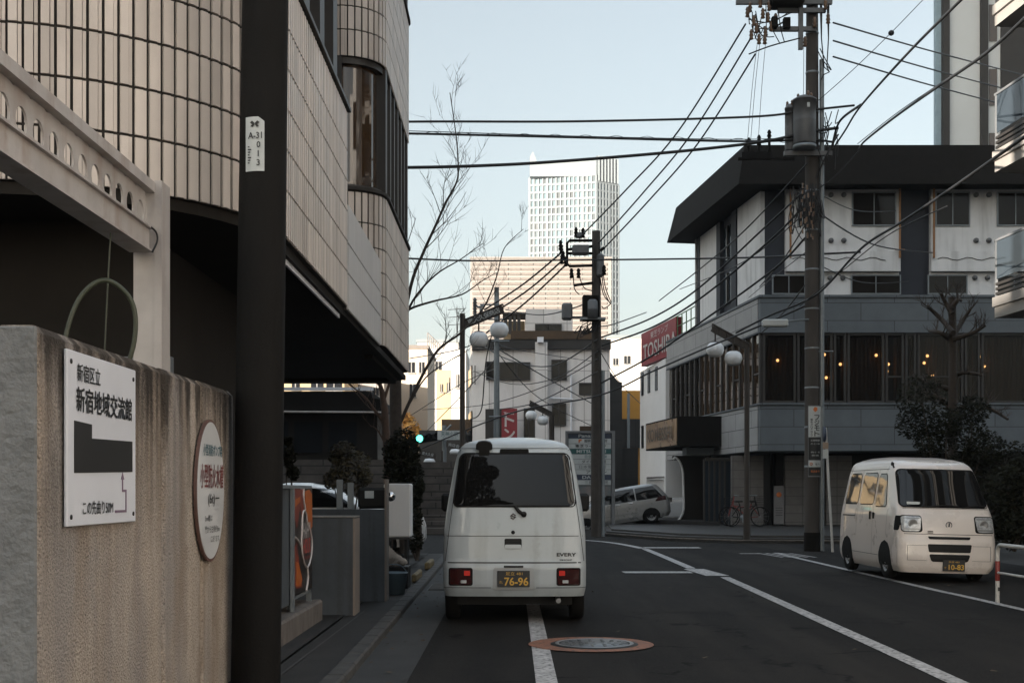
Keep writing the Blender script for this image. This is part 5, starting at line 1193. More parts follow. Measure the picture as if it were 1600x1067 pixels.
# red roof sign building behind the hotel
WB = thing('sign_building', 'white building with slit windows carrying a red roof sign', 'building', (6.9, 58, 0))
a, b = Vector((gx(1000, 62), 62)), Vector((gx(1040, 55.6), 55.6)); dd = (b-a).normalized(); nn = Vector((dd.y, -dd.x))
zb = 1.1; mb = MB(); mb.prism([tuple(a), tuple(b), (b.x+6, b.y+1), (a.x+6, a.y+3)], (0, 0, zb), (1, 0, 0), (0, 1, 0), gz(575, 60)-zb); mb.build('wall', M['hotel_white'] if False else M['plain_white'], WB)
for px, y0, y1 in ((1005, 582, 618), (1015.5, 578, 614), (1027, 573, 610), (1005, 665, 700)):
    # slit windows on the visible face
    d0 = 62-(px-1000)*(6.4/40); c = Vector((gx(px, d0), d0)); c = a+dd*((c-a).dot(dd)); mb = MB(); mb.obox((c.x, c.y, (gz(y0, d0)+gz(y1, d0))/2), (.5, .08, gz(y0, d0)-gz(y1, d0)), atan2(dd.y, dd.x)); mb.build('window', M['dark_glass'], WB)
mb = MB(); mb.prism([tuple(a+dd*-.1), tuple(b+dd*.1), (b.x+.1, b.y+.6), (a.x+.1, a.y+.6)], (0, 0, zb-.06), (1, 0, 0), (0, 1, 0), .055); mb.build('base_band', M['concrete'], WB)
RS = thing('roof_sign', 'red roof sign with white letters on the white slit window building', 'sign', (6.8, 58.5, 7))
a2, b2 = Vector((gx(1002, 60), 60)), Vector((gx(1056, 54), 54)); d2 = (b2-a2).normalized(); n2 = Vector((d2.y, -d2.x)); zt, zl = gz(522, 60), gz(573, 60); L2 = (b2-a2).length
mb = MB(); mb.prism([tuple(a2), tuple(b2), tuple(b2-n2*.3), tuple(a2-n2*.3)], (0, 0, zl), (1, 0, 0), (0, 1, 0), zt-zl); mb.build('board', M['red_sign'], RS)
mb = MB(); o = a2+d2*.5+n2*.02; mb.text('TOSHIBA', (o.x, o.y, zl+.22), (d2.x, d2.y, 0), UZ, L2*.95, .72, bold=.01, lift=.02); o = a2+d2*1.9+n2*.02; mb.text('東芝ランプ', (o.x, o.y, zl+1.08), (d2.x, d2.y, 0), UZ, L2*.5, .3, lift=.02); mb.build('lettering', M['poster_white'], RS)
rl = MB()
for k in range(6): p = lf(9.0+k*.75, -.2); rl.tube([(p.x, p.y, 7.8), (p.x, p.y, 8.75)], .025, 5)
for z in (8.3, 8.75): p, q = lf(9.0, -.2), lf(12.75, -.2); rl.tube([(p.x, p.y, z), (q.x, q.y, z)], .025, 5)
o = rl.build('roof_railing', pmat('green_rail', (.12, .2, .1)), origin=(7, 52, 7.8)); tag(o, 'thin green roof railing beside the red roof sign', 'railing')
ac = thing('roof_awning_wall', 'low white wall box below the slit window building', 'wall', (6.6, 55, 0)); MB().box(gx(1010, 56), gx(1050, 56), 56, 56.4, .9, 1.9).build('box', M['plain_white'], ac); mb = MB(); mb.tube([(gx(1010, 56), 55.9, 1.95), (gx(1050, 56), 55.9, 2.0)], .05, 6); mb.build('pipe', M['concrete'], ac)
ya = thing('yellow_building', 'ochre yellow building between the dark house and white slit windows', 'building', (6.8, 75, 0))
MB().box(gx(971, 75), gx(1003, 75), 75, 82, 0, gz(610, 75)).build('wall', M['yellow_wall'], ya); mb = MB(); mb.box(gx(968, 74.5), gx(1003, 74.5), 74.6, 74.9, gz(700, 75), gz(655, 75)); mb.build('dark_canopy', M['dark_build'], ya)
mb = MB(); mb.tube([(gx(982, 74), 74, 0), (gx(982, 74), 74, gz(615, 74))], .09, 6); mb.build('pipe', M['pole_steel'], ya)
dk = thing('dark_house', 'dark narrow house beside the white panelled building', 'building', (6.3, 66, 0))
MB().prism([(gx(953, 66), 0), (gx(972, 66), 0), (gx(972, 66), gz(597, 66)), (gx(966, 66), gz(596, 66)), (gx(953, 66), gz(580, 66))], (0, 70, 0), (1, 0, 0), (0, 0, 1), 4).build('wall', M['dark_build'], dk)
MB().box(gx(972, 66)+.01, gx(1000, 66), 67, 70, 0, gz(700, 67)).build('shed_wall', M['dark_build'], dk)

# ================================================================ balcony apartments at the right edge
AP = thing('balcony_apartments', 'apartment block with cream edged balconies and glass railings at the right', 'building', (9.2, 20, 0))
AD = Vector((-.085, 1)).normalized(); AN = Vector((-AD.y, AD.x)); A0 = Vector((9.05, 24.0))
def ap(t, off): return A0-AD*t+AN*off        # t towards the camera, off towards the street
def aslab(mb, t0, t1, o0, o1, z0, z1):
    P = [ap(t0, o0), ap(t1, o0), ap(t1, o1), ap(t0, o1)]; mb.prism([tuple(p) for p in P], (0, 0, z0), (1, 0, 0), (0, 1, 0), z1-z0)
mb = MB(); aslab(mb, -.0, 10, -8, -1.35, -.05, 16.5); mb.build('wall', M['apt_dark'], AP)
mb = MB(); aslab(mb, -.1, 10, -9, 0.3, 16.5, 16.9); mb.build('roof', M['roof_dark'], AP)
for k, z in enumerate((4.6, 7.33, 10.06, 12.8)):
    mb = MB(); aslab(mb, 0, 10, -1.34, .0, z, z+.2); aslab(mb, 0, 10.002, -1.34, .05, z+.205, z+.38); mb.build('balcony_slab', M['balcony_cream'], AP)
    mb = MB()
    for q in range(3): aslab(mb, .05, 10, -.05, .01, z+.42+q*.09, z+.47+q*.09)
    mb.build('louvre', M['dark_frame'], AP)
    for q in range(7):
        mb = MB(); aslab(mb, .08+q*1.3, .08+q*1.3+1.24, -.012, .0, z+.72, z+1.42); g = mb.build('railing_glass', M['blue_glass'], AP)
        mb = MB(); aslab(mb, .03+q*1.3, .07+q*1.3, -.03, .01, z+.38, z+1.45); mb.build('railing_post', M['sign_frame'], g)
    mb = MB(); aslab(mb, .0, 10, -.035, .015, z+1.425, z+1.47); mb.build('handrail', M['sign_frame'], AP)
    for q in range(4):
        mb = MB(); aslab(mb, .35+q*2.6, 2.3+q*2.6, -1.34, -1.32, z+.45, z+2.45); g = mb.build('window', M['dark_glass'], AP)
        mb = MB(); aslab(mb, .25+q*2.6, .36+q*2.6, -1.34, -1.28, z+.4, z+2.5); aslab(mb, 1.3+q*2.6, 1.36+q*2.6, -1.34, -1.28, z+.45, z+2.45); mb.build('window_frame', M['sign_frame'], g)
    mb = MB(); aslab(mb, -.02, .2, -1.34, -.9, z+.38, z+2.72); mb.build('party_screen', M['dark_frame'], AP)
for q in range(4):
    mb = MB(); aslab(mb, .4+q*2.2, 2.2+q*2.2, -1.34, -1.31, 1.0, 4.3); mb.build('shop_window', M['dark_glass'], AP)
gt = thing('grey_tower_block', 'tall grey panelled block with dark pilasters rising behind the hotel roof', 'building', (19, 60, 0))
D = 60
for p0, p1, mt, pr in ((1461, 1471, 'blue_edge', 0), (1471, 1481, 'dark_band', .3), (1481, 1530, 'grey_panel', .1), (1530, 1541, 'dark_band', .3), (1541, 1562, 'grey_panel', .1), (1562, 1640, 'dark_band', .2)):
    MB().box(gx(p0, D), gx(p1, D)-.01, D-pr, D+.2, 0, 34).build('facade_strip', M[mt], gt)
MB().box(gx(1463, 68), gx(1640, D), D+.21, D+8, 0, 33.9).build('core', M['dark_band'], gt)
for z in (12.5, 15.5, 18.5, 21.5, 24.5):
    MB().box(gx(1544, D), gx(1556, D), D-.16, D-.11, z+.9, z+2.6).build('window', M['brown_glass'], gt)
# planting in front of the hotel, right edge
D = 30
t3 = thing('pollarded_tree', 'pollarded dark tree with stubby branches in front of the grey corner building', 'tree', tuple(at(1487, 845, D)))
rg = random.Random(21)
mb = MB(); mb.tube([at(1487, 850, D), at(1488, 760, D), at(1489, 650, D), at(1489, 560, D), at(1488, 480, D), at(1487, 464, D)], [.15, .12, .105, .095, .085, .08], 10); mb.build('trunk', M['wood_dark'], t3)
mb = MB()
for a in ([(1489, 520), (1472, 500), (1455, 484), (1449, 478)], [(1489, 525), (1505, 500), (1517, 482)], [(1488, 490), (1478, 474), (1470, 458)], [(1488, 480), (1497, 468), (1502, 470)], [(1489, 530), (1520, 520), (1540, 508)], [(1489, 535), (1470, 520), (1452, 517)], [(1489, 590), (1505, 582), (1535, 586)], [(1489, 640), (1465, 620), (1440, 612)], [(1489, 650), (1515, 630), (1550, 640), (1575, 655)], [(1489, 610), (1460, 600), (1430, 590)]):
    limb(mb, [at(x, y, D+rg.uniform(-.5, .5)) for x, y in a], .07, .03, rg, 6, .5, 1, .3)
mb.build('crown', M['wood_dark'], t3)
shrub('shrub', 'broad dark evergreen shrub behind the oncoming van', at(1490, 850, 28), [(at(x, y, 28+rg.uniform(-.6, .6)), rg.uniform(.35, .6), (1, 1, .9)) for x, y in ((1455, 690), (1480, 660), (1510, 680), (1540, 700), (1450, 740), (1500, 730), (1545, 760), (1570, 720), (1520, 640), (1470, 780), (1540, 800), (1580, 770), (1430, 660), (1440, 620))], M['leaf_dark'], 800, .05, 12, stem=.03)
shrub('shrub', 'dark shrub in front of the balcony apartments beside the white rail', at(1585, 860, 21), [(at(x, y, 21+rg.uniform(-.4, .4)), rg.uniform(.25, .4), (1, 1, .9)) for x, y in ((1575, 760), (1590, 790), (1570, 820), (1598, 740), (1585, 830), (1600, 820))], M['leaf_dark'], 700, .045, 13, stem=.03)
# guard rail
gr_ = thing('guard_rail', 'white pipe guard rail with red banded post at the right road edge', 'guard rail', (5.96, 15.7, 0))
px_ = 5.955
mb = MB(); mb.tube([(px_, 15.7, -.05), (px_, 15.7, .60)]+[(px_, 15.7-.1+.1*cos(a*pi/12), .60+.1*sin(a*pi/12)) for a in range(1, 7)]+[(px_, 15.4, .70), (px_, 9, .70), (px_, 3, .70)], .026, 12); mb.build('top_rail', M['rail_white'], gr_)
mb = MB(); mb.tube([(px_, 15.7, .36), (px_, 9, .36), (px_, 3, .36)], .016, 10); mb.build('lower_rail', M['rail_white'], gr_)
mb = MB(); mb.lathe([(.0275, .26), (.0285, .262), (.0285, .50), (.0275, .502)], (px_, 15.7, 0), 16); mb.build('red_band', M['rail_red'], gr_)
for y in (13.2, 10.7):
    mb = MB(); mb.tube([(px_, y, -.05), (px_, y, .69)], .03, 12); mb.build('post', M['rail_white'], gr_)
mb = MB(); mb.obox((px_+.005, 15.664, .16), (.025, .004, .045)); mb.build('mark', M['ink'], gr_)
# ================================================================ white panelled building at the end of the street
D = 62
CB = thing('panelled_building', 'off white panelled three storey building with brown parapet at the street end', 'building', (1.2, D, 0))
def cx(px): return gx(px, D)
def cz(py): return gz(py, D)
mb = MB(); mb.prism([(cx(728), D+5), (cx(738), D+.6), (cx(764), D), (cx(953), D), (cx(953), D+12), (cx(728), D+12)], (0, 0, 0), (1, 0, 0), (0, 1, 0), cz(546)); mb.build('wall', M['panel_white'], CB)
mb = MB(); mb.prism([(cx(737), D+.3), (cx(764), D-.25), (cx(954), D-.25), (cx(954), D+12), (cx(737), D+12)], (0, 0, cz(546)), (1, 0, 0), (0, 1, 0), cz(531)-cz(546)); mb.build('dark_band', M['dark_band'], CB)
mb = MB(); mb.box(cx(798), cx(928), D-.3, D+11, cz(531)+.002, cz(518)); mb.build('parapet', M['brown_parapet'], CB)
mb = MB(); mb.prism([(cx(821), cz(518)), (cx(822), cz(479)), (cx(896), cz(480)), (cx(896), cz(518))], (0, D+4, 0), (1, 0, 0), (0, 0, 1), 3.2); mb.build('penthouse', M['panel_white'], CB)
mb = MB(); mb.box(cx(836), cx(855), D-.4, D+.0, 0, cz(536)); mb.build('pier', M['panel_white'], CB)
mb = MB(); mb.obox((cx(844), D-.4, cz(533)), (.3, .5, .25)); mb.build('flood_lamp', M['sign_white'], CB)
def cwin(x0, x1, y0, y1, mull=(), d=D, fr='dark_frame', gl='room_glass'):
    g = MB().box(gx(x0, D), gx(x1, D), d-.06, d-.045, cz(y1), cz(y0)).build('window', M[gl], CB); mb = MB(); a, b, c, e = gx(x0, D), gx(x1, D), cz(y1), cz(y0)
    for q in ((a-.05, b+.05, c-.06, c), (a-.05, b+.05, e, e+.06), (a-.05, a, c, e), (b, b+.05, c, e)): mb.box(q[0], q[1], d-.11, d-.02, q[2], q[3])
    for m in mull: mb.box(gx(m, D)-.03, gx(m, D)+.03, d-.10, d-.02, c, e)
    mb.build('window_frame', M[fr], g)
cwin(761, 772, 567, 592); cwin(782, 827, 568, 592, (804, 808)); cwin(863, 884, 564, 592, (873,)); cwin(906, 928, 600, 615); cwin(864, 883, 632, 663, (873,)); cwin(820, 834, 640, 690, (826,)); cwin(760, 782, 641, 700, (768,)); cwin(838, 856, 505, 518, (), D+.8); cwin(858, 877, 505, 518, (), D+.8)
mb = MB()
for px in (790, 797, 804, 811): mb.box(cx(px)-.08, cx(px)+.08, D+1, D+1.1, cz(518), cz(487))
mb.box(cx(785), cx(822), D+.9, D+3, cz(487), cz(484)); mb.build('roof_frame', M['dark_frame'], CB)
mb = MB(); mb.box(cx(786), cx(821), D+3.2, D+3.3, cz(518), cz(488)); mb.build('penthouse_wall', M['tan_wall'], CB)
mb = MB(); mb.box(cx(741), cx(743), D+.25, D+.3, cz(600), cz(570)); mb.build('pipe', M['concrete'], CB)
mb = MB(); mb.tube([(cx(892), D-.1, 0), (cx(892), D-.1, cz(585))], .06, 6); mb.tube([(cx(858), D-.15, cz(622)), (cx(895), D-.15, cz(624))], .05, 6); mb.build('drain_pipe', M['sign_white'], CB)
mb = MB(); 
for a, b, c, d_ in ((729, 737, 568, 596), (729, 737, 640, 690)): mb.prism([(cx(a), D+4.3), (cx(b), D+.95), (cx(b)-.05, D+.8), (cx(a)-.05, D+4.1)], (0, 0, cz(d_)), (1, 0, 0), (0, 1, 0), cz(c)-cz(d_))
mb.build('side_window', M['dark_glass'], CB)
vs_ = thing('vertical_sign', 'dark red vertical sign with large white kana on the panelled building', 'sign', (cx(796), D-.8, 3))
MB().box(cx(784), cx(808), D-.9, D-.7, cz(700), cz(640)).build('board', M['red_sign'], vs_)
MB().box(cx(760), cx(784), D-.5, D-.2, cz(700), cz(640)).build('side_box', M['dark_frame'], vs_)
mb = MB(); mb.text('ト', (cx(788.5), D-.905, cz(668)), (1, 0, 0), UZ, .44, .62, bold=.05); mb.text('ン', (cx(787.5), D-.905, cz(688)), (1, 0, 0), UZ, .5, .5, bold=.05); mb.text('Tress', (cx(787), D-.905, cz(649.5)), (1, 0, 0), UZ, .5, .13, bold=.02); mb.build('lettering', M['poster_white'], vs_)

# ================================================================ maker sign board
D = 46
SB = thing('maker_sign_board', 'tall sign board listing electrical makers behind the far utility pole', 'sign', (gx(922, D), D, 0))
mb = MB(); z0, z1 = gz(775, D), gz(673, D)
for a, b in ((883.5, 887), (956, 961)): mb.box(gx(a, D), gx(b, D), D, D+.2, 0, z1)
mb.box(gx(887, D), gx(956, D), D, D+.2, gz(676.5, D), z1); mb.box(gx(887, D), gx(956, D), D+.12, D+.2, z0, gz(676.5, D)); mb.build('frame', M['sign_frame'], SB)
MB().box(gx(906, D), gx(945, D), D+.02, D+.18, z1, gz(665.5, D)).build('cap_box', M['brown_parapet'], SB)
rows = [('Panasonic', 'navy_sign', 'sign_pale', 904, 40), ('照明・電設資材', 'sign_pale', 'ink', 913, 36), ('東芝ライテック', 'sign_pale', 'ink', 899, 48), ('MITSUBISHI', 'green_sign', 'sign_pale', 901, 46), ('日立 HITACHI', 'sign_pale', 'green_sign', 914, 34), ('ダイキン工業', 'sign_pale', 'ink', 909, 38), ('日本電設工業', 'sign_pale', 'sign_frame', 905, 42), ('アイホン', 'sign_pale', 'ink', 916, 32), ('DAIKO', 'navy_sign', 'sign_pale', 910, 30), ('三菱電機照明', 'sign_pale', 'sign_frame', 914, 36)]
for k, (tx, bgm, fgm, px, wd) in enumerate(rows):
    ya, yb = 677+k*8.1, 677+(k+1)*8.1-.7
    r = MB().box(gx(888.5, D), gx(955, D), D+.06, D+.1, gz(yb, D), gz(ya, D)).build('name_row', M[bgm], SB)
    mb = MB(); mb.text(tx, (gx(px, D), D+.058, gz(yb-1.3, D)), (1, 0, 0), UZ, wd*D/2000, .118, bold=.02); mb.build('lettering', M[fgm], r)
    if k == 1: mb = MB(); mb.prism([(0, 0), (.04, 0), (.05, .06), (.12, .07), (.11, .13), (0, .12)], (gx(904, D), D+.058, gz(yb-1, D)), (1, 0, 0), UZ, .004); mb.build('orange_mark', M['orange_ink'], r)
MB().box(gx(888.5, D), gx(955, D), D+.06, D+.1, gz(774, D), gz(759, D)).build('photo_row', pmat('faded_photo', (.25, .19, .17), (.10, .14, .15), rough=.6, scale=2.5), SB)

# ================================================================ distant tower and louvred block
D = 400
TW = thing('distant_tower', 'pale gridded high rise tower with tall white crown far behind', 'tower', (gx(898, D), D, 0))
xa, xb, xc = gx(828, D), gx(931, D), gx(967, D); yb_ = D; yc = D+9
zt = gz(262, D); zc = gz(246, D)
front = (Vector((xa, D+2)), Vector((xb, D-2))); side = (Vector((xb, D-2)), Vector((xc, D+2.6)))
zg = gz(530, D)-6
def face(p, q, nx, nz, z0, z1, gm, fm, seed):
    rg = random.Random(seed); d = (q-p)/nx; n = Vector(((q-p).y, -(q-p).x)).normalized()
    for i in range(nx):
        for k in range(nz):
            a, b = p+d*i, p+d*(i+1); h = (z1-z0)/nz; c0 = z0+h*k; c1 = c0+h; gm.t = rg.random() if rg.random() < .7 else 1.
            gm.add([(a.x, a.y, c0), (b.x, b.y, c0), (b.x, b.y, c1), (a.x, a.y, c1)], [(0, 1, 2, 3)])
    gm.t = 0
    for i in range(nx+1):
        c = p+d*i+n*.2; fm.obox((c.x, c.y, (z0+z1)/2), (.62 if i % 4 == 0 else .36, .5, z1-z0), atan2(d.y, d.x))
    for k in range(nz+1):
        c = (p+q)/2+n*.15; z = z0+(z1-z0)*k/nz; fm.obox((c.x, c.y, z), ((q-p).length, .4, .62), atan2(d.y, d.x))
gm, fm = MB(), MB(); face(*front, 15, 24, zg, gz(276, D), gm, fm, 1); face(*side, 7, 22, zg, gz(287, D), gm, fm, 2)
o = gm.build('glazing', M['tower_glass'], TW); o['kind'] = 'stuff'; o = fm.build('facade_grid', M['tower_white'], TW); o['kind'] = 'stuff'
mb = MB(); mb.prism([(xa, D+2.3), (xb, D-1.7), (xc, D+2.9), (xc-3, D+24), (xa, D+24)], (0, 0, 0), (1, 0, 0), (0, 1, 0), gz(275, D)); mb.build('core', M['tower_white'], TW)
mb = MB(); mb.prism([(xa, gz(277, D)), (xb, gz(277, D)), (xb, gz(252, D)), (xa+2, gz(258, D)), (xa+2, gz(251, D)), (xa+.9, gz(238, D)), (xa, gz(246, D))], (0, D+2, 0), (1, 0, 0), (0, 0, 1), 3)
mb.prism([tuple(side[0]+(side[1]-side[0])*0), tuple(side[1]), (side[1].x, side[1].y+2), (side[0].x, side[0].y+2)], (0, 0, gz(288, D)), (1, 0, 0), (0, 1, 0), gz(246, D)-gz(288, D)); mb.build('crown', M['tower_white'], TW)
mb = MB()
for k in range(7): c = side[0].lerp(side[1], (k+.5)/7); mb.obox((c.x+.3, c.y-.4, gz(266, D)), (.5, .5, gz(247, D)-gz(286, D)), 0)
mb.build('crown_fin', M['tower_white'], TW)
D = 210
LB = thing('louvred_block', 'peach coloured block with rows of horizontal louvres below the distant tower', 'building', (gx(830, D), D, 0))
MB().box(gx(735, D), gx(955, D), D, D+20, 0, gz(404, D)).build('wall', M['peach'], LB)
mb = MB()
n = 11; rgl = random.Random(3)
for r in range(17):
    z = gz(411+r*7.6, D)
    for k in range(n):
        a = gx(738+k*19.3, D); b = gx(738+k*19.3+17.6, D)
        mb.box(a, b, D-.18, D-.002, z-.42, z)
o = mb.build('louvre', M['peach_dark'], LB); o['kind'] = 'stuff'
mb = MB(); mb.box(gx(734, D), gx(956, D), D-.3, D+20.3, gz(404, D)+.003, gz(402, D)); mb.build('parapet', M['peach'], LB)

# ================================================================ sunlit buildings on the far left
def block(name, label, D, x0, x1, ytop, mat, wins=(), depth=10, roof=None, side=None):
    t = thing(name, label, 'building', (gx((x0+x1)/2, D), D, 0)); MB().box(gx(x0, D), gx(x1, D), D, D+depth, 0, gz(ytop, D)).build('wall', M[mat], t)
    for (a, b, c, d_) in wins:
        g = MB().box(gx(a, D), gx(b, D), D-.05, D-.03, gz(d_, D), gz(c, D)).build('window', M['dark_glass'], t); mb = MB()
        mb.box(gx(a, D)-.06, gx(b, D)+.06, D-.12, D-.01, gz(d_, D)-.12, gz(d_, D)-.02); mb.box(gx((a+b)/2, D)-.04, gx((a+b)/2, D)+.04, D-.1, D-.02, gz(d_, D), gz(c, D)); mb.build('window_sill', M['concrete'], g)
    if roof: mb = MB(); mb.box(gx(x0, D)-.1, gx(x1, D)+.1, D-.15, D+depth+.1, gz(ytop, D)+.003, gz(ytop, D)+.3); mb.build('roof', M[roof], t)
    return t
block('apartment_building', 'peach apartment building with brown roof edge right of the tiled bay', 105, 600, 668, 545, 'cream', ((638, 648, 566, 582), (640, 650, 600, 620), (655, 663, 566, 582)), roof='peach_dark')
block('office_building', 'bright white office building rising behind the bare tree limb', 125, 652, 716, 535, 'bright', ((662, 670, 560, 575), (680, 690, 565, 580)), roof='tower_white')
block('yellow_house', 'cream yellow house with small windows left of the lamp post', 92, 682, 709, 578, 'tan_wall', ((688, 692, 600, 612), (698, 703, 598, 612), (702, 707, 590, 610)))
block('narrow_building', 'narrow pale building standing directly left of the panelled building', 84, 705, 728, 545, 'bright', ((713, 717, 585, 605),))
block('low_shop', 'low dark shop roof line behind the hanging lanterns', 66, 655, 728, 672, 'dark_build', ())
block('pink_building', 'pink tiled building seen below the tiled overhang', 98, 536, 600, 590, 'peach', ((560, 572, 610, 624), (582, 592, 606, 618)), roof='peach_dark')
block('striped_building', 'pale building with dark strip windows glimpsed under the overhang', 90, 440, 538, 585, 'tan_wall', ((456, 468, 596, 608), (486, 505, 596, 608), (510, 534, 596, 610)))
block('rear_office', 'overexposed white office block behind the far pole', 130, 948, 1010, 528, 'bright', ((958, 966, 560, 570), (975, 985, 556, 568)), roof='tower_white')
ms = MB()
for k in range(9): a = at(668+k*3, 520+k*3, 110); ms.tube([a, (a.x, a.y, gz(545, 110))], .05, 4)
ms.tube([at(668, 520, 110), at(694, 545, 110)], .06, 4); ms.tube([at(668, 532, 110), at(690, 545, 110)], .05, 4); o = ms.build('roof_mesh', M['concrete'], origin=at(675, 545, 110)); tag(o, 'slanted mesh fence on the roof of the far white offices', 'fence')
block('lattice_gate_house', 'brown shop front with sloping roof below the yellow house', 76, 690, 735, 655, 'brown_parapet', ())

# ================================================================ utility poles
def insul(mb, p, h=.22, r=.05): mb.lathe([(.012, 0), (r, .02), (r*.6, h*.3), (r, h*.4), (r*.6, h*.65), (r*.9, h*.75), (r*.4, h), (.001, h)], p, 8)
def slack(par, pts, r, seg=5):
    MB().tube(pts, r, seg).build('slack_cable', M['cable'], par)
D = 29.3; PXC = gx(1269, D)
RP = thing('utility_pole', 'tall concrete utility pole with twin drum transformers in front of the corner hotel', 'utility pole', (PXC, D, 0))
MB().tube([(PXC, D, z) for z in (-.05, 2, 5, 9, 13, 14.8)], [.175, .172, .168, .155, .13, .12], 20).build('shaft', M['pole_concrete'], RP)
MB().tube([(PXC, D, -.02), (PXC, D, .42)], [.19, .185], 20).build('dark_base_wrap', M['roof_dark'], RP)
for z in [1.9+.9*k for k in range(13)]: MB().lathe([(.178-.003*z, z), (.186-.003*z, z+.01), (.186-.003*z, z+.04), (.178-.003*z, z+.05)], (PXC, D, 0), 18).build('steel_band', M['pole_steel'], RP)
mb = MB(); mb.tube([(PXC+.2, D-.08, z) for z in (0, 4, 8, 11.2)], .055, 10); mb.build('conduit', M['pole_steel'], RP)
def drum(px, y0, y1, w, d, nm):
    r = w*d/4000; c = at(px, y1, d); h = (y1-y0)*d/2000; mb = MB()
    mb.lathe([(.001, 0), (r*.95, 0), (r, .03), (r, h*.5), (r*1.02, h*.52), (r, h*.54), (r, h-.04), (r*1.06, h-.04), (r*1.06, h), (r*.5, h+.08), (.001, h+.1)], c, 24)
    o = mb.build(nm, M['transformer'], RP); mb = MB()
    for a in (0, 1.2, 2.4): mb = MB(); insul(mb, c+Vector((r*.6*cos(a*2.1), r*.6*sin(a*2.1), h)), .16, .04); mb.build('bushing', M['ceramic'], o)
    mb = MB(); mb.lathe([(.001, -.1), (r*1.04, -.1), (r*1.04, -.02), (.001, -.02)], c, 20); mb.build('base_plate', M['pole_steel'], o); return o
drum(1257, 156, 226, 35, 28.95, 'transformer_drum'); drum(1235, 169, 236, 17, 29.2, 'transformer_drum')
o = MB().box(*[v for p in ((at(1259, 178, 28.7).x-.03, at(1259, 178, 28.7).x+.03), (28.43, 28.44), (at(1260, 165, 28.5).z-.05, at(1260, 165, 28.5).z+.05)) for v in p]).build('drum_label', M['tag_white'], RP)
for py, x0, x1 in ((17, 1215, 1290), (240, 1225, 1300), (46, 1205, 1275), (4, 1150, 1300)):
    a = at(x0, py, D-.2); b = at(x1, py, D-.2); MB().obox(((a.x+b.x)/2, a.y, a.z), (b.x-a.x, .09, .1)).build('crossarm', M['transformer'], RP)
mb = MB(); mb.obox(at(1251, 40, D-.25), (.1, .09, 1.1)); mb.build('hanger_bar', M['transformer'], RP); mb = MB(); mb.build('hanger_bar', M['transformer'], RP)
sw = MB(); sw.obox(at(1228, -6, D-.3), (.75, .5, .5), bev=.04); sw.obox(at(1229, 37, D-.3), (.15, .15, .23)); sw.obox(at(1210, 36, D-.3), (.14, .14, .26), bev=.02); sw.build('switch_box', M['roof_dark'], RP)
for px, py in ((1172, 12), (1178, 33), (1192, 22), (1188, 5), (1200, 28), (1205, 42), (1174, 55), (1186, 62), (1182, 45), (1196, 50), (1273, 36), (1294, 30), (1258, 66), (1290, 8), (1212, 30), (1168, 20), (1195, 62), (1202, 10)):
    mb = MB(); insul(mb, at(px, py+8, D-.3), .24, .055); mb.build('insulator', M['ceramic'], RP)
mb = MB(); rg = random.Random(9)
for k in range(16):
    a = Vector(at(rg.uniform(1168, 1215), rg.uniform(5, 65), D-.3)); b = Vector(at(rg.uniform(1168, 1250), rg.uniform(5, 70), D-.2)); m = (a+b)/2-Vector((0, 0, rg.uniform(.05, .3))); slack(RP, smooth_path([a, m, b], 4), .012, 5)
for px in (1283, 1294): slack(RP, [at(px, -10, D-.2), at(px, 20, D-.2), at(px+.5, 60, D-.2), at(px-2+(1294-px)*.6, 105, D-.2), at(1296, 113, D-.2), at(1287, 117, D-.2), at(1283, 125, D-.15)], [.035, .03, .014, .014, .014, .014, .014], 6)
for px, x2 in ((1276, 1298), (1281, 1299)): slack(RP, smooth_path([at(px, 76, D-.2), at(px+8, 92, D-.2), at(x2, 110, D-.2)], 4), .012, 5)
# spare cable bundle below the eaves
for k in range(26):
    x = rg.uniform(1240, 1285); y = rg.uniform(285, 320); slack(RP, smooth_path([at(x, y, D-.25), at(x+rg.uniform(-14, 12), y+rg.uniform(15, 35), D-.3), at(x+rg.uniform(-8, 10), y+rg.uniform(35, 65), D-.28), at(x+rg.uniform(-12, 12), y+rg.uniform(-5, 20), D-.25)], 5), .010, 5)
for k in range(12):
    x = rg.uniform(1285, 1312); y = rg.uniform(170, 235); slack(RP, smooth_path([at(x, y, D-.2), at(x+rg.uniform(-8, 8), y+rg.uniform(5, 25), D-.25), at(x+rg.uniform(-14, 6), y+rg.uniform(15, 60), D-.22)], 5), .012, 5)

for k in range(30):
    x = rg.uniform(1250, 1272); y = rg.uniform(288, 375); MB().obox(at(x, y, D-.32), (.035, .035, .06+.05*rg.random()), ux=(1, 0, rg.uniform(-.4, .4))).build('cable_clip', M['ceramic'], RP)
lb = MB(); a = at(1211, 505, D-.35); lb.obox(a, (.58, .2, .17), bev=.03); lb.build('street_light', M['sign_pale'], RP)
mb = MB(); mb.tube([at(1232, 502, D-.3), at(1250, 500, D-.2), at(1266, 499, D-.1)], .025, 6); mb.build('light_arm', M['pole_steel'], RP); mb = MB(); mb.tube([at(1275, 549, D-.1), at(1302, 549, D-.1)], .02, 6); mb.build('step_bolt', M['pole_steel'], RP)
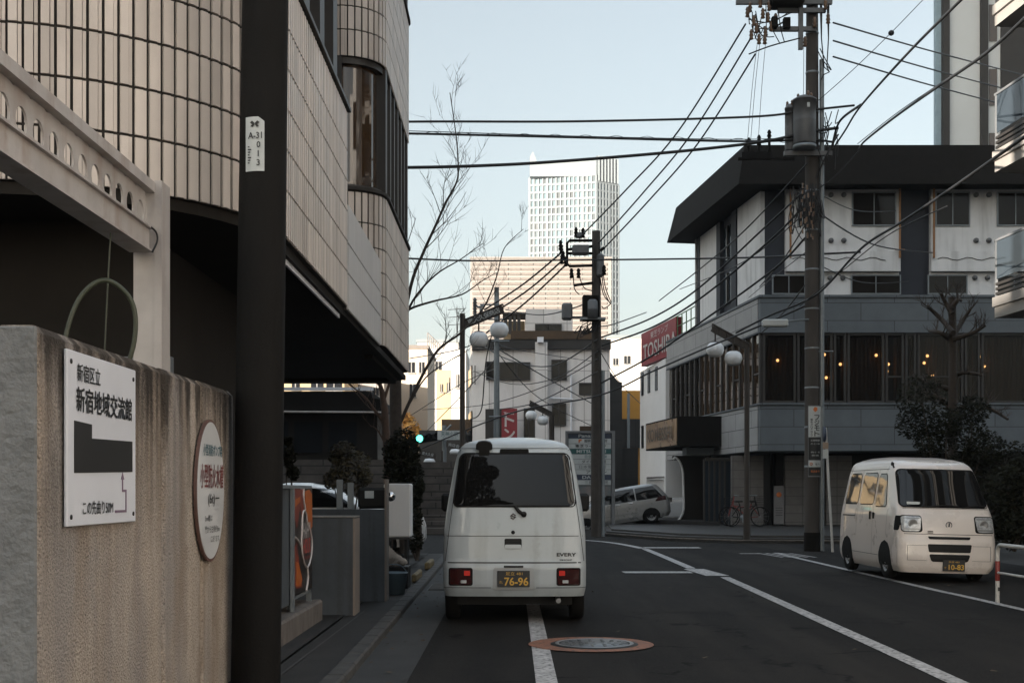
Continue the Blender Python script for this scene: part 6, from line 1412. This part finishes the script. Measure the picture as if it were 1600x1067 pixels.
# advertising panel on the pole
pn = MB(); cxp = PXC+.02; zz0, zz1 = gz(745, D), gz(634, D); n = 8
def pan(mb, z0, z1, hw=.165, rr=.20, lift=0):
    vs = []
    for z in (z0, z1):
        for i in range(n+1): a = -hw/rr*1.0+2*hw/rr*i/n; vs.append((cxp+(rr+lift)*sin(a), D-(rr+lift)*cos(a), z))
    mb.add(vs, [(i, i+1, n+2+i, n+1+i) for i in range(n)])
pan(pn, zz0, zz1); ad = pn.build('advert_panel', M['sign_frame'], RP)
mb = MB(); pan(mb, gz(683, D), zz1-.02, .15, .2, .003); pan(mb, gz(729.5, D), gz(719.5, D), .15, .2, .003); mb.build('white_field', M['sign_pale'], ad)
mb = MB(); pan(mb, gz(718.5, D), gz(684, D), .15, .2, .003); pan(mb, gz(743, D), gz(730.5, D), .15, .2, .003); mb.build('dark_field', M['ink'], ad)
mb = MB()
for ch, y in zip('フジモト', (657, 665, 673.5, 682)): mb.text(ch, (cxp-.02, D-.209, gz(y, D)), (1, 0, 0), UZ, .115, .115, bold=.03, lift=.001)
for ch, y in zip('眼科クリニック', (658, 662, 666, 670, 674, 678, 682)): mb.text(ch, (cxp-.105, D-.209, gz(y, D)), (1, 0, 0), UZ, .05, .05, bold=.03, lift=.001)
mb.text('電力', (cxp-.0, D-.209, gz(727, D)), (1, 0, 0), UZ, .1, .05, lift=.001); mb.build('lettering', M['ink'], ad)
mb = MB(); mb.text('診療時間', (cxp-.1, D-.209, gz(690, D)), (1, 0, 0), UZ, .2, .045, lift=.001); mb.text('月~土 9:30', (cxp-.1, D-.209, gz(695, D)), (1, 0, 0), UZ, .2, .04, lift=.001); mb.text('休診 日・祝', (cxp-.1, D-.209, gz(708, D)), (1, 0, 0), UZ, .2, .04, lift=.001); mb.text('新宿', (cxp-.08, D-.209, gz(713, D)), (1, 0, 0), UZ, .16, .04, lift=.001); mb.build('pale_lettering', M['sign_pale'], ad)
mb = MB(); mb.prism([(-.05, 0), (0, -.06), (.05, -.02), (.05, .04), (-.01, .06)], (cxp, D-.206, gz(640.5, D)), (1, 0, 0), UZ, .002); mb.text('電話番号', (cxp-.1, D-.209, gz(738, D)), (1, 0, 0), UZ, .2, .05, lift=.001); mb.lathe([(.02, 0), (.035, -.002), (.02, -.003)], (cxp-.09, D-.208, gz(725, D)), 14, 'y'); mb.build('orange_mark', M['orange_ink'], ad)
bs = thing('sign_post', 'thin leaning white post with blue disc and notices beside the tall utility pole', 'sign', tuple(at(1301, 862, 28.6)))
MB().tube([at(1301, 862, 28.6), at(1290, 668, 28.6)], .03, 8).build('post', M['rail_white'], bs)
MB().lathe([(.001, -.01), (.17, -.008), (.17, .008)], (0, 0, 0), 20, 'x').build('disc', M['navy_sign'], bs, origin=(0, 0, 0)).location = at(1288, 678, 28.55)-wloc(bs)
for y0, y1, m in ((691, 701, 'poster_orange'), (702, 716, 'tag_white')): o = MB().obox(at(1290, (y0+y1)/2, 28.55), (.12, .02, (y1-y0)*28.5/2000)).build('notice', M[m] if m != 'poster_orange' else pmat('notice_tan', (.36, .27, .2)), bs)

D = 38.6; PX2 = gx(935, D)
CP = thing('utility_pole', 'dark utility pole with boxed transformer in front of the maker sign board', 'utility pole', (PX2, D, 0))
MB().tube([(PX2-.06, D, z) for z in (-.05, 3, 6)]+[(PX2-.07, D, 9.2)], [.17, .16, .145, .125], 16).build('shaft', pmat('dark_concrete_pole', (.055, .045, .037), (.035, .029, .025), rough=.85, scale=4, streak=((.12, .11, .1), .5, 6)), CP)
mb = MB(); mb.tube([(PX2+.13, D-.05, 0), (PX2+.13, D-.05, 5)], .06, 8); mb.build('conduit', M['pole_steel'], CP)
mb = MB()
for pts in ([(925, 376), (890, 376), (886, 380), (886, 412), (890, 416), (926, 415)], [(926, 385), (888, 390)], [(926, 442), (897, 446)], [(926, 396), (888, 396)]): mb.tube([at(x, y, D-.15) for x, y in pts], .045, 6)
mb.tube([at(938, 392, D-.1), at(944, 387, D-.1)], .05, 6); mb.build('bracket', M['roof_dark'], CP)
mb = MB(); mb.obox(at(907, 391, D-.2), (.5, .35, .28), bev=.04); mb.obox(at(905, 368, D-.2), (.22, .2, .16), bev=.03); mb.obox(at(938, 415, D-.1), (.22, .25, .7), bev=.06); mb.build('switch_box', M['transformer'], CP)
for x, y in ((877, 392), (880, 403), (884, 412), (876, 386), (893, 430), (904, 430), (900, 366), (911, 367), (878, 408), (944, 425)): mb = MB(); insul(mb, at(x, y+5, D-.25), .3, .07); mb.build('insulator', M['roof_dark'], CP)
mb = MB(); mb.obox(at(923, 482, D-.25), (.5, .4, .75), bev=.02); o = mb.build('transformer_box', M['roof_dark'], CP); mb = MB(); c = at(926, 497, D-.55); mb.lathe([(.001, 0), (.15, 0), (.15, .25), (.155, .26), (.15, .27), (.15, .5), (.1, .55), (.001, .56)], c, 16); mb.build('drum', M['transformer'], o)
mb = MB(); mb.obox(at(926, 499, D-.3), (.75, .5, .06)); mb.build('platform', M['pole_steel'], CP)
mb = MB(); mb.obox(at(886, 487, D-.2), (.32, .3, .5), bev=.05); mb.obox(at(899, 496, D-.2), (.55, .08, .07)); mb.build('fuse_box', M['transformer'], CP)
mb = MB(); rg = random.Random(17)
for k in range(14):
    a = at(rg.uniform(905, 930), rg.uniform(500, 512), D-.3); slack(CP, smooth_path([a, a+Vector((rg.uniform(-.3, .1), 0, -rg.uniform(.1, .35))), a+Vector((rg.uniform(-.1, .3), 0, -rg.uniform(0, .2)))], 4), .014, 5)
for x0, y0, x1, y1 in ((941, 405, 955, 473), (940, 420, 953, 474), (938, 435, 954, 474), (955, 474, 940, 478), (896, 430, 905, 460), (905, 432, 926, 455)): slack(CP, smooth_path([at(x0, y0, D-.1), at((x0+x1)/2-3, (y0+y1)/2+6, D-.1), at(x1, y1, D-.1)], 4), .016, 5)


# ================================================================ street lamps with twin globes
def lamp(name, label, D, post, ytop, arm, globes, gr, chars):
    t = thing(name, label, 'street lamp', (gx(post, D), D, 0)); X = gx(post, D)
    MB().tube([(X, D, -.02), (X, D, gz(ytop, D))], .062*D/30, 12).build('post', M['post_brown'], t)
    MB().tube([(X, D, 0), (X, D, .9)], .085*D/30, 12).build('base', M['post_brown'], t)
    a, b = at(arm[0], arm[1], D), at(arm[2], arm[3], D); d = b-a; L_ = d.length; h = .2
    mb = MB(); u = d.normalized(); up = Vector((0, 0, 1))
    for s in (-.5, .5): mb.tube([a+up*h*s, b+up*h*s], .022, 6)
    mb.prism([(0, -h/2), (L_, -h/2), (L_, h/2), (0, h/2)], a+Vector((0, .02, 0)), u, u.cross(Vector((0, 1, 0))).normalized()*-1 if False else Vector((-u.z, 0, u.x)), .015)
    for k in range(6): p = a.lerp(b, k/5); mb.tube([p-up*h/2, p+up*h/2], .016, 5)
    mb.build('arm', M['post_brown'], t)
    mb = MB(); n = len(chars)
    for k, ch in enumerate(chars): p = a.lerp(b, .14+.8*k/n); mb.text(ch, p+Vector((0, -.03, -.07)), u, Vector((-u.z, 0, u.x)), .13, .13, bold=.03)
    mb.build('lettering', M['sign_pale'], t)
    for (px, py) in globes:
        c = at(px, py, D); mb = MB(); mb.lathe([(.001, -gr*.80), (gr*.5, -gr*.77), (gr*.82, -gr*.55), (gr, -gr*.05), (gr*.93, gr*.38), (gr*.7, gr*.68), (gr*.45, gr*.8), (.001, gr*.82)], c, 28); g = mb.build('globe', M['globe'], t)
        f = (px-arm[0])/(arm[2]-arm[0]); hang = a.lerp(b, min(1, max(0, f)))
        mb = MB(); mb.tube([c+up*gr*.78, Vector((c.x, c.y, hang.z))], .022, 6); mb.lathe([(gr*.42, gr*.76), (gr*.46, gr*.86), (.02, gr*.95)], c, 16); mb.build('hanger', M['post_brown'], g)
    return t
lamp('street_lamp', 'brown street lamp with two white globes in front of the far panelled building', 30, 722.5, 490, (724, 507, 786, 482), ((748, 531), (780, 516)), .225, '東大久保商店')
lamp('street_lamp', 'brown street lamp with two white globes beside the grey corner hotel', 33.7, 1167, 543, (1170, 543, 1113, 512), ((1117.5, 546.5), (1146, 560)), .235, '')
lamp('street_lamp', 'smaller distant street lamp with two white globes above the van roof', 48, 862, 650, (862, 648, 828, 630), ((830, 649), (848, 657)), .215, '')
sp = thing('signal_pole', 'light grey steel pole behind the left twin globe lamp', 'pole', (gx(776, 44), 44, 0))
MB().tube([(gx(776, 44), 44, 0), (gx(776, 44), 44, gz(458, 44))], [.12, .085], 14).build('shaft', M['pole_steel'], sp)
mb = MB()
for y, x0, x1 in ((499, 762, 786), (533, 768, 796), (476, 750, 776), (651, 764, 790)): MB().tube([at(x0, y, 43.85), at(x1, y, 43.85)], .03, 6).build('crossarm', M['pole_steel'], sp)
mb.obox(at(752, 488, 43.8), (.12, .12, .3)); mb.build('fuse_box', M['pole_steel'], sp); mb = MB(); mb.tube([at(741, 474, 43.8), at(747, 480, 43.8), at(757, 478, 43.8)], .04, 6); mb.build('crossarm', M['pole_steel'], sp)
for y in (474, 484, 496): mb = MB(); insul(mb, at(742, y+5, 43.8), .3, .08); mb.build('insulator', M['transformer'], sp)
mb = MB(); mb.obox(at(776, 456, 44), (.16, .16, .3)); mb.build('top_cap', M['transformer'], sp)
# signals, street name board, lantern boards
ts = thing('traffic_signal', 'horizontal traffic signal showing green between the hedge and name board', 'traffic signal', tuple(at(668, 690, 52)))
a = at(670, 683, 52)
MB().obox(a, (1.15, .25, .38), bev=.1, ux=(1, 0, .18)).build('housing', M['black_plastic'], ts)
for k, m in enumerate(('green_light', 'dark_lens', 'dark_lens')):
    c = a+Vector((-.37+.37*k, -.16, -.065+.066*k)); MB().lathe([(.001, -.04), (.13, -.02), (.15, .02)], c, 16, 'y').build('lens', M[m], ts); mb = MB(); mb.lathe([(.165, 0), (.17, -.2), (.155, -.2)], c+Vector((0, .02, 0)), 16, 'y'); mb.build('hood', M['black_plastic'], ts)
mb = MB(); mb.tube([a+Vector((.5, .1, .1)), at(705, 664, 52)], .05, 6); mb.tube([at(694, 664, 52)+Vector((0, .1, 0)), (at(694, 664, 52).x, 52.1, 0)], .09, 8); mb.build('arm', M['pole_steel'], ts)
pg = thing('pedestrian_signal', 'small green pedestrian signal beside the reddish bare tree', 'traffic signal', tuple(at(596, 700, 50)))
MB().obox(at(596, 682, 50), (.38, .25, .8), bev=.04).build('housing', M['black_plastic'], pg)
MB().lathe([(.001, -.02), (.13, -.01), (.14, .02)], at(596, 690, 49.86), 14, 'y').build('green_lens', M['green_light'], pg); MB().lathe([(.001, -.02), (.13, -.01), (.14, .02)], at(596, 674, 49.86), 14, 'y').build('dark_lens', M['dark_lens'], pg)
x = at(598, 690, 50.2).x; MB().tube([(x, 50.2, 0), (x, 50.2, 5.2)], .07, 8).build('post', M['pole_steel'], pg)
nb = thing('street_name_board', 'pale street name board with kanji above the lanterns left of the van', 'sign', tuple(at(701, 680, 50)))
MB().box(gx(683.5, 50), gx(718, 50), 50, 50.05, gz(687, 50), gz(672.5, 50)).build('board', M['sign_pale'], nb)
mb = MB(); mb.text('天神小前', (gx(689, 50), 49.995, gz(681.5, 50)), (1, 0, 0), UZ, .66, .19, bold=.01); mb.text('Tenjinsho', (gx(691, 50), 49.995, gz(685.8, 50)), (1, 0, 0), UZ, .55, .08); mb.build('lettering', M['green_sign'], nb)
for (x0, x1, y0, y1, tx, lab) in ((656, 682, 703, 717, '東大久保', 'dark hanging board with small white characters, the lower of two, near the hedge'), (697, 722, 691, 702, '商店会', 'dark hanging board with small white characters, the upper of two, near the van roof')):
    t = thing('hanging_board', lab, 'sign', tuple(at((x0+x1)/2, y1, 47))); MB().obox(at((x0+x1)/2, (y0+y1)/2, 47), ((x1-x0)*.0235, .06, .2), ux=(1, 0, -.2)).build('board', M['post_brown'], t)
    mb = MB(); mb.text(tx, at(x0+3, (y0+y1)/2, 46.95), Vector((1, 0, -.2)), Vector((.2, 0, 1)), (x1-x0)*.0235*.7, .12, bold=.02); mb.build('lettering', M['sign_pale'], t)
    mb = MB(); c = at((x0+x1)/2+2, y1+4, 47); mb.lathe([(.001, -.1), (.18, -.08), (.22, 0), (.16, .1), (.001, .12)], c, 16); mb.build('globe', M['globe'], t)
    mb = MB(); mb.tube([(c.x+.45, 47.1, 0), (c.x+.45, 47.1, c.z+.4)], .05, 6); mb.build('post', M['post_brown'], t)
# ================================================================ overhead wires
def wire(label, pts, r=.02, mat='cable', name='overhead_cable', sag=None, group=None, n=10):
    P = [at(*p) for p in pts]
    if len(P) == 2 and sag: m = (P[0]+P[1])/2-Vector((0, 0, sag)); P = [P[0], P[0].lerp(m, .5)+(P[0]-P[1])*0-Vector((0, 0, sag*.25)), m, m.lerp(P[1], .5)-Vector((0, 0, sag*.25)), P[1]]
    o = MB().tube(smooth_path(P, n), r, 6).build(name, M[mat], origin=P[0]); tag(o, label, 'cable', group); return o
G = 'overhead cables across the street'
wire('topmost near level black cable leaving the tiled bay towards the drum transformers', [(380, 196, 27), (640, 190.5, 28), (900, 190, 28.6), (1170, 183, 29), (1260, 173, 29.1), (1335, 165, 29.2)], .026, group=G)
wire('thin messenger wire with loops just above the second cable from the tiled bay', [(380, 200, 27), (640, 205, 28), (900, 213, 28.6), (1150, 218, 29), (1262, 214, 29.1)], .009, group=G)
def lash():
    P = []
    for k in range(190):
        px = 640+k*3.2; base = 207+(px-640)*.0215; P.append(at(px, base+2.6*sin(k*.42)+1, 28+(px-640)/620)) 
    o = MB().tube(P, .006, 4).build('lashing_wire', M['cable'], origin=P[0]); tag(o, 'wavy lashing wire wound along the second cable from the tiled bay', 'cable', G)
lash()
wire('second level black cable below the looped messenger wire', [(380, 205, 27), (640, 209, 28), (900, 215, 28.6), (1150, 221, 29), (1262, 219, 29.1), (1300, 222, 29.2)], .026, group=G)
wire('thick lowest cable from the bay corner climbing to the drum transformers', [(380, 262, 26), (633, 262, 27.5), (780, 258, 28), (900, 250.5, 28.5), (1060, 237, 28.8), (1190, 222, 29), (1262, 207, 29), (1310, 200, 29)], .036, group=G)
wire('long twisted cable crossing in front of the louvred block at mid height', [(500, 398, 31), (640, 404, 32), (740, 407.5, 33), (900, 406.5, 34), (1070, 404.5, 34), (1190, 402, 32), (1262, 398, 30), (1345, 394, 29.4)], .024, group=G)
G2 = 'three high voltage wires between the two poles'
for k, (a, b, c, lab) in enumerate((((1165, 38), (1060, 205), (905, 372), 'upper left'), ((1172, 62), (1080, 210), (935, 380), 'middle'), ((1180, 85), (1090, 225), (944, 388), 'lower right'))):
    wire(lab+' of three steep wires between the tall pole and the far pole', [(*a, 29), (*b, 32.5), ((b[0]+c[0])/2-4, (b[1]+c[1])/2+8, 35.5), (*c, 38.3)], .022, group=G2)
G3 = 'three wires dropping left from the far pole'
for k, (a, b) in enumerate((((877, 395), (757, 484)), ((881, 405), (775, 487)), ((884, 414), (760, 520)))):
    wire(('first', 'second', 'third')[k]+' from the top of three wires dropping left from the far pole bracket', [(*a, 38.3), ((a[0]+b[0])/2, (a[1]+b[1])/2+5, 41), (*b, 43.8)], .028, group=G3)
G4 = 'three parallel wires running right from the tall pole'
for k, (a, b) in enumerate((((1302, 36), (1600, 118)), ((1302, 64), (1600, 147)), ((1302, 89), (1600, 172)))):
    wire(('upper', 'middle', 'lower')[k]+' of three parallel thin wires from the tall pole towards the grey tower block', [(*a, 29.1), ((a[0]+b[0])/2, (a[1]+b[1])/2+2, 36), (*b, 46)], .02, group=G4)
wire('thick black cable rising steeply from the drum transformers to the top right', [(1302, 232, 29), (1320, 205, 27), (1345, 166, 25), (1420, 82, 20), (1510, -8, 16), (1560, -60, 14)], .021, group=G)
wire('thick black cable curving from the transformers past the steep one', [(1300, 228, 29), (1312, 190, 28.5), (1345, 164, 25.2)], .026, group=G)
wire('heavy brown cable running along the balconies to the upper right corner', [(1343, 232, 29), (1352, 220, 28), (1400, 182, 24), (1465, 136, 20), (1540, 84, 16.5), (1600, 30, 14.5), (1660, -30, 13)], .022, group=G)
wire('thin wire accompanying the heavy cable to the upper right', [(1340, 225, 29), (1400, 178, 24), (1465, 133.5, 20), (1540, 83, 16.6), (1600, 28, 14.6)], .008, group=G)
wire('thin stay wire with a round marker in the open sky', [(1270, 165, 29), (1330, 112, 29), (1393, 51, 29), (1450, -8, 29)], .009, group=G)
b = at(1392.5, 52, 29); o = MB().lathe([(.001, -.07), (.055, -.04), (.07, 0), (.055, .04), (.001, .07)], b, 12).build('wire_marker', M['cable'], origin=b); tag(o, 'small dark ball marker on the thin stay wire', 'marker')
wire('heavy cable sweeping from the hotel corner up across the white bays', [(1150, 520, 31), (1201, 494, 30), (1250, 474, 29.3), (1286, 452, 28), (1346, 388, 25), (1404, 350, 22.5), (1470, 306, 20), (1556, 246, 17), (1640, 186, 15)], .023, group=G)
wire('thin wire beside the sweeping heavy cable over the white bays', [(1250, 478, 29.3), (1320, 420, 27), (1390, 366, 24), (1480, 322, 21)], .01, group=G)
G5 = 'cables climbing from the far pole to the tall pole'
wire('upper of the cables climbing from the far pole along the hotel side face', [(940, 527, 38), (1020, 496, 36), (1092, 450, 33.5), (1188, 362, 31), (1255, 300, 29.3)], .024, group=G5)
wire('second of the cables climbing from the far pole along the hotel side face', [(940, 540, 38), (1020, 511, 36), (1100, 462, 33.5), (1205, 374, 31), (1258, 320, 29.3)], .026, group=G5)
wire('third cable climbing from the far pole below the roof railing', [(940, 598, 38), (1020, 555, 36), (1100, 500, 33.5), (1210, 420, 31), (1258, 372, 29.3)], .026, group=G5)
wire('fourth lower cable from the panelled building across the globe lamp to the pole', [(660, 700, 46), (800, 645, 42), (935, 618, 38), (1020, 580, 36), (1100, 545, 33.5), (1190, 508, 31), (1258, 478, 29.3)], .024, group=G5)
for k, (a, b, m) in enumerate((((1262, 255), (1030, 470), 14), ((1262, 330), (1062, 452), 18), ((1262, 345), (1187, 448), 8), ((1275, 300), (1400, 330), 14), ((1275, 330), (1457, 395), 20), ((1272, 410), (1420, 440), 16), ((1262, 440), (1190, 520), 6), ((1272, 300), (1345, 232), 6), ((1272, 285), (1310, 210), -4))):
    wire(('first', 'second', 'third', 'fourth', 'fifth', 'sixth', 'seventh', 'eighth', 'ninth')[k]+' slack drop wire counted down from the transformers on the tall pole', [(*a, 29.2), ((a[0]+b[0])/2, (a[1]+b[1])/2+m, 33 if k < 7 else 29), (*b, 41.5 if 1180 < b[0] < 1500 and k < 7 else (46 if k < 2 else 29))], .013 if k % 2 else .018, name='service_wire', group=G5)
wire('thin dropping service wire from the hotel corner to the side face', [(1258, 395, 29.3), (1200, 440, 35), (1170, 465, 41)], .01, group=G5)
G6 = 'service wires in front of the panelled building'
for k, pts in enumerate((
    [(935, 530, 38), (860, 572, 44), (790, 560, 52), (740, 530, 58)], [(935, 548, 38), (870, 590, 44), (800, 600, 50), (740, 580, 58)], [(935, 560, 38), (860, 600, 44), (760, 632, 54), (660, 640, 60)],
    [(770, 540, 44), (850, 588, 50), (935, 636, 60)], [(775, 548, 44), (840, 620, 50), (930, 668, 60)], [(935, 580, 38), (840, 628, 44), (776, 640, 44)], [(780, 480, 44), (760, 560, 46), (752, 640, 48), (735, 655, 50)],
    [(640, 560, 45), (720, 545, 42), (775, 520, 44)], [(640, 700, 60), (700, 640, 52), (775, 560, 44)], [(930, 470, 38), (850, 492, 46), (790, 484, 58)], [(776, 530, 44), (800, 545, 52), (935, 566, 61)], [(640, 650, 60), (720, 600, 54), (776, 575, 44)],
    [(935, 510, 38), (960, 506, 45), (1010, 488, 60)], [(935, 545, 38), (970, 600, 50), (1000, 630, 60)])):
    wire(('topmost slack', 'long slack', 'wide slack', 'descending', 'steep descending', 'short straight', 'hanging vertical', 'left rising', 'left diagonal', 'rooftop', 'level', 'faint left', 'right rising', 'right falling')[k]+' service wire around the panelled building', pts, .016 if k % 3 else .022, name='service_wire', group=G6)
G7 = 'thin vertical guy wires beside the tall pole'
for k, (x0, x1) in enumerate(((1183, 1167), (1187, 1172), (1196, 1184), (1256, 1255))):
    wire(('leftmost', 'second', 'third', 'rightmost')[k]+' of the thin near vertical wires left of the tall pole', [(x0, 70, 29), ((x0+x1)/2, 140, 29), (x1, 232 if k < 3 else 150, 29)], .006, name='guy_wire', group=G7)
wire('bare wire from the tall pole crossarm sagging to its bracket', [(1170, 85, 29), (1205, 72, 29), (1250, 60, 29)], .016, group=G7)
rt = MB()
for px, h in ((1186, 18), (1202, 30), (1170, 12)):
    a = at(px, 240, 36); rt.tube([a, a+Vector((0, 0, h*.02))], .04, 6); insul(rt, a+Vector((0, 0, h*.012)), .3, .07)
for k in range(8): a = at(1162+k*6, 243, 36); rt.obox(a, (.12, .12, .16+.03*(k % 3)))
a, b = at(1155, 243, 36), at(1240, 243, 36); rt.obox((a+b)/2-Vector((0, 0, .1)), (1.6, .10, .07)); o = rt.build('pole_crossarm', M['roof_dark'], origin=at(1190, 243, 36)); tag(o, 'crossarm with insulators seen against the hotel roof left of the transformers', 'crossarm')
an = MB(); p = at(714, 540, 80); an.tube([p, at(714, 480, 80)], .03, 5)
for y in (484, 496, 508): an.tube([at(700, y, 80), at(728, y-2, 80)], .02, 4)
o = an.build('roof_aerial', M['cable'], origin=p); tag(o, 'thin roof aerial with three bars behind the left globe lamp', 'aerial')

# ================================================================ unseen blocks and tree added behind the camera to shade, bounce and reflect light
def block_b(name, label, x0, x1, y0, y1, h, mat, win='dark_glass', face='x'):
    t = thing(name, label, 'building', ((x0+x1)/2, (y0+y1)/2, 0)); MB().box(x0, x1, y0, y1, 0, h).build('wall', M[mat], t); mb = MB(); fr = MB()
    for k in range(int(h/3.2)):
        z = 1.1+3.2*k; y = y0+1
        while y < y1-1.5:
            xx = (x1+.02) if face == 'x' else (x0-.02); mb.box(min(xx, xx-.03), max(xx, xx-.03), y, y+1.3, z, z+1.5); y += 2.6
        if face == 'y':
            x = x0+1
            while x < x1-1.5: mb.box(x, x+1.3, y1, y1+.02, z, z+1.5); x += 2.6
    mb.build('window', M[win], t)['kind'] = 'stuff'; return t
block_b('shade_building', 'unseen low dark block added behind the viewpoint on the left to shade the street', -58, -22, -33, -26, 12, 'facade_dark')  # unseen sun blocker added for the street
block_b('shade_tower', 'unseen taller dark block added behind the viewpoint to shade the grey tower block', -64, -44, -46, -34, 43, 'facade_dark')  # unseen sun blocker added for the grey tower block
block_b('bounce_building', 'unseen cream facade added beside the viewpoint on the right to bounce warm light', 9.9, 22, -30, 13.4, 14, 'facade_cream', face='-x')  # unseen facade placed and coloured to throw warm light back
rgt = random.Random(40)
tt = thing('reflection_tree', 'unseen evergreen tree added behind the viewpoint to darken the van window reflection', 'tree', (-5, -9, 0))  # unseen tree added as a dark shape reflected in the van's rear window
mb = MB(); mb.tube([(-5, -9, -.1), (-5, -9, 4), (-4.7, -9, 9), (-4.4, -9, 13)], [.3, .26, .2, .1], 10); mb.build('trunk', M['wood_dark'], tt)
mb = MB()
for c, r in (((-6.5, -9, 12), 1.8), ((-4.2, -9, 13), 2.1), ((-2.4, -9, 11.2), 1.6), ((-5.5, -9, 15.2), 2.0), ((-3.2, -8.5, 15.4), 1.3), ((-7.2, -9, 14.4), 1.4), ((-4, -9, 10.2), 1.7), ((-1.2, -9, 10.4), .9), ((-7.5, -9, 10.6), 1.6), ((-8, -9, 16), 1.8), ((-5.2, -9, 17.6), 1.7)): leaves(mb, c, r, 1500, .2, rgt)
mb.build('crown', M['leaf_dark'], tt)

# ================================================================ thin air between the street and the far towers
hzm = bpy.data.materials.new('air'); hzm.use_nodes = True; hn = hzm.node_tree
for nd in list(hn.nodes):
    if nd.type == 'BSDF_PRINCIPLED': hn.nodes.remove(nd)
pv = hn.nodes.new('ShaderNodeVolumePrincipled'); pv.inputs['Color'].default_value = (.93, .96, 1, 1); pv.inputs['Density'].default_value = .0003; pv.inputs['Anisotropy'].default_value = .2
hn.links.new(pv.outputs[0], hn.nodes['Material Output'].inputs['Volume'])
hb = MB().box(-960, 960, -300, 1300, -1.1, 125).build('haze', hzm); hb['kind'] = 'stuff'
